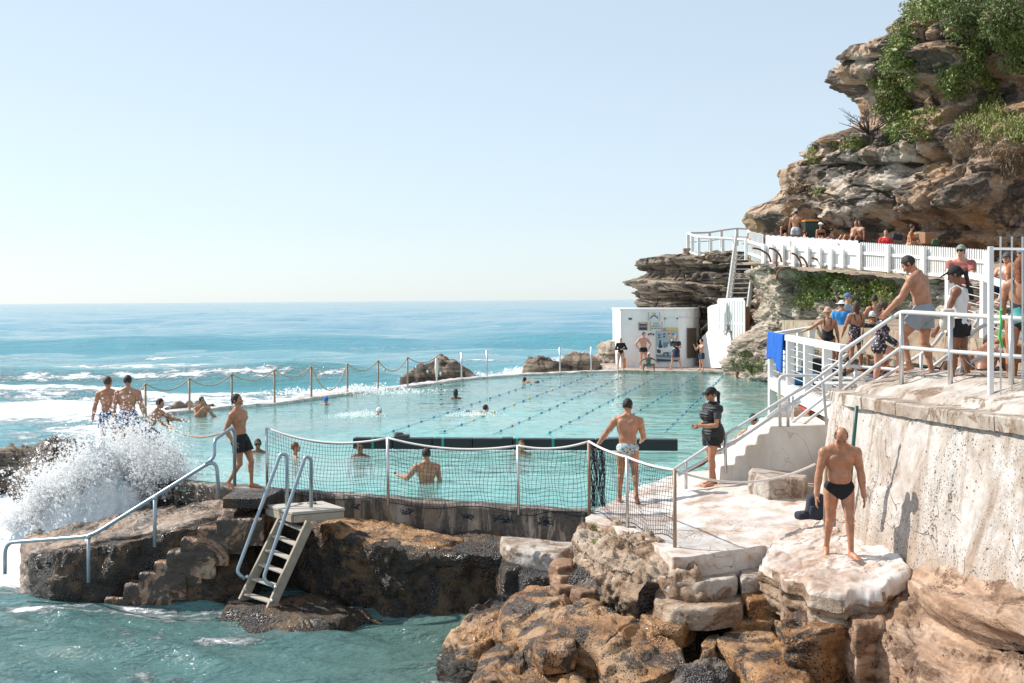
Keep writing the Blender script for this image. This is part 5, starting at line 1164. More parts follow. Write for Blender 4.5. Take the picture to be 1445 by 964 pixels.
# ------------------------------------------------------------------ floating boom and lane ropes
def boom():
    b = empty('floating_boom', G(730, 632, WATER)); T(b, 'long black floating boom lying across the pool', 'boom')
    a = W(500, 625, 30.5); c = W(957, 632, 29.6); a.z = c.z = .05; n = 8
    for k in range(n):
        p, q = a.lerp(c, k / n), a.lerp(c, (k + 1) / n); 
        sgm = MB(); sgm.bar(p, q - (q - p) * .012, .30, .26); sgm.build('float', M['black'], b, bevel=.02)
    for t in (.06, .28, .51, .62, .86):
        p = a.lerp(c, t); MB().bar(p - Vector((.03, 0, 0)), p + Vector((.03, 0, 0)), .312, .272).build('strap', M['green'], b)
    for t in (.48, .805): p = a.lerp(c, t); MB().bar(p - Vector((.13, .0, -.14)), p + Vector((.13, 0, .14)), .3, .03).build('cover', M['greyplastic'], b, bevel=.01)
    m = MB(); p = a.lerp(c, .15) + Vector((0, .1, .15)); m.box(p, (.36, .3, .10)); m.box(p + Vector((-.08, 0, .06)), (.2, .22, .08), .3)
    T(m.build('folded_cover', M['greyplastic'], None, bevel=.03), 'crumpled dark grey cover lying on the black floating boom', 'cover')
    # lane ropes: (near end photo point, far end photo point)
    lanes = [((540, 613), (795, 527), 0), ((620, 611), (838, 527.5), 1), ((695, 613), (884, 529), 2), ((770, 613), (932, 529), 3), ((848, 612), (983, 530), 3), ((937, 610), (1023, 528), 3)]
    for i, (n_, f_, k) in enumerate(lanes):
        p, q = G(*n_, WATER + .02), G(*f_, WATER + .02)
        labs = ['first lane rope from the sea side with blue floats', 'lane rope with blue and yellow floats, second from the sea side', 'third lane rope from the sea side with blue floats and one red float', 'fourth lane rope from the sea side with blue floats', 'fifth lane rope from the sea side, ending before the building', 'lane rope nearest the rocks on the right']
        r = empty('lane_rope', p); T(r, labs[i], 'lane rope', 'lane ropes across the pool')
        MB().tube([p.lerp(q, t / 12) + Vector((.03 * math.sin(t), 0, 0)) for t in range(13)], .006, 5).build('rope', M['galv'], r, True)
        nf = 19; rs = random.Random(i)
        for j in range(nf):
            t = (j + .5 + rs.uniform(-.2, .2)) / nf; c_ = p.lerp(q, t); mt = M['floatblue']
            if k == 1 and j in (2, 4, 6, 8, 11): mt = M['floatyellow']
            if (k == 2 and j in (1,)) or j == nf - 1 and i in (3, 4): mt = M['floatred']
            MB().ball(c_, .043, 8, 5, (1, 1.1, .75)).build('float', mt, r, True)
# ------------------------------------------------------------------ building, white wall, stair
def text_obj(name, s, loc, size, rot, mat, parent, align='CENTER'):
    cu = bpy.data.curves.new(name, 'FONT'); cu.body = s; cu.size = size; cu.extrude = .004; cu.align_x = align; cu.align_y = 'CENTER'
    t = bpy.data.objects.new(name, cu); COL.objects.link(t); t.location = loc; t.rotation_euler = rot
    bpy.context.view_layer.update(); dg = bpy.context.evaluated_depsgraph_get(); me = bpy.data.meshes.new_from_object(t.evaluated_get(dg)); mw = t.matrix_world.copy()
    bpy.data.objects.remove(t); me.transform(mw); me.transform(Matrix.Translation(-Vector(parent.location))); me.materials.clear(); me.materials.append(mat)
    o = bpy.data.objects.new(name, me); COL.objects.link(o); o.parent = parent; return o
def building():
    Y0 = 64.7; f = lambda x, y, dy=0: W(x, y, Y0 - dy)
    L = f(876, 518); Rr = f(958, 518); top = 2.87; b = empty('pool_building', (L.x, Y0, 0)); T(b, 'small flat roofed white building with signs and mural at the far pool end', 'building')
    arc = [(Rr.x + .95 * math.sin(t), Y0 + .95 * (1 - math.cos(t))) for t in np.linspace(0, R(72), 9)]
    poly = [(L.x, Y0)] + arc + [(10.75, 69.6), (10.75, 71), (L.x + .1, 71)]
    m = MB(); n = len(poly); m.prism(poly, -.05, top); o = m.build('wall', M['white'], b)
    m = MB(); pl = [((x - 8) * 1.012 + 8 - .02, (y - 68) * 1.012 + 68 - .0) for x, y in poly]; m.prism(pl, top + .003, top + .10); m.build('roof', M['white'], b, bevel=.02)
    band = [(Rr.x + .98 * math.sin(t), Y0 - .03 + .98 * (1 - math.cos(t))) for t in np.linspace(R(2), R(72), 9)]; m = MB()
    for z in (top - .36,): m.tube([Vector((x, y, z)) for x, y in band + [(10.72, 69.4)]], .03, 6)
    m.build('cornice', M['white'], b, True)
    # shutter on the curved corner
    c = W(971.5, 484, 64.9); t = R(46); p = Vector((Rr.x + .97 * math.sin(t), Y0 + .95 * (1 - math.cos(t)) - .02, 0))
    sh = MB(); zc = (W(971, 463, 65).z + W(971, 505, 65).z) / 2; hh = W(971, 463, 65).z - W(971, 505, 65).z
    ax = Vector((math.cos(t), math.sin(t), 0)); Mx = Matrix((ax, Vector((-ax.y, ax.x, 0)), Vector((0, 0, 1)))).transposed()
    sh.box(Vector((p.x, p.y, zc)), (.72, .07, hh), M=Mx); so = sh.build('shutter', M['brown'], b, bevel=.01)
    fr = MB(); 
    for s_ in (-1, 0, 1): fr.box(Vector((p.x, p.y, zc)) + ax * s_ * .34 + Mx @ Vector((0, -.05, 0)), (.05, .03, hh), M=Mx)
    for s_ in (-1, 0, 1): fr.box(Vector((p.x, p.y, zc + s_ * hh * .48)) + Mx @ Vector((0, -.052, 0)), (.72, .03, .05), M=Mx)
    fr.build('frame', plain('shutter_frame', (.16, .12, .09), .7), so)
    q = Vector((10.35, 68.3, .0)); d2 = Vector((10.75 - arc[-1][0], 69.6 - arc[-1][1], 0)).normalized(); M2 = Matrix((d2, Vector((-d2.y, d2.x, 0)), Vector((0, 0, 1)))).transposed()
    zz = W(992, 470, 68).z; q = Vector((arc[-1][0], arc[-1][1], zz)) + d2 * 2.6
    MB().box(q, (.9, .05, 1.25), M=M2).build('door', M['brown'], b)
    # signs
    def sign(name, x0, y0, x1, y1, mat, lab, cat, dy=.03, frame=None):
        a, c = W(x0, y0, Y0 - dy), W(x1, y1, Y0 - dy); cx, cz = (a.x + c.x) / 2, (a.z + c.z) / 2; w_, h_ = c.x - a.x, a.z - c.z
        s = empty(name, (cx, Y0 - dy, cz)); T(s, lab, cat)
        MB().box((cx, Y0 - .022, cz), (w_, .03, h_)).build('board', mat, s)
        return s, cx, cz, w_, h_
    sg = plain('sign_board', (.66, .72, .72), .6); navy = plain('sign_navy', (.03, .06, .13), .6); tn = plain('sign_tan', (.55, .40, .27), .7); blk = plain('sign_letters', (.03, .04, .05), .7)
    blu = plain('sign_blue', (.06, .16, .38), .6); yel = plain('sign_yellow', (.62, .44, .16), .6)
    s, cx, cz, w_, h_ = sign('club_sign', 914.5, 441, 931.5, 452.5, sg, 'small framed sign with a blue and gold crest, highest on the white building', 'sign')
    for q_ in (-1, 1): MB().box((cx + q_ * w_ * .46, Y0 - .045, cz), (.05, .02, h_)).build('frame', tn, s)
    m = MB(); m.tube([Vector((cx + .19 * math.sin(t), Y0 - .05, cz - .16 + .2 * math.cos(t))) for t in np.linspace(-1.3, 1.3, 9)], .035, 6); m.build('crest', blu, s, True)
    m = MB(); m.ball((cx, Y0 - .05, cz + .06), .06, 8, 5, (1.3, .3, 1)); m.ball((cx - .04, Y0 - .05, cz + .16), .035, 6, 4); m.ball((cx + .05, Y0 - .05, cz + .15), .035, 6, 4); m.build('crest', yel, s, True)
    s, cx, cz, w_, h_ = sign('notice_board', 901, 455.5, 914, 466, navy, 'dark framed notice board left of the pool length sign', 'sign')
    for q_ in (-1, 1): MB().box((cx + q_ * w_ * .47, Y0 - .045, cz), (.04, .02, h_ * 1.15)).build('frame', tn, s)
    MB().box((cx, Y0 - .045, cz + h_ * .4), (w_, .02, .06)).build('stripe', tn, s); MB().box((cx, Y0 - .045, cz - .0), (w_ * .8, .02, .09)).build('stripe', plain('sign_faded', (.35, .22, .15), .7), s)
    s, cx, cz, w_, h_ = sign('pool_length_sign', 917.5, 454, 934.5, 466.5, sg, 'pale sign reading POOL LENGTH 30 METERS in dark letters', 'sign')
    for q_ in (-1, 1): MB().box((cx + q_ * w_ * .47, Y0 - .045, cz), (.045, .02, h_)).build('frame', tn, s)
    for k, tx in enumerate(('POOL', 'LENGTH', '30 METERS')): text_obj('lettering', tx, (cx, Y0 - .045, cz + .125 - k * .125), .115, (R(90), 0, 0), blk, s)
    s, cx, cz, w_, h_ = sign('title_board', 938, 448, 956, 461.5, sg, 'blank pale board with dark corner brackets above the mural', 'sign')
    for q_ in (-1, 1): MB().box((cx + q_ * w_ * .48, Y0 - .05, cz + h_ * .38), (.07, .05, .07)).build('bracket', blk, s)
    s, cx, cz, w_, h_ = sign('caption_strip', 936, 463, 957, 466.5, yel, 'narrow yellow strip sign just above the mural', 'sign')
    MB().box((cx - w_ * .42, Y0 - .045, cz), (w_ * .16, .02, h_ * .8)).build('panel', plain('sign_steel_blue', (.2, .28, .35), .6), s)
    # mural: pale blue grey picture of people by a pool, abstract shapes
    s, cx, cz, w_, h_ = sign('mural', 925.5, 467, 957.5, 510.5, plain('mural_ground', (.34, .44, .49), .7), 'large blue grey mural of bathers and beams on the front of the white building', 'mural')
    dk = plain('mural_dark', (.045, .075, .095), .7); lt = plain('mural_light', (.62, .70, .73), .7); md = plain('mural_mid', (.16, .23, .27), .7)
    def q4(pts, mat, lift=.045):
        mm = MB(); mm.add([(cx + (u - .5) * w_, Y0 - lift, cz + (.5 - v) * h_) for u, v in pts], [tuple(range(len(pts)))]); mm.build('painted_shape', mat, s)
    q4([(.02, .5), (.3, .52), (.98, .30), (.98, .62), (.3, .72), (.02, .86)], lt); q4([(.28, .62), (.98, .40), (.98, .46), (.28, .70)], lt, .047)
    q4([(.04, .90), (.98, .95), (.98, .99), (.02, .99)], dk, .046); q4([(.02, .76), (.98, .80), (.98, .88), (.02, .84)], md, .046)
    q4([(.12, .50), (.16, .30), (.22, .28), (.24, .44), (.30, .5), (.28, .55), (.1, .56)], dk, .049); q4([(.32, .38), (.56, .36), (.52, .52), (.34, .56)], md, .049)
    q4([(.62, .32), (.66, .2), (.72, .24), (.74, .5), (.63, .5)], dk, .05); q4([(.33, .70), (.55, .68), (.56, .82), (.50, .82), (.50, .73), (.37, .74), (.37, .84), (.33, .84)], dk, .05)
    for u, v in ((.1, .12), (.1, .2), (.32, .1), (.32, .18), (.7, .1), (.55, .08)): q4([(u, v), (u + .1, v - .02), (u + .1, v + .02), (u, v + .04)], dk, .05)
    q4([(.04, .58), (.22, .62), (.2, .74), (.05, .7)], dk, .05)
    for x, y in ((888, 450), (890.5, 450), (915.5, 472), (918.5, 471), (922, 472)): MB().ball(W(x, y, Y0 - .03), .05, 6, 4).build('wall_fitting', blk, b, True)
    # orange float by the corner
    g = W(880.5, 512, 64.3); T(MB().tube([g + Vector((0, 0, -.25)), g + Vector((0, 0, .25))], .09, 8).build('rescue_float', M['orangeplastic'], None, True), 'orange rescue float leaning on the left corner of the building', 'float')
def white_wall():
    # plane runs from px 991 (far) to px 1031 (near)
    def pl(x, y):
        t = (x - 991) / 40.0; return W(x, y, 64.6 - 3.6 * t)
    pts = [(991, 519), (990, 476), (999, 467), (998, 434), (1003, 431), (1013, 429), (1014, 459), (1031, 461), (1031, 520)]
    A = [pl(*p) for p in pts]; n = Vector((.985, .17, 0)); m = MB(); k = len(A)
    m.add(A + [a + n * .45 for a in A], [tuple(range(k))[::-1], tuple(range(k, 2 * k))] + [(i, (i + 1) % k, k + (i + 1) % k, k + i) for i in range(k)])
    T(m.build('white_wall', M['white'], None, bevel=.02), 'bright white rendered wall with a curved shoulder beside the stair', 'wall')
    # pickets in front of the stair foot
    f = empty('picket_gate', W(1014, 468, 61.5)); T(f, 'short row of tall white pickets at the foot of the stair beside the white wall', 'fence')
    a, b = W(1014, 462, 62), W(1050, 466, 59.8); 
    for i in range(11):
        t = i / 10; p = a.lerp(b, t); zt = W(1030, 424 - 5 * (i % 2) * .5, 61).z - .0 * t; zb = p.z - (.5 if t > .5 else .1); MB().box((p.x, p.y, (zt + zb) / 2), (.13, .04, zt - zb), -.9).build('picket', M['wood'], f)
    for dz in (.2, 1.35): MB().bar(a + Vector((0, .05, dz)), b + Vector((0, .05, dz + .1)), .05, .1).build('rail', M['wood'], f)
    MB().box((b.x + .2, b.y + .3, b.z + .35), (.2, .2, 1.5)).build('post', M['rust'], f)
    # stair
    s = empty('white_stair', W(1045, 470, 60.5)); T(s, 'steep white wooden stair climbing from the pool to the cliff path', 'staircase')
    bt, tp_ = W(1038, 472, 60.9), W(1053, 352, 63.4); tp_.z = 5.7; w_ = .46
    for sd in (-1, 1): o_ = Vector((sd * w_, 0, 0)); MB().bar(bt + o_, tp_ + o_, .07, .28).build('stringer', M['wood'], s)
    for i in range(17):
        p = bt.lerp(tp_, (i + .5) / 17); MB().box(p, (w_ * 2, .30, .045)).build('tread', M['wood'] if i > 4 else M['treadbrown'], s)
    m = MB()
    for sd in (-1, 1):
        o_ = Vector((sd * (w_ + .05), 0, 0))
        MB().bar(bt + o_ + Vector((0, 0, 1.0)), tp_ + o_ + Vector((0, 0, 1.0)), .06, .12).build('handrail', M['wood'], s)
        for i in range(20):
            p = bt.lerp(tp_, i / 19) + o_; MB().box(p + Vector((0, 0, .5)), (.09, .08, 1.05)).build('baluster', M['wood'], s)
    T(MB().tube([W(989, 466, 65.4), W(1037, 420, 63.4)], .05, 7).build('handrail', plain('pale_timber', (.5, .45, .33), .7), None, True), 'single sloping pale handrail from the building roof up the rock to the stair', 'handrail')
def picket_fences():
    # dense older section on the left, open section on the right
    def run(name, lab, p0, p1, n, h, w_, posts, wob=0, rails=(.3, .85)):
        a, b = p0, p1; f = empty(name, a); T(f, lab, 'fence'); d = (b - a); dn = Vector((d.x, d.y, 0)).normalized(); out = Vector((dn.y, -dn.x, 0)) 
        ang = math.atan2(dn.y, dn.x)
        for i in range(n):
            t = (i + .5) / n; p = a + d * t; hh = h + wob * math.sin(i * 1.7) * .006
            mb = MB(); w2 = w_ / 2; c = p; ux = dn * w2
            vs = [c - ux, c + ux, c + ux + Vector((0, 0, hh - w_ * .6)), c + Vector((0, 0, hh)), c - ux + Vector((0, 0, hh - w_ * .6))]; k = 5; th = out * -.02
            mb.add([v - th for v in vs] + [v + th for v in vs], [tuple(range(5)), tuple(range(5, 10))[::-1]] + [(i2, (i2 + 1) % 5, 5 + (i2 + 1) % 5, 5 + i2) for i2 in range(5)])
            mb.build('picket', M['wood'], f)
        for z in rails: MB().bar(a + out * .05 + Vector((0, 0, z)), b + out * .05 + Vector((0, 0, z)), .06, .11).build('rail', M['wood'], f)
        for t in posts:
            p = a + d * t + out * .14; MB().box(p + Vector((0, 0, h * (.34 if wob else .45))), (.2, .12, h * (.72 if wob else 1.02)), ang).build('post', M['wood'], f)
        return f
    a = W(1081, 374, 56); b = W(1211, 386, 50.9); c = W(1400, 404, 43.8)
    run('picket_fence', 'close boarded older white picket fence on the cliff path above the rocks', a, b, 58, 1.32, .10, [.0, .1, .22, .35, .5, .63, .75, .87], 3, (.25, .78))
    run('picket_fence', 'open white picket fence with square posts running right along the cliff path', b + Vector((.05, -.1, 0)), c, 60, 1.25, .062, [.02, .26, .54, .80, .99], 0, (.22, .82))
    # short return down to the stair head
    run('picket_fence', 'short white picket run from the fence corner down to the stair head', W(1057, 366, 60.5), a + Vector((-.1, .05, 0)), 12, 1.35, .10, [.0], 2)
    mm = MB(); p = W(1107, 356, 54.9); mm.box(p, (.9, .04, .95), -1.17 + 1.57 - 1.57); T(mm.build('notice_board', plain('faded_board', (.62, .58, .54), .7), None), 'blank weathered pale board fixed to the old picket fence', 'sign')
    # bent rusty stakes below the fence
    for i, (x, y, dx, hh) in enumerate(((1062, 366, 26, 20), (1085, 366, 18, 20), (1096, 374, 0, 20), (1117, 375, 14, 22), (1128, 378, 12, 20), (1145, 385, 22, 26), (1181, 378, -10, 18), (1104, 390, -8, 14))):
        d = 54.5 - i * .35; pts = [W(x + (dx if i != 6 else 0), y + 4, d), W(x + dx * .9, y - hh * .3, d), W(x + dx * .4, y - hh * .72, d), W(x, y - hh * .9 + 2, d)]
        T(MB().tube(smooth_path(pts, .3), .045, 5).build('bent_stake', M['rust'], None, True), 'bent rusty iron stake on the rock edge below the picket fence', 'stake', 'rusty bent stakes below the fence')
def lookout_rail():
    D = 68.0; f = empty('lookout_railing', W(976, 360, D)); T(f, 'white railing looping round the lookout on top of the headland', 'railing')
    front = [W(971, 329, 70), W(977, 332, 68.6), W(986, 335, 67.8), W(1003, 336, 67.4), W(1020, 336.5, 67.0), W(1036, 337.5, 66.6), W(1053, 339, 66.0), W(1076, 341, 65)]
    back = [W(971, 329, 70), W(1001, 328, 74), W(1018, 325, 75), W(1040, 322, 76), W(1060, 323.5, 76)]
    MB().tube(smooth_path(front, .5), .075, 8).build('top_rail', M['wood'], f, True)
    MB().tube(smooth_path(back, .5), .06, 8).build('top_rail', M['wood'], f, True)
    MB().tube([p - Vector((0, 0, .95)) for p in front], .08, 6).build('bottom_rail', M['wood'], f, True)
    for p in front[:-1]: MB().box(p - Vector((0, 0, .52)), (.15, .15, 1.04)).build('post', M['wood'], f)
    for p in back[1:]: MB().box(p - Vector((0, 0, .52)), (.15, .15, 1.04)).build('post', M['wood'], f)
    MB().tube([p - Vector((0, 0, .5)) for p in back], .03, 6).build('middle_rail', M['wood'], f, True)
    b = MB(); q = W(969, 361, 69.5); b.box(q + Vector((0, 0, -.1)), (.45, .6, 1.0)); T(b.build('stone_pier', M['step'], None, bevel=.04), 'square tan stone pier at the left end of the lookout railing', 'pier')
# ------------------------------------------------------------------ lifeguard platform
def platform():
    z = 1.5; r = empty('viewing_platform', W(1100, 545, 29.5)); T(r, 'raised spectator platform with white wire railings beside the pool', 'platform')
    c = [(6.05, 29.6), (5.55, 21.5), (12.5, 21.5), (12.5, 35.5), (8.6, 36.2)]
    m = MB(); m.prism(c[::-1], z - .16, z); m.build('deck', M['step'], r)
    m = MB(); m.bar(Vector((6.03, 29.6, z - .02)), Vector((5.5, 21.5, z - .02)), .12, .26); m.build('fascia', M['wood'], r)
    m = MB(); m.bar(Vector((6.12, 29.3, z - .24)), Vector((5.9, 26.5, z - .24)), .1, .09); m.build('stripe', plain('yellow_board', (.6, .42, .12), .6), r)
    m = MB(); m.bar(Vector((5.9, 26.5, z - .24)), Vector((5.75, 24.5, z - .24)), .1, .09); m.build('stripe', plain('red_board', (.5, .06, .05), .6), r)
    tz = 2.6; rl = empty('platform_railing', (6.1, 29.6, z)); T(rl, 'white railing with thick top rail and horizontal wires round the spectator platform', 'railing')
    P0 = Vector((6.03, 29.55, tz)); P1 = Vector((5.52, 21.2, tz)); P2 = Vector((8.6, 36.2, tz))
    MB().bar(P0, P1, .14, .12).build('top_rail', M['wood'], rl, bevel=.015); MB().bar(P0, P2, .14, .10).build('top_rail', M['wood'], rl, bevel=.015)
    MB().box((P0.x, P0.y, .85), (.17, .17, 3.5)).build('post', M['wood'], rl, bevel=.01)
    for t in (.32, .58, .82): p = P0.lerp(P1, t); MB().box((p.x, p.y, z + .55), (.16, .12, 1.1)).build('post', M['wood'], rl, bevel=.01)
    for t in (.3, .6, .9): p = P0.lerp(P2, t); MB().box((p.x, p.y, z + .55), (.16, .16, 1.1)).build('post', M['wood'], rl, bevel=.01)
    for k in range(6):
        zz = z + .14 + k * .145
        for Q in (P1, P2): MB().tube([Vector((P0.x, P0.y, zz)), Vector((Q.x, Q.y, zz))], .009, 5).build('wire', M['whitemetal'], rl, True)
    # brick base and boulders under the platform
    m = MB(); 
    for row in range(9):
        for k in range(15): m.box((6.02 + .06 - .03 * k * .55 + .25, 29.2 - k * .5 - (row % 2) * .25, z - .42 - row * .17), (.4, .47, .155))
    T(m.build('brick_base', M['step'], None, bevel=.015), 'pale stone block wall under the spectator platform', 'wall')
    for i, (lab, x, y, d, s) in enumerate((('cream rounded boulder under the platform stripe', 1150, 575, 26.5, .45), ('long cream boulder against the stair wall', 1120, 590, 25.5, .42), ('smooth cream rock behind the stair rails', 1166, 590, 25.0, .36))):
        q = W(x, y, d); pts = [(q.x + 1.5 * s * math.cos(t), q.y + s * math.sin(t), q.z + s * .3) for t in np.linspace(0, 2 * PI, 12, endpoint=False)]
        T(slab('boulder', pts, 1.4, .15, s * .8, .08, 1.5, 60 + i, M['cream'], res=.05, dome=.15, topamp=1), lab, 'rock')
    # blue towel
    a = W(1092, 474, 29.2); xs = np.linspace(0, 1, 26); V = []; nU, nV = 26, 40
    d = (P1 - P0).normalized(); o_ = Vector((-1, 0.05, 0))
    for j in range(nV):
        v = j / (nV - 1)
        for i_ in range(nU):
            u = i_ / (nU - 1); p = P0 + d * (.12 + u * 2.3 * (1 - .1 * v)); s = (v - .28) * 1.15
            fold = .035 * math.sin(u * 17 + v * 2) * (.3 + v) + .02 * math.sin(u * 31 + 1)
            if v < .28: q = p + Vector((.09 + .0, 0, .07)) - Vector((-.02, 0, (.28 - v) * 1.4))
            else: q = p + Vector((-.085 - abs(fold) * .8, fold * .5, .07 - s * (.78 if u < .6 else .9) * (1 - .12 * math.sin(u * 5))))
            V.append(q)
    o = mesh_obj('beach_towel', V, grid_faces(nU, nV), M['towelblue'], None, True); sm = o.modifiers.new('solid', 'SOLIDIFY'); sm.thickness = .012
    T(o, 'bright royal blue towel hung over the corner of the white platform railing', 'towel')
# ------------------------------------------------------------------ stair into the pool with rails
def pool_stair():
    f = lambda x, y: W(x, y, 21.9); d0, d1 = 21.7, 23.2
    prof = [(1015, 690), (1017, 657), (1036, 655), (1037, 643), (1050, 642), (1052, 628), (1066, 627), (1069, 613), (1084, 611), (1086, 601), (1172, 599), (1172, 700)]
    A = [W(x, y, d0) for x, y in prof]; k = len(A); m = MB(); m.add(A + [a + Vector((.12, d1 - d0, 0)) for a in A], [tuple(range(k))[::-1], tuple(range(k, 2 * k))] + [(i, (i + 1) % k, k + (i + 1) % k, k + i) for i in range(k)])
    T(m.build('pool_steps', M['white2'], None, bevel=.03), 'cream rendered steps rising from the pool to the terrace with a solid side wall', 'steps')
    T(slab('stone_block', [W(1056, 664, 20.6), W(1060, 659, 21.1), W(1118, 664, 21.3), W(1140, 671, 20.9), W(1134, 678, 20.2), W(1085, 674, 20.1)], .42, .01, .03, .02, 2, 3, M['step'], res=.03, smooth_poly=1), 'large cracked stone block sitting in front of the pool steps', 'block')
    def rail(lab, lines, posts, rr=.028):
        r = empty('stair_rail', lines[0][0]); T(r, lab, 'handrail')
        for L in lines: MB().tube(smooth_path(L, .12), rr, 9).build('rail', M['whitemetal'], r, True)
        for a, b in posts: MB().tube([a, b], rr, 9).build('post', M['steel'], r, True)
    n, q = 21.6, 23.3
    rail('near pair of pipe rails along the pool steps, ending at the net post', [[W(952, 662, n), W(1030, 610, n), W(1114, 558, n), W(1136, 546, n), W(1170, 521, n), W(1196, 500, 20.6)], [W(957, 671, n), W(1040, 622, n), W(1131, 560, n), W(1190, 519, 20.9), W(1236, 476, 19.3)]], [(W(968, 650, n), W(968, 690, n)), (W(1024, 614, n), W(1024, 668, n)), (W(1112, 560, n), W(1112, 602, n))])
    rail('looped pipe rail at the top landing of the pool steps', [[W(1101, 602, 21.7), W(1099, 530, 21.7), W(1160, 530, 21.7), W(1167, 600, 21.6)], [W(1113, 600, 22.2), W(1163, 561, 22.0), W(1187, 545, 21.8)], [W(1131, 600, 21.9), W(1177, 566, 21.7), W(1205, 545, 21.4)]], [(W(1118, 560, 22.3), W(1118, 600, 22.3))])
    rail('short horizontal pipe rails over the water behind the woman in the vest', [[W(1012, 622, q), W(1033, 625, q), W(1068, 600, q), W(1120, 560, q)], [W(1012, 634, q), W(1033, 637, q), W(1075, 607, q), W(1130, 566, q)], [W(1046, 617, q), W(1070, 620, q)]], [(W(1020, 624, q), W(1020, 668, q))])
    rail('pale pipe rails between the landing and the platform', [[W(1160, 522, 22.6), W(1170, 515, 22.6), W(1245, 520, 21.8), W(1310, 525, 20.5)], [W(1168, 533, 22.4), W(1248, 536, 21.6), W(1300, 540, 20.5)], [W(1150, 540, 22.4), W(1225, 543, 21.6)]], [(W(1207, 520, 22.0), W(1207, 556, 22.0))])
    # rope across the deck
    a = W(953, 664, 17.55); b = W(1150, 655, 19.6)
    T(MB().tube(sag(a, b, .22, 18), .017, 7).build('rope', M['ropewhite'], None, True), 'pale rope sagging across the deck from the last net post to the wall', 'rope')
    T(MB().tube([W(1165.5, 640, 17.6), W(1165.5, 748, 17.6)], .035, 9).build('wooden_post', M['brownpost'], None, True), 'weathered timber post standing behind the man in black briefs', 'post')
    T(MB().tube([W(1209, 573, 16.7), W(1203, 640, 16.8), W(1198, 705, 16.8)], .026, 8).build('drain_pipe', M['pipegreen'], None, True), 'dark green pipe running down the retaining wall behind the man in black briefs', 'pipe')
# ------------------------------------------------------------------ terrace railing, gate
def terrace():
    A = W(1186, 497, 20.6); B = W(1272, 440, 18.4); C = W(1341, 444, 17.1); Dd = W(1397, 447, 16.3); E = W(1470, 452, 15.4)
    r = empty('terrace_railing', W(1272, 540, 18.4)); T(r, 'steel two rail guard on the terrace edge with a sloping run at its left end', 'railing')
    MB().tube(smooth_path([W(1186, 556, 20.6), A, B, C, Dd, E], .12), .032, 10).build('top_rail', M['whitemetal'], r, True)
    MB().tube([W(1186, 553, 20.6), W(1272, 490, 18.4), W(1341, 496, 17.1), W(1397, 500, 16.3), W(1470, 506, 15.4)], .028, 9).build('middle_rail', M['whitemetal'], r, True)
    for x, y0, y1, d in ((1272, 440, 543, 18.4), (1341, 444, 556, 17.1), (1427, 449, 566, 15.9)): MB().tube([W(x, y0, d), W(x, y1, d)], .034, 10).build('post', M['steel'], r, True)
    m = empty('inner_handrail', W(1360, 500, 19)); T(m, 'curved inner pipe handrails beside the grating ramp on the terrace', 'handrail')
    for L in ([W(1225, 545, 20.2), W(1300, 500, 19.4), W(1318, 487, 19.2), W(1330, 470, 19.0)], [W(1230, 575, 20), W(1300, 530, 19.2), W(1345, 496, 18.9)], [W(1356, 530, 18.6), W(1362, 478, 18.6), W(1392, 455, 18.3), W(1445, 457, 17.6)], [W(1300, 548, 19.0), W(1392, 500, 18.4)], [W(1374, 462, 19), W(1381, 450, 19), W(1376, 440, 19)]):
        MB().tube(smooth_path(L, .2), .028, 9).build('rail', M['whitemetal'], m, True)
    for x, y, d in ((1362, 500, 18.6), (1300, 520, 19.3)): MB().tube([W(x, y - 20, d), W(x, y + 36, d)], .026, 8).build('post', M['steel'], m, True)
    g = empty('steel_gate', W(1398, 578, 15.8)); T(g, 'tall barred gate with a white square post at the right edge of the terrace', 'gate')
    a, b = W(1398, 348, 15.8), W(1398, 580, 15.8); MB().bar(a, b, .062, .062, (0, 1, 0)).build('gate_post', M['wood'], g, bevel=.008)
    for i, x in enumerate((1412, 1428, 1443, 1459, 1475)): d = 15.6 - i * .15; MB().bar(W(x, 334, d), W(x, 586, d), .017, .017, (0, 1, 0)).build('bar', M['steel'], g)
    for y in (351, 558 + 12): MB().bar(W(1403, y, 15.7), W(1480, y + 1, 14.9), .025, .03).build('crossbar', M['steel'], g)
    # grating ramp
    gr = empty('floor_grating', W(1350, 545, 17.5)); T(gr, 'metal grating walkway underfoot on the terrace', 'grating'); mm = MB()
    z = 2.3
    for k in range(34): x = 5.72 + k * .075; mm.bar(Vector((x + .35, 19.0, z - .02)), Vector((x + .9 - .2, 15.0, z + .03)), .012, .03)
    for k in range(40): y = 15.0 + k * .1; mm.bar(Vector((5.85 + (19 - y) * .09 - 0, y, z + .0)), Vector((8.6, y, z + .0)), .012, .03)
    mm.build('bars', M['steel'], gr)
    # upper walkway with wire railing
    s = MB(); s.prism([(8.0, 20.6), (8.9, 42), (30, 42), (30, 14), (8.4, 14)][::-1], 2.1, 2.72); S(s.build('upper_walkway', M['ledge']))
    w = empty('walkway_railing', W(1391, 420, 22)); T(w, 'white post and wire railing of the upper walkway behind the ponytailed woman', 'railing')
    p0, p1, p2 = W(1340, 383, 24.5), W(1391, 393, 22.6), W(1480, 422, 20.5)
    for a, b in ((p0, p1), (p1, p2)): MB().bar(a, b, .14, .1).build('top_rail', M['wood'], w, bevel=.01)
    for p in (p1, p0.lerp(p1, .02), p1.lerp(p2, .55)): MB().box((p.x, p.y, p.z - .6), (.16, .16, 1.15)).build('post', M['wood'], w, bevel=.01)
    for k in range(6):
        for a, b in ((p0, p1), (p1, p2)): MB().tube([a - Vector((0, 0, .2 + k * .15)), b - Vector((0, 0, .2 + k * .15))], .009, 5).build('wire', M['whitemetal'], w, True)
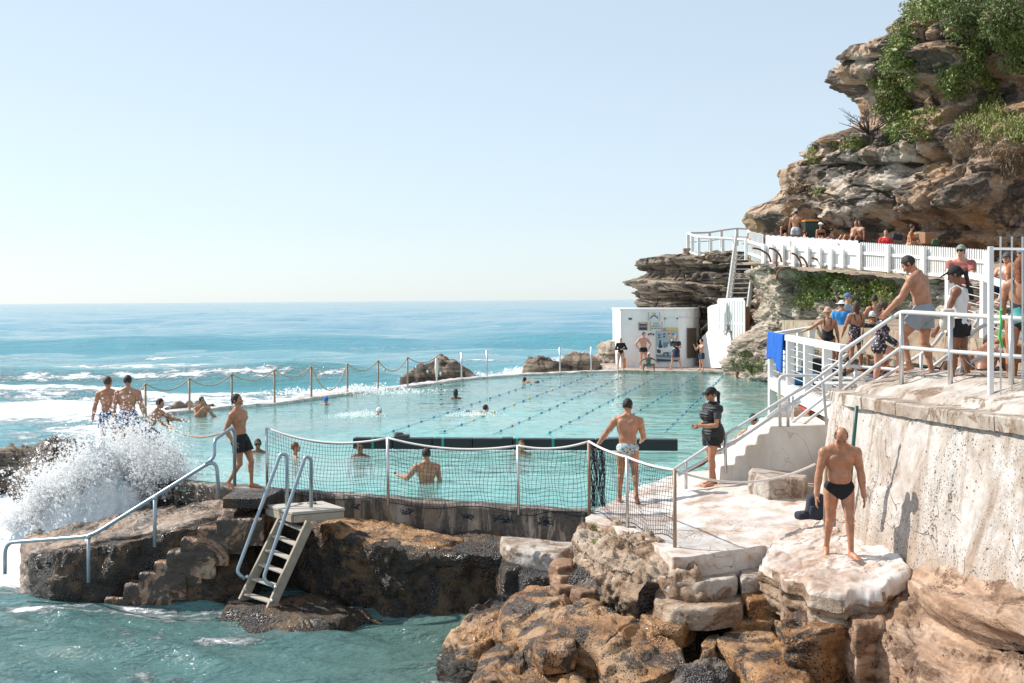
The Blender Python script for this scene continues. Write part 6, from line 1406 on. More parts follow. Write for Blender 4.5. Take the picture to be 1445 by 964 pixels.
def extra_mats():
    M['ladderwood'] = plain('weathered_ladder_timber', (.42, .35, .28), .75, 0, .35, 9, bump=.4)
    M['rungs'] = plain('pale_step_boards', (.48, .43, .37), .65, 0, .2, 12, bump=.3)
    M['green'] = plain('green_strap', (.02, .28, .2), .6); M['greyplastic'] = plain('dark_grey_cover', (.07, .085, .09), .6, bump=.3)
    M['floatblue'] = plain('blue_float', (.01, .22, .42), .35); M['floatyellow'] = plain('yellow_float', (.75, .5, .05), .35); M['floatred'] = plain('red_float', (.6, .1, .08), .35)
    M['orangeplastic'] = plain('orange_plastic', (.8, .2, .04), .5); M['treadbrown'] = plain('brown_treads', (.35, .25, .17), .7)
    M['towelblue'] = plain('royal_blue_towel', (.006, .10, .45), .95, var=.2, vscale=9, bump=.8, bscale=60); M['pipegreen'] = plain('dark_green_pipe', (.03, .11, .10), .4)
    m, nt, b = new_mat('cream_render'); h = NT(nt); u = h.pos()
    c = h.ramp(h.noise(h.pos((1, 1, .4)), 1.8, 6, .6), [(.35, (.60, .53, .45)), (.6, (.74, .71, .66))]); cr = h.noise(u, .7, 2, .5, 3); ck = h.ramp(h.math('ABSOLUTE', h.math('SUBTRACT', cr, .5)), [(0, 1.0), (.006, 0.0)])
    h.l(h.mix(h.math('MULTIPLY', ck, .6), c, (.3, .24, .2)), b.inputs['Base Color']); b.inputs['Roughness'].default_value = .8; h.l(h.bump(h.noise(u, 6, 6), .5, .02), b.inputs['Normal']); M['white2'] = m
extra_mats()
net_fence(); sea_rail(); sea_steps(); ladder(); boom(); building(); white_wall(); picket_fences(); lookout_rail(); platform(); pool_stair(); terrace()
def puffer():
    m, nt, b = new_mat('black_puffer'); h = NT(nt); v = h.pos(obj=True); w = h.n('ShaderNodeTexWave'); w.wave_type = 'BANDS'; w.bands_direction = 'Z'; w.inputs['Scale'].default_value = 6.5; w.inputs['Distortion'].default_value = 1.6; w.inputs['Detail'].default_value = 3; h.l(v, w.inputs['Vector'])
    b.inputs['Base Color'].default_value = (.012, .013, .015, 1); b.inputs['Roughness'].default_value = .6; h.l(h.bump(w.outputs['Fac'], .7, .012), b.inputs['Normal']); return m
def ground_at(objs, x, y, z0=6):
    from mathutils.bvhtree import BVHTree
    best = -9
    for o in objs:
        me = o.data; bv = BVHTree.FromPolygons([v.co[:] for v in me.vertices], [p_.vertices[:] for p_ in me.polygons]); h = bv.ray_cast(Vector((x, y, z0)), Vector((0, 0, -1)))
        if h[0] is not None: best = max(best, h[0].z)
    return best
BLK = cloth('black_swimwear', (.012, .012, .014)); NAVY = cloth('navy_swimwear', (.02, .03, .06)); GREYB = cloth('grey_blue_cotton', (.30, .34, .37)); WHT = cloth('white_cotton', (.78, .78, .78))
FLOR = dots('floral_print', (.45, .55, .55), [(.55, .04, .05), (.05, .25, .4), (.6, .3, .05), (.03, .08, .15)], 26, .55)
FLORD = dots('dark_floral_print', (.02, .02, .03), [(.6, .25, .3), (.6, .55, .5), (.35, .2, .3), (.7, .6, .6)], 22, .45)
BOARD = dots('blue_pattern_shorts', (.02, .05, .16), [(.6, .65, .7), (.1, .25, .5), (.5, .6, .7)], 16, .45)
GREENP = dots('green_pattern_swimsuit', (.02, .12, .10), [(.5, .55, .4), (.05, .3, .25)], 20, .45)
def HOR(px): return 423.2 - (px - 722) * math.tan(R(.42))
def water_spot(px, wy): return G(px, wy, WATER)
def bather(label, px, top, wy, z=None, H=1.75, **k):
    """someone in the pool: top of head at row top, water line at row wy"""
    g = water_spot(px, wy); vis = (wy - top) * g.y / F_PX; zz = WATER - (H * .985 - vis)
    k.setdefault('vox', .02 if g.y > 27 else .014); k.setdefault('cut', (WATER - zz) - .45)
    return person(label, loc=(g.x, g.y, zz), H=H, **k)
def stand(label, px, top, foot, d, z=None, **k):
    """standing figure whose feet are at photo row foot and distance d"""
    g = W(px, foot, d)
    return person(label, loc=(g.x, g.y, g.z if z is None else z), **k)
# ---- foreground
person('balding man in black swim briefs stepping down the painted ramp, looking at his feet', loc=W(1184, 793, 16.4), rz=-4, H=1.76, vox=.0085, fine=True, belly=.9, wear=[('briefs', BLK)], head=(38, -8, 0), hairstyle='bald', hair='dark', tone='tan', build=1.04,
       arms=((-2, 12, 8, 6), (2, 13, 10, 7)), legs=((24, 2, 6, 1, 22), (-2, 3, -26, 2, 10)), foot_pitch=(0, 22), lean=9)
o = MB(); o.box(W(1191, 687, 16.15), (.035, .012, .025)); 
person('man seen from behind in bright floral swim briefs, one hand on the net rope', loc=(*W(886, 708, 21.5)[:2], .01), rz=172, H=1.76, vox=.009, fine=True, wear=[('briefs', FLOR)], hair='dark', tone='tan', build=1.03,
       arms=((22, 34, 34, 30), (18, 12, 70, -8)), legs=((8, 4, -6, 3), (-4, 5, -38, 4)), foot_pitch=(0, 35), lean=3, head=(5, -12, 0))
person('woman in black cap, puffer vest and black shorts standing barefoot on the deck', loc=(*W(1004, 687, 21.6)[:2], .245), rz=-68, H=1.68, sex='f', vox=.009, fine=True, tone='tan', hair='dark', hairstyle='pony', hat=('cap', BLK), head=(8, 0, 0),
       wear=[('tshirt', cloth('charcoal_cotton', (.05, .055, .065))), ('vest', puffer()), ('shorts', BLK, .42), ('shades', BLK)], arms=((12, 10, 88, -38), (8, 10, 80, -30)), legs=((10, 3, 2, 2, 12), (-8, 3, -12, 2, 12)), lean=-2)
person('lean man in black swim shorts walking along the pool wall above the sea steps', loc=(*W(341, 689, 23.5)[:2], .0), rz=68, H=1.78, vox=.0095, fine=True, tone='tan', wear=[('shorts', BLK, .52)], hair='dark', head=(-8, 12, 0), lean=-5, build=.96,
       arms=((-28, 6, 20, 0), (-22, 8, 32, -6)), legs=((20, 3, -2, 2), (6, 3, -34, 2)), foot_pitch=(0, 30))
fm = [o for o in COL.objects if o.name.startswith('person')]
for o_ in fm[:3]:
    fx, fy = o_.location.x, o_.location.y; o_.location.z = max(ground_at((M['ramp_obj'], M['deck_obj']), fx + a_, fy) for a_ in (-.1, .1)) - .005; print('ground', o_.name, o_.location)
# ---- men behind the splash
for px, top, lab, hd in ((152, 533, 'left one of the two shirtless men standing with their backs turned behind the splash', (0, -25, 0)), (180, 531, 'broader right one of the two shirtless men with backs turned behind the splash', (4, 0, 0))):
    q = W(px, top, 27.2 if px > 160 else 27.8); person(lab, loc=(q.x, q.y, q.z - 1.76), rz=183 if px > 160 else 192, H=1.78, vox=.012, tone='tan', build=1.08 if px > 160 else .98, hair='dark' if px > 160 else 'brown', head=hd, wear=[('shorts', BOARD, .6)], arms=((5, 16, 25, 12), (5, 14, 12, 14)))
q = W(209, 560, 30.0); person('dark haired man crouched beside the two standing men, looking right', loc=(q.x, q.y, q.z - 1.48), rz=80, H=1.72, vox=.014, tone='tan', hair='dark', wear=[('shorts', BOARD, .5)], lean=28, arms=((60, 10, 80, 0), (50, 10, 60, 0)), legs=((50, 5, -40, 4), (40, 5, -45, 4)))
bather('small dark head of a swimmer just right of the splash', 239, 589, 600, vox=.02, rz=120, hair='dark', tone='brown')
# ---- in the pool
bather('man standing chest deep near the sea rail with a hand raised to his mouth', 285, 561, 588, rz=25, vox=.014, tone='tan', arms=((40, 20, 60, 30), (45, 5, 150, -30)), head=(0, 30, 0))
bather('head of a man in dark sunglasses beside the first net post', 364, 621, 638, rz=10, vox=.012, wear=[('shades', BLK)], tone='brown')
bather('swimmer with reddish hair and goggle strap behind the ladder rails', 417, 626, 645, rz=110, vox=.012, hair='red', tone='tan', hairstyle='short', sex='f')
bather('head of a dark haired man low in the water left of the boom', 508, 626, 644, rz=15, vox=.012, tone='brown')
bather('man from behind, shoulders out of the water, holding something small up in front', 602, 634, 680, H=1.78, rz=196, vox=.011, tone='tan', arms=((35, 28, 95, 30, 'grip'), (20, 14, 40, 0)), build=1.06)
bather('head of a bather partly hidden by the middle net post', 736, 623, 641, rz=0, vox=.013, tone='tan', hair='brown')
bather('swimmer in a bright blue cap', 460, 561, 571, rz=200, vox=.02, hat=('swimcap', cloth('blue_cap', (.02, .15, .55))), hairstyle=None, tone='tan')
bather('swimmer in a white cap moving right in a small splash', 522, 573, 586, rz=85, vox=.02, hat=('swimcap', WHT), hairstyle=None, lean=30, tone='tan', H=1.6)
bather('long haired woman seen from behind in the middle of the pool', 643, 550, 563, rz=185, vox=.02, hair='dark', hairstyle='long', sex='f', tone='brown')
def swimmer(label, px, wy, rz, arm=0, **k):
    g = water_spot(px, wy); A = ((175, 8, 175, 8), (10, 10, 20, 5)) if not arm else ((175, 8, 178, 8), (95, 5, 85, 0))
    return person(label, loc=(g.x, g.y, WATER - .14), rz=rz, H=1.7, vox=.02, lean=88, head=(-55, 0, 0), arms=[a + ('T',) for a in A], legs=((-84, 6, -88, 5), (-84, 6, -80, 5)), pelvis_z=0.06, wear=[('shorts', NAVY, .4)], **k)
swimmer('swimmer stretched out in the lane between the first two lane ropes', 662, 582, 100, tone='tan')
swimmer('distant swimmer with one arm lifted near the far end of the first lane rope', 757, 540, -100, 1, tone='tan')
bather('dark head of a bather in the green water below the far rocks', 1040, 525, 534, vox=.025, rz=-40, tone='brown')
# ---- by the building
def far(label, px, fy, H, z=-.02, **k):
    g = G(px, fy, z); k.setdefault('vox', .024); return person(label, loc=(g.x, g.y, z), H=H, **k)
far('woman in white swim cap and black long sleeved swimsuit at the left of the building', 876, 523.2, 1.64, sex='f', tone='pink', hat=('swimcap', WHT), hairstyle=None, wear=[('rashie', BLK)], arms=((25, 22, 95, -60), (20, 22, 80, -60)), rz=8, head=(15, 0, 0), legs=((2, 4, 0, 3), (-2, 4, -2, 3)))
far('shirtless man with hands on hips in short black trunks in front of the white building', 908, 519.6, 1.82, tone='pink', wear=[('shorts', BLK, .28)], arms=((-5, 38, 25, -28), (-5, 38, 25, -28)), rz=12, head=(15, 15, 0))
far('crouching child in green swimsuit and white cap at the pool edge', 915, 524.5, 1.35, tone='brown', sex='f', hat=('swimcap', WHT), hairstyle=None, wear=[('swimsuit', GREENP)], arms=((30, 60, 40, 35), (30, 60, 40, 35)), legs=((100, 30, -25, 5), (100, 30, -25, 5)), lean=25)
far('blond lifeguard in black skirt with one arm raised in front of the mural', 954, 521.6, 1.70, sex='f', tone='pink', hair='blond', hairstyle='short', wear=[('tshirt', dots('lifeguard_shirt', (.6, .66, .6), [(.6, .66, .6), (.015, .02, .03)], 3, 1.0)), ('skirt', NAVY)], arms=((30, 14, 110, -50), (165, 14, 172, 6)), legs=((3, 12, 0, 12), (3, 12, 0, 12)), rz=-12)
far('slim boy in dark swim shorts with hands to his face beside the white wall', 990, 523.2, 1.5, tone='pink', hair='dark', wear=[('shorts', NAVY, .6)], arms=((55, 8, 150, -5), (45, 8, 150, -5)), rz=-65, child=True)
# ---- terrace
stand('shirtless muscular man with a side tattoo in grey blue shorts going down the terrace steps', 1302, 357, 532, 18.6, rz=-128, H=1.83, vox=.009, fine=True, tone='tan', hair='dark', head=(34, 10, 0), wear=[('shorts', GREYB, .5)], lean=10, build=1.1,
      arms=((28, 8, 46, 2), (-8, 14, 5, 10)), legs=((38, 3, -16, 2), (2, 3, -14, 2)), foot_pitch=(10, 10), cut=None)
t_ = COL.objects[-1]
w1 = stand('woman with long ponytail, dark visor cap, white tank top and black shorts on the terrace', 1352, 370, 549, 17.6, rz=-125, H=1.70, sex='f', vox=.009, fine=True, tone='brown', hair='dark', hairstyle='pony', hat=('visorcap', BLK), head=(16, 6, 0),
      wear=[('tank', WHT), ('shorts', BLK, .38), ('shoes', cloth('white_sneaker', (.66, .68, .66)))], arms=((18, 10, 30, 4), (-5, 12, 8, 8)), legs=((6, 3, 2, 2), (-6, 3, -12, 2)))
stand('man in faded red shirt, cap and sunglasses leaning on the walkway railing', 1357, 346, 520, 25.2, z=2.72, rz=-28, H=1.76, vox=.013, tone='pink', hair='brown', hat=('cap', cloth('sage_cap', (.22, .27, .22))), wear=[('tshirt', cloth('faded_red_shirt', (.36, .12, .10))), ('shorts', BLK, .6), ('shades', BLK)], lean=18, arms=((35, 10, 60, -10), (30, 10, 50, -20)), head=(-12, -10, 0))
def seat(label, px, top, d, H=1.7, **k):
    q = W(px, top, d); pz = k.pop('pz', .09 * H); ln = k.get('lean', 0); hh = pz + .475 * H * math.cos(R(ln)); k.setdefault('vox', .014)
    k.setdefault('legs', ((112, 8, 40, 4), (112, 8, 40, 4))); return person(label, loc=(q.x, q.y, q.z - hh), H=H, pelvis_z=pz, **k)
seat('shirtless seated man behind the terrace rails, head down over his knees', 1388, 474, 19.2, lean=35, rz=150, tone='brown', hair='dark', wear=[('shorts', BLK, .5)], head=(30, 0, 0), vox=.012, arms=((40, 10, 60, 0), (40, 10, 60, 0)))
seat('person in black seated low behind the muscular man on the terrace', 1326, 486, 20.2, lean=20, rz=60, tone='brown', hair='dark', sex='f', wear=[('swimsuit', BLK), ('shorts', BLK, .4)], vox=.013)
stand('woman with auburn hair in black and teal swimsuit at the right edge of the terrace', 1440, 340, 552, 16.9, rz=150, H=1.78, sex='f', vox=.012, tone='tan', hair='red', hairstyle='long', wear=[('swimsuit', dots('teal_black_swimsuit', (.012, .014, .016), [(.1, .4, .38), (.012, .014, .016), (.012, .014, .016)], 5, 1)), ], arms=((20, 12, 45, 5), (25, 14, 60, 5)))
seat('seated shirtless man in a dark cap beyond the walkway railing', 1421, 357, 26.5, rz=-50, tone='pink', hat=('cap', cloth('grey_cap', (.09, .1, .11))), wear=[('shorts', NAVY, .9)], arms=((40, 10, 85, 0), (40, 10, 85, 0)))
seat('seated man in rust coloured shirt and blue cap at the right edge beyond the railing', 1441, 351, 26.0, rz=-30, tone='tan', hat=('cap', cloth('blue_grey_cap', (.10, .13, .2))), wear=[('tshirt', cloth('rust_shirt', (.38, .15, .06))), ('shorts', NAVY, .7)])
# ---- platform
PZ = 1.5
def plat(label, px, top, d, H, **k):
    q = W(px, top, d); k.setdefault('vox', .015); return person(label, loc=(q.x, q.y, max(PZ, q.z - H) if abs(q.z - H - PZ) < .35 else q.z - H), H=H, **k)
plat('woman in brown bucket hat and black low backed swimsuit leaning on the platform rail', 1168, 434, 32.2, 1.66, sex='f', tone='tan', hair=None, hairstyle=None, hat=('bucket', cloth('tan_straw_hat', (.55, .36, .24))), wear=[('swimsuit', BLK)], rz=165, arms=((30, 50, 40, 60), (10, 12, 20, 8)), build=1.08)
plat('person in wide white sun hat and blue top on the platform', 1188, 424, 34.0, 1.62, tone='tan', hair='dark', hat=('sunhat', WHT), wear=[('tshirt', cloth('bright_blue_top', (.03, .22, .55))), ('shorts', NAVY, .6)], rz=150, arms=((10, 12, 20, 8), (10, 12, 20, 8)))
plat('older man in a blue cap at the back of the group on the platform', 1196, 414, 35.2, 1.78, tone='pink', hair='grey', hat=('cap', cloth('denim_blue_cap', (.09, .18, .38))), wear=[('tshirt', cloth('blue_grey_shirt', (.3, .38, .45)))], rz=60)
plat('brown haired woman in dark floral swimsuit with an open back on the platform', 1208, 425, 31.0, 1.68, sex='f', tone='tan', hair='brown', hairstyle='wavy', wear=[('swimsuit', FLORD), ('skirt', FLORD)], rz=195, build=1.1, arms=((20, 14, 40, -5), (15, 12, 30, 8)))
plat('dark haired woman with a bun in a black sports top on the platform', 1234, 417, 33.2, 1.66, sex='f', tone='tan', hair='dark', hairstyle='bun', wear=[('swimsuit', BLK)], rz=175, arms=((30, 20, 80, 10), (15, 25, 70, -10)))
plat('child in a white patterned cap standing before the woman with the bun', 1231, 443, 30.5, 1.30, tone='tan', hair='dark', hat=('swimcap', dots('mottled_white_cap', (.7, .7, .7), [(.1, .12, .14), (.7, .7, .7)], 30, .4)), wear=[('wetsuit', BLK)], rz=170, child=True)
stand('girl in dark floral swimsuit with brown hair climbing the steps', 1241, 446, 555, 20.3, rz=78, H=1.42, sex='f', vox=.010, tone='pink', hair='brown', hairstyle='wavy', wear=[('wetsuit', FLORD)], arms=((20, 8, 60, -4), (15, 8, 50, -4)), legs=((-4, 2, -4, 2), (72, 4, -12, 2)), child=True, lean=6)
seat('person with red hair in navy clothes sitting on the steps behind the climbing girl', 1216, 511, 23.8, rz=70, lean=40, tone='tan', hair='red', hairstyle='wavy', sex='f', wear=[('tshirt', NAVY), ('shorts', NAVY, .9)])
q = W(1063, 587, 23.9); person('woman in dark swim cap and black swimsuit holding the rail of the pool steps', loc=(q.x, q.y, q.z - 1.6), rz=165, H=1.64, sex='f', vox=.013, tone='tan', hair=None, hairstyle=None, hat=('swimcap', NAVY), wear=[('swimsuit', BLK)], arms=((30, 45, 40, 50), (20, 30, 50, 20)), cut=.3)
q = W(1025, 612, 24.2); person('dark haired bather seated in the water at the foot of the pool steps', loc=(q.x, q.y, q.z - .92), rz=-60, H=1.7, vox=.013, tone='brown', hair='dark', wear=[('shorts', NAVY, .5)], pelvis_z=.12, legs=((100, 12, 30, 4), (100, 12, 30, 4)), lean=20, arms=((50, 10, 70, 0), (50, 10, 70, 0)))
# ---- cliff ledge
def ledge(label, px, top, d, H=1.7, **k):
    q = W(px, top, d); k.setdefault('vox', .022); return person(label, loc=(q.x, q.y, q.z - H), H=H, **k)
ledge('person in white shirt and pale green cap at the head of the white stair', 1061, 313, 61.5, 1.72, tone='pink', hat=('cap', cloth('pale_green_cap', (.25, .45, .38))), hair='grey', wear=[('tshirt', WHT), ('shorts', GREYB, .6)], rz=-60)
ledge('shirtless man standing with back turned in pale shorts on the cliff ledge', 1123, 296, 55.3, 1.80, tone='tan', hat=('cap', cloth('pale_grey_cap', (.4, .4, .4))), wear=[('shorts', cloth('pale_shorts', (.5, .53, .58)), .5)], rz=160, lean=6)
seat('woman in dark top bending forward on the ledge left of the standing man', 1102, 311, 56.2, vox=.022, sex='f', tone='tan', hair='brown', wear=[('swimsuit', BLK)], lean=20, rz=40, hairstyle='wavy')
seat('seated sunbather with white cap and dark bikini right of the bin', 1158, 314, 54.0, vox=.022, sex='f', tone='tan', hair='brown', hat=('cap', WHT), wear=[('bikini', BLK)], rz=20)
seat('left one of the two sunbathers side by side below the rock, in blue trunks', 1201, 312, 52.3, vox=.022, tone='tan', hair='brown', wear=[('shorts', cloth('blue_trunks', (.05, .3, .6)), .3)], rz=-70, lean=-25, arms=((-30, 20, -10, 10), (-30, 20, -10, 10)))
seat('right one of the two sunbathers, dark haired and sitting upright', 1215, 311, 51.9, vox=.022, tone='brown', hair='dark', wear=[('shorts', BLK, .4)], rz=-60, lean=5)
seat('person in bright red shirt with pale hair sitting behind the picket fence', 1250, 325, 50.4, vox=.022, tone='pink', hair='blond', wear=[('tshirt', cloth('bright_red_shirt', (.6, .04, .04)))], rz=-20)
seat('woman in orange bikini sitting with bent knees behind the picket fence', 1283, 317, 49.0, vox=.022, sex='f', tone='tan', hair='dark', hairstyle='bun', wear=[('bikini', cloth('orange_bikini', (.8, .2, .04)))], rz=60, lean=10)
# small heads of sunbathers lying behind the fence
for px, top, lab in ((1133, 325, 'pale shoulder of a sunbather low behind the fence beside the standing man'), (1171, 322, 'low reclining sunbather just right of the white cap'),):
    seat(lab, px, top, 54.6, vox=.024, tone='pink', hair='brown', rz=90, lean=10, H=1.6)
# ------------------------------------------------------------------ things people brought
def things():
    b = empty('wheelie_bin', W(1144, 334, 54.9)); T(b, 'dark green rubbish bin with an orange yellow lid on the cliff ledge', 'bin')
    q = W(1144, 334, 54.9); z0 = W(1144, 336, 54.9).z; z1 = W(1144, 314, 54.9).z
    m = MB(); m.add([(q.x + sx * w, q.y + sy * w * .8, z) for z, w in ((z0 - .6, .24), (z1, .30)) for sx, sy in ((-1, -1), (1, -1), (1, 1), (-1, 1))], [(0, 3, 2, 1), (4, 5, 6, 7), (0, 1, 5, 4), (1, 2, 6, 5), (2, 3, 7, 6), (3, 0, 4, 7)]); m.build('body', plain('bin_green', (.02, .05, .04), .5), b, bevel=.03)
    m = MB(); m.box((q.x, q.y, z1 + .06), (.64, .56, .08)); m.build('lid', plain('bin_lid', (.65, .28, .05), .5), b, bevel=.03)
    q = W(1309, 340, 48.6); T(MB().box((q.x, q.y, q.z + .1), (.5, .4, .42), .3).build('wooden_box', plain('box_wood', (.33, .17, .09), .7, var=.3), None, bevel=.02), 'square brown box beside the woman in the orange bikini', 'box')
    for lab, px, y, d, col, r in (('dark bag lying between the red shirt and the orange bikini', 1266, 338, 49.8, (.03, .03, .04), .2), ('small green bag right of the brown box', 1320, 346, 48.0, (.06, .10, .05), .14)):
        q = W(px, y, d); T(implicit('bag', [bx3((0, 0, .1), (r, r * .6, .12), rotm('Y', .2), .02, .05), el((r * .5, .05, .14), (r * .5, r * .5, .13), None, .03)], .03, cloth('bag_' + str(px), col)), lab, 'bag').location = q
    # backpack on the deck
    g = W(1150, 733, 18.4); bp = implicit('backpack', [bx3((0, 0, .2), (.15, .11, .2), rotm('Y', .15), .02, .06), bx3((-.01, -.11, .14), (.11, .05, .1), rotm('Y', .15), .012, .035), el((.04, 0, .4), (.11, .09, .05), None, .02), bx3((-.2, .02, .07), (.13, .1, .07), rotm('Z', .4), .02, .05), el((-.17, -.06, .12), (.09, .06, .05), rotm('Z', .8), .01)], .014, cloth('navy_pack_fabric', (.02, .025, .04)))
    bp.location = g; bp.scale = (.85, .85, .85); T(bp, 'dark navy backpack slumped on the deck beside the timber post', 'backpack')
    MB().tube([(-.12, -.12, .36), (-.16, -.2, .2), (-.1, -.17, .04)], .014, 6).build('strap', M['black'], bp, True); MB().tube([(.05, -.13, .36), (.1, -.19, .22), (.07, -.19, .05)], .014, 6).build('strap', plain('grey_strap', (.2, .22, .26), .8), bp, True)
    # tote bag of the woman
    q = W(1337, 450, 17.42); t = implicit('tote_bag', [bx3((0, 0, 0), (.09, .05, .14), None, .02, .04), el((-.02, -.02, -.06), (.09, .06, .09), None, .05)], .011, cloth('cream_canvas', (.62, .58, .52))); t.location = q; T(t, 'cream canvas bag hanging from the ponytailed woman\'s shoulder', 'bag')
    MB().tube([(-.06, 0, .12), (-.0, .06, .4), (.05, .15, .62)], .012, 6).build('strap', plain('cream_strap', (.62, .58, .52), .8), t, True); MB().tube([(.07, 0, .12), (.07, .06, .4), (.08, .16, .62)], .012, 6).build('strap', plain('cream_strap', (.62, .58, .52), .8), t, True)
    # green ribbon hanging on the gate
    m = MB(); a = W(1411, 440, 15.55)
    m.tube([a, a + Vector((.01, -.02, -.12)), a + Vector((-.01, -.02, -.3)), a + Vector((.03, -.02, -.44))], [.012, .014, .018, .014], 6); m.tube([a, a + Vector((.03, -.02, .03))], .016, 6)
    T(m.build('dog_lead', plain('lime_green_webbing', (.06, .5, .1), .6), None, True), 'lime green strap tied to the gate bars', 'strap')
    # dog
    DM = dots('tan_and_white_fur', (.36, .17, .07), [(.36, .17, .07), (.30, .14, .06), (.62, .55, .48), (.1, .06, .04)], 5, 1.0); g = W(1456, 545, 17.1)
    P = [rc((-.25, 0, .47), (.28, 0, .46), .125, .115, .03), el((-.24, 0, .45), (.15, .115, .16), None, .04), el((.27, 0, .44), (.14, .11, .14), None, .04), rc((-.33, 0, .52), (-.43, 0, .64), .085, .07, .03), el((-.47, 0, .68), (.085, .075, .075), None, .02), rc((-.52, 0, .665), (-.61, 0, .64), .05, .032, .02),
         rc((.38, 0, .52), (.52, .02, .60), .035, .03, .03), rc((.52, .02, .6), (.6, .03, .72), .03, .012, .02)]
    for s in (-1, 1):
        P += [rc((-.3, s * .075, .42), (-.3, s * .075, .2), .055, .032, .03), rc((-.3, s * .075, .2), (-.31, s * .075, .04), .03, .024, .02), el((-.325, s * .075, .022), (.045, .03, .022), None, .01),
              rc((.3, s * .08, .42), (.25, s * .08, .27), .075, .045, .03), rc((.25, s * .08, .27), (.37, s * .08, .17), .04, .028, .02), rc((.37, s * .08, .17), (.34, s * .08, .04), .026, .022, .02), el((.32, s * .08, .022), (.045, .03, .022), None, .01),
              rc((-.45, s * .055, .74), (-.42, s * .1, .68), .025, .02, .01)]
    dg = implicit('dog', P, .011, DM); dg.location = (g.x, g.y, 2.32); dg.scale = (.8, .8, .8); T(dg, 'tan and white dog standing on the terrace grating behind the gate', 'dog')
    m = MB(); m.ball((-.625, 0, .648), .018, 8, 5).build('nose', M['black'], dg, True)
    for s in (-1, 1): MB().ball((-.53, s * .045, .70), .011, 6, 4).build('eye', M['black'], dg, True)
    T(MB().tube([W(1352, 492, 17.45), W(1366, 512, 17.2), W(1380, 522, 17.0), W(1396, 520, 16.8), W(1406, 508, 16.6)], .012, 6).build('leash', M['black'], None, True), 'black leash drooping between the ponytailed woman and the dog', 'leash')
    # gear on the platform
    for lab, px, y, d, col, s in (('black bag on the platform behind the railing wires', 1150, 508, 31.0, (.02, .025, .03), (.3, .2, .22)), ('blue and black bag low at the platform corner', 1133, 522, 28.5, (.03, .2, .42), (.32, .2, .15)), ('dark gear piled under the sun hat woman', 1178, 516, 30.0, (.05, .06, .08), (.24, .18, .18))):
        q = W(px, y, d); T(implicit('bag', [bx3((0, 0, s[2]), s, None, .03, .08), el((.05, -.05, s[2] * 1.7), (s[0] * .6, s[1] * .7, s[2] * .5), None, .05)], .022, cloth('gear_%d' % px, col)), lab, 'bag').location = (q.x, q.y, PZ)
    # folding chair beyond the railing
    q = W(1432, 392, 26); m = MB()
    for s in (-.25, .25): m.bar(Vector((q.x + s, q.y, 2.75)), Vector((q.x + s + .1, q.y + .5, 3.65)), .03, .03); m.bar(Vector((q.x + s, q.y + .45, 2.75)), Vector((q.x + s, q.y - .05, 3.2)), .03, .03)
    m.bar(Vector((q.x, q.y + .1, 3.15)), Vector((q.x, q.y + .5, 3.15)), .5, .03); T(m.build('folding_chair', plain('navy_chair_cloth', (.03, .05, .10), .7), None), 'navy folding chair beyond the walkway railing at the right', 'chair')
    # ground under the men at the splash
    S(slab('corner_rock', [(-9.0, 26.2, .08), (-7.3, 26.0, .08), (-7.4, 28.4, .08), (-9.4, 29.0, .08)], 2.4, .1, .2, .12, 1.5, 71, M['wetdark'], res=.06))
things()
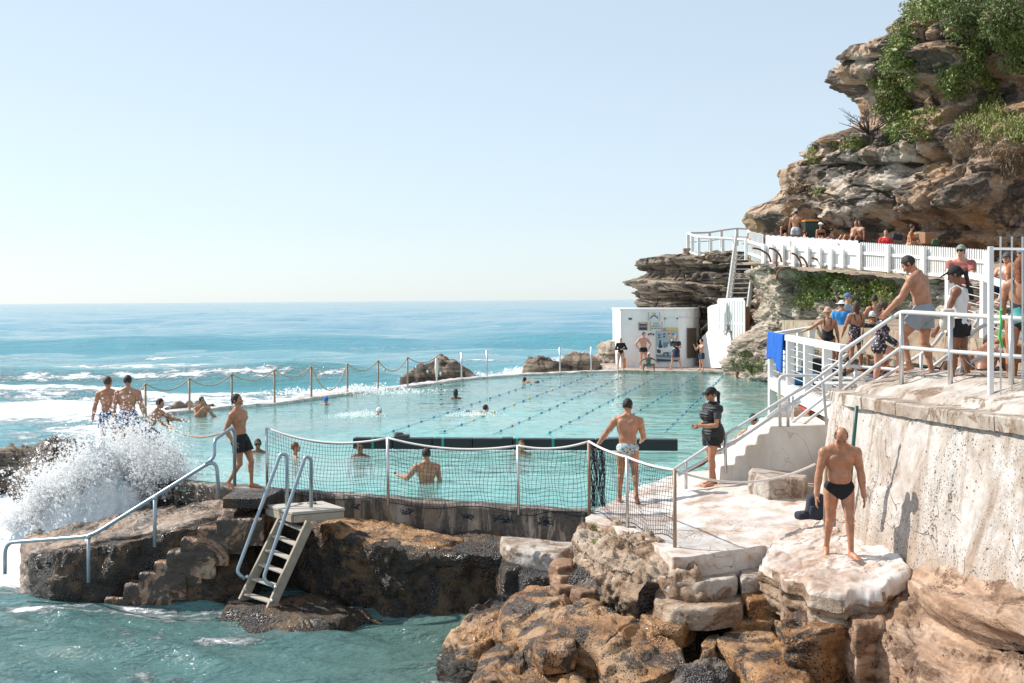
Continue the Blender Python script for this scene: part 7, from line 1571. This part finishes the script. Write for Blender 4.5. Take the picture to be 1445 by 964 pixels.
# ------------------------------------------------------------------ spray
def octa(centers, sizes, name, mat, stretch=None, parent=None):
    rs = np.random.RandomState(1); n = len(centers); base = np.array([(1, 0, 0), (-1, 0, 0), (0, 1, 0), (0, -1, 0), (0, 0, 1), (0, 0, -1)], float)
    q = rs.normal(size=(n, 3, 3)); u, _, v = np.linalg.svd(q); Rm = u @ v
    sc = np.ones((n, 1, 3)) if stretch is None else stretch[:, None, :]
    V = (base[None] @ Rm) * sizes[:, None, None] * sc + centers[:, None, :]
    f = np.array([(0, 2, 4), (2, 1, 4), (1, 3, 4), (3, 0, 4), (2, 0, 5), (1, 2, 5), (3, 1, 5), (0, 3, 5)])
    F = (f[None] + (np.arange(n) * 6)[:, None, None]).reshape(-1, 3)
    return mesh_obj(name, V.reshape(-1, 3), F, mat, parent, True)
def splash():
    rs = np.random.RandomState(4); C = []; Z = []
    base = [(W(x, y, 24.6), h, w, n) for x, y, h, w, n in ((60, 735, 1.0, .55, 5000), (100, 725, 1.5, .5, 7000), (135, 718, 2.05, .5, 9500), (165, 712, 2.2, .45, 9500), (195, 706, 2.1, .42, 9000), (222, 700, 1.7, .4, 7000), (245, 700, 1.2, .32, 4200), (30, 745, .6, .5, 3600), (45, 728, .6, .7, 2500), (85, 700, 1.0, .7, 5000))]
    for b, hgt, w, n in base:
        hgt *= .86; t = rs.beta(1.15, 1.8, n); jets = rs.randint(0, 16, n); ja = rs.uniform(-.9, .9, 16); jh = rs.uniform(.6, 1.12, 16); jy = rs.uniform(-.5, .5, 16)
        h = t * hgt * jh[jets]; sp = .10 + .16 * t
        x = b.x + ja[jets] * w * (.55 + .7 * t) + rs.normal(size=n) * w * sp * 1.5 - .12 * t * hgt; y = b.y + .4 + jy[jets] * (.6 + t) + rs.normal(size=n) * .22
        C.append(np.stack([x, y, b.z + h - .05], 1)); Z.append(np.exp(rs.normal(size=n) * .55) * (.019 - .0115 * t))
    # far flung drops
    n = 3200; x = rs.uniform(-9.6, -5.6, n); t = rs.rand(n) ** .8; C.append(np.stack([x, rs.uniform(23.6, 26, n), -.4 + t * 2.1 * np.exp(-((x + 7.6) / 1.5) ** 2) + rs.normal(size=n) * .12], 1)); Z.append(np.exp(rs.normal(size=n) * .5) * .007)
    C = np.concatenate(C); Z = np.clip(np.concatenate(Z), .004, .06)
    o = octa(C, Z, 'splash', M['foam']); T(o, 'white burst of spray thrown up by a wave over the rock shelf at the left', 'splash', kind='stuff')
    # churned white water around its foot
    xs = np.linspace(-10.6, -6.2, 190); ys = np.linspace(22.4, 27.2, 190); X, Y = np.meshgrid(xs, ys); P = np.stack([X, Y, 0 * X], -1)
    H = np.exp(-((X + 8.0 + .25 * (Y - 24.5)) / 1.25) ** 2 - ((Y - 24.9) / .75) ** 2) * 1.0 + .0
    Zf = -1.25 + H * (1.75 + .45 * fbm(P * 2.2, 5, 2.1, .6)) + .06 * fbm(P * 3, 4); keep = (Zf > -1.12) ; F = grid_faces(190, 190); F = F[keep.ravel()[F].all(1)]
    T(mesh_obj('whitewater', np.stack([X, Y, Zf], -1).reshape(-1, 3), F, M['froth'], None, True), 'churned foam piled under the spray on the rock shelf', 'foam', kind='stuff')
    cc = W(150, 690, 25.1); f, lo = field([el((cc.x - .3, cc.y, cc.z - .15), (1.1, .45, .6), None, .3), el((cc.x + .35, cc.y, cc.z + .15), (.75, .4, .75), None, .3), el((cc.x - 1.1, cc.y, cc.z - .5), (.7, .4, .4), None, .3), el((cc.x + .95, cc.y, cc.z - .15), (.4, .35, .45), None, .3)], .03)
    gx = np.stack(np.meshgrid(*[lo[i] + .03 * np.arange(f.shape[i]) for i in range(3)], indexing='ij'), -1); f = f + .20 * fbm(gx * [2.6, 2.6, 1.5], 5, 2.1, .62) + .04; f[0] = f[-1] = .3; f[:, 0] = f[:, -1] = .3; f[:, :, 0] = f[:, :, -1] = .3
    V_, Q_ = surface_net(f, lo, .03); T(mesh_obj('whitewater', V_, Q_, M['foam'], None, True), 'dense white heart of the burst of spray', 'foam', kind='stuff')
    def burst(name, lab, c, sx, h, n, sz, sy=.6):
        t = rs.beta(1.1, 1.8, n); x = c[0] + rs.normal(size=n) * sx * (1 - .45 * t); y = c[1] + rs.normal(size=n) * sy; j = rs.uniform(.5, 1, 9)[np.clip(((x - c[0]) / sx * 2 + 4.5).astype(int), 0, 8)]
        T(octa(np.stack([x, y, c[2] + t * h * j], 1), np.exp(rs.normal(size=n) * .5) * sz, name, M['foam']), lab, 'splash', kind='stuff')
    q = W(822, 500, 70); burst('splash', 'distant wave breaking white behind the ledged boulders', (q.x, q.y + 1, q.z - 1.1), 1.5, 1.6, 8000, .022)
    q = W(760, 505, 72); burst('splash', 'low white breakers beyond the long dark boulder', (q.x, q.y, q.z - 1.3), 2.6, .8, 7000, .024)
    q = W(690, 512, 66); burst('splash', 'white wash bursting between the pointed and long boulders', (q.x, q.y, -1.6), 1.8, .8, 7000, .022)
    q = W(515, 545, 52); burst('splash', 'spray along the sea wall under the drooping rope', (q.x, q.y + .8, -1.3), 1.1, 1.5, 6500, .014, .5)
    q = W(455, 556, 48); burst('splash', 'thin spray over the sea wall left of the drooping rope', (q.x, q.y + .8, -1.4), 1.5, 1.2, 4500, .013, .4)
    q = W(310, 570, 45); burst('splash', 'spray off the sea wall near the man in the water', (q.x, q.y + 1, -1.4), 2.0, 1.2, 3000, .018, .4)
    q = W(522, 585, 39.5); burst('splash', 'small splash around the white capped swimmer', (q.x - .4, q.y, WATER), .45, .22, 900, .011, .3)
    q = W(668, 583, 39.5); burst('splash', 'small splash around the swimmer between the lane ropes', (q.x, q.y, WATER), .5, .18, 700, .011, .3)
    q = W(500, 553, 50); burst('splash', 'white water washing over the sea wall into the pool', (q.x, q.y - .6, WATER), 1.6, .35, 2600, .02, .6)
# ------------------------------------------------------------------ plants on the rocks
def hits(obj, pts, spread, n, rs, lift=.05):
    from mathutils.bvhtree import BVHTree
    key = obj.name
    if key not in _BV:
        me = obj.data; nv = len(me.vertices); co = np.empty(nv * 3, np.float32); me.vertices.foreach_get('co', co); co = co.reshape(-1, 3)
        nf = len(me.polygons); vi = np.empty(nf * 4, np.int32); me.loops.foreach_get('vertex_index', vi); _BV[key] = BVHTree.FromPolygons(co.tolist(), vi.reshape(-1, 4).tolist())
    bv = _BV[key]; out = []
    o = Vector((0, 0, CAM_Z))
    while len(out) < n:
        px, py = pts[rs.randint(len(pts))]; px += rs.normal() * spread; py += rs.normal() * spread
        d = ray(px, py).normalized(); h = bv.ray_cast(o, d)
        out.append((h[0] + h[1] * lift if h[1].dot(d) < 0 else h[0] - h[1] * lift) if h[0] is not None else None)
        if len([1 for q in out if q is None]) > 3 * n: break
    return [q for q in out if q is not None]
_BV = {}
def leaves(name, clumps, rad, per, size, mat, rs, droop=0, aspect=.45, flat=(1, 1, .8)):
    C = np.array([tuple(c) for c in clumps]); C = C + rs.normal(size=C.shape) * rad * .35; per = int(per * 1.35); n = len(C) * per; c = np.repeat(C, per, 0); u = rs.normal(size=(n, 3)); u /= np.linalg.norm(u, axis=1)[:, None]
    r = rad * rs.uniform(.35, 1, n) ** .6; per *= 1; p = c + u * r[:, None] * np.array(flat); p[:, 2] -= droop * rs.rand(n) ** 1.5
    ax = rs.normal(size=(n, 3)); 
    if droop: ax = ax * .35 + np.array([0, 0, -1.])
    ax += u * .5; ax /= np.linalg.norm(ax, axis=1)[:, None]; sd = np.cross(ax, rs.normal(size=(n, 3))); sd /= np.linalg.norm(sd, axis=1)[:, None]
    s = size * np.exp(rs.normal(size=n) * .35)[:, None] * .85; w = s * aspect * .5; nn = np.cross(ax, sd) * s * .12
    V = np.stack([p - ax * s * .5, p + sd * w + nn, p + ax * s * .5, p - sd * w + nn], 1).reshape(-1, 3)
    return mesh_obj(name, V, np.arange(n * 4).reshape(-1, 4), mat, None, True)
def bush(kind, label, obj, pts, spread, ncl, rad, per, size, mat, droop=0, group=None, seed=0, aspect=.45, lift=.05, flower=0, stems=3):
    rs = np.random.RandomState(seed); cl = hits(obj, pts, spread, ncl, rs, lift)
    if not cl: return
    o = leaves(kind, cl, rad, per, size, mat, rs, droop, aspect); T(o, label, 'bush' if 'grass' not in kind else 'grass', group)
    m = MB(); st = cl[:: max(1, len(cl) // stems)][:stems]
    for k, s_ in enumerate(st): m = MB(); m.tube([s_ - Vector((0, -.2, .3)), s_, s_ + Vector((rs.uniform(-.15, .15), -.1, .25))], [.03, .022, .01], 5); m.build('stem', M['twig'], o, True)
    if flower:
        for k in range(flower): c = cl[rs.randint(len(cl))]; u = rs.normal(size=3); u /= np.linalg.norm(u); MB().ball(c + Vector(tuple(u * rad)), .045, 6, 4).build('flower', M['floweryellow'], o, True)
def plants():
    L, D, Gm, Dr = M['leaf'], M['leafdark'], M['grass'], M['dry']
    B = lambda *a, **k: bush('bush', *a, **k)
    B('leafy climber covering the cliff crest at the very top', CL, [(1285, 15), (1295, 8), (1310, 5), (1320, 15), (1300, 25), (1335, 8)], 9, 70, .42, 60, .15, L, seed=1, lift=.25)
    B('long hanging green creeper running down the cliff below the crest', CL, [(1280, 40), (1272, 55), (1265, 70), (1262, 85), (1258, 100), (1252, 115), (1250, 130), (1262, 130), (1275, 100), (1270, 120)], 8, 110, .34, 60, .14, L, seed=2, lift=.2)
    B('lower leafy part of the creeper above the grey rocks', CL, [(1245, 140), (1262, 150), (1278, 158), (1272, 170), (1262, 182), (1256, 195), (1275, 140), (1285, 165)], 7, 70, .32, 60, .14, L, seed=3, lift=.2)
    B('dark bare twiggy bush on the ledge left of the creeper', CL, [(1228, 178), (1235, 190), (1240, 200), (1222, 190), (1245, 180)], 6, 30, .3, 30, .08, M['twig'], seed=4, lift=.2, aspect=.15, stems=8)
    B('broad green bush spreading across the top right of the cliff', CL, [(1345, 15), (1365, 8), (1380, 20), (1400, 10), (1420, 12), (1440, 8), (1390, 30), (1360, 28)], 10, 110, .42, 55, .14, D, seed=5, lift=.2)
    B('sunny green bush draping over the cliff at the upper right edge', CL, [(1405, 30), (1415, 38), (1425, 42), (1435, 35), (1442, 50), (1420, 52), (1438, 68)], 8, 90, .36, 60, .13, L, seed=6, lift=.25, droop=.2)
    B('slanting band of green scrub across the middle of the upper cliff', CL, [(1385, 65), (1378, 78), (1368, 90), (1358, 102), (1348, 112), (1352, 122), (1372, 92), (1340, 108)], 7, 80, .32, 55, .12, L, seed=7, lift=.2)
    B('bright green tussock hanging over the cave at the right edge', CL, [(1375, 165), (1388, 160), (1400, 158), (1412, 165), (1425, 172), (1438, 180), (1370, 178), (1395, 175)], 8, 110, .34, 60, .16, Gm, seed=8, lift=.2, droop=.35, aspect=.22)
    B('dry brown roots and leaves trailing under the green tussock', CL, [(1380, 195), (1395, 200), (1410, 210), (1425, 215), (1440, 220), (1372, 190)], 7, 60, .28, 50, .16, Dr, seed=9, lift=.15, droop=.6, aspect=.15)
    B('small tuft of grass on the low left shoulder of the cliff', CL, [(1146, 215), (1150, 222), (1146, 230)], 4, 22, .24, 50, .12, Gm, seed=10, lift=.1, aspect=.2)
    B('pale grass patch on the ledge above the weathered grey rock', CL, [(1180, 208), (1190, 205), (1200, 203), (1210, 198)], 4, 32, .22, 50, .12, Gm, seed=11, lift=.1, aspect=.2)
    B('rusty dry plants on the lowest left shelf of the cliff', CL, [(1118, 270), (1128, 268), (1138, 271)], 3, 22, .2, 50, .10, Dr, seed=12, lift=.1)
    B('tiny green tuft beside the rusty dry plants', CL, [(1153, 272), (1157, 270)], 2, 9, .18, 50, .10, Gm, seed=13, lift=.1)
    B('low green scrub in the centre right of the cliff face', CL, [(1300, 178), (1308, 172), (1318, 160), (1292, 185)], 5, 26, .24, 50, .11, Gm, seed=14, lift=.1)
    B('small green tuft in a notch at the right of the cliff', CL, [(1392, 112), (1396, 120)], 3, 14, .22, 50, .12, Gm, seed=15, lift=.1)
    G_ = 'shrubs on the rock bank below the picket fence'
    B('round green shrub with yellow flowers at the left of the bank', BK, [(1140, 411), (1150, 405), (1158, 414), (1145, 421), (1165, 409)], 6, 60, .34, 60, .11, L, seed=20, lift=.38, flower=26)
    B('green shrub just below the tops of the fence posts on the bank', BK, [(1172, 394), (1180, 392), (1188, 397), (1178, 403)], 4, 34, .28, 60, .11, Gm, seed=21, lift=.3, flower=8)
    B('olive shrub with yellow flowers in the middle of the bank', BK, [(1200, 409), (1208, 403), (1215, 414), (1205, 423), (1196, 401)], 5, 50, .32, 60, .11, L, seed=22, lift=.38, flower=18)
    B('dry brownish shrub between the green ones on the bank', BK, [(1186, 411), (1190, 421), (1222, 405)], 5, 30, .3, 50, .10, Dr, seed=23, lift=.4)
    B('spreading green and grey shrub at the right end of the bank', BK, [(1235, 407), (1245, 411), (1255, 417), (1240, 421), (1262, 409), (1228, 414)], 6, 60, .32, 60, .11, Gm, seed=24, lift=.38)
    bush('green_algae', 'dark green weed on the rock at the water line below the white wall', BK, [(1055, 512), (1065, 518), (1075, 515), (1062, 525), (1050, 505), (1042, 515)], 5, 90, .16, 30, .08, D, seed=30, lift=.02)
    # bare twigs against the sky
    rs = np.random.RandomState(8); base = hits(CL, [(1226, 190)], 1, 3, rs, 0)[0]; o = empty('bare_shrub', base); T(o, 'leafless twiggy shrub standing out against the sky on the cliff shoulder', 'bush')
    for k in range(16):
        a = rs.uniform(-1.3, .9); l = rs.uniform(.7, 1.9); p = [base, base + Vector((math.sin(a) * l * .5, rs.uniform(-.2, .2), math.cos(a) * l * .45)), base + Vector((math.sin(a * 1.2) * l, rs.uniform(-.3, .3), math.cos(a * 1.2) * l * .9))]
        MB().tube(p, [.03, .02, .008], 4).build('twig', M['twig'], o, True)
        for j in range(3):
            s_ = p[1].lerp(p[2], rs.uniform(.1, .8)); MB().tube([s_, s_ + Vector((rs.uniform(-.4, .3), 0, rs.uniform(.05, .4)))], .009, 3).build('twig', M['twig'], o)
    # algae tufts on the deck edge rock
    for i, (x, y, lab) in enumerate(((838, 752, 'small green weed tuft on the cream rock below the net post'), (842, 772, 'second smaller weed tuft lower on the cream rock'))):
        g = G(x, y, -.12 - .1 * i); rs = np.random.RandomState(40 + i); o = leaves('weed_tuft', [g + Vector((rs.uniform(-.06, .06), rs.uniform(-.05, .05), rs.uniform(-.05, .08))) for _ in range(8)], .05, 40, .03, M['grass'], rs); T(o, lab, 'plant')
m, nt, b = new_mat('froth'); h = NT(nt); u = h.pos(); h.l(h.ramp(h.noise(u, 4, 7, .7), [(.35, (.62, .74, .78)), (.55, (.9, .93, .95))]), b.inputs['Base Color']); b.inputs['Roughness'].default_value = .8; h.l(h.bump(h.noise(u, 16, 8, .7), 1, .06), b.inputs['Normal']); M['froth'] = m
splash(); plants()
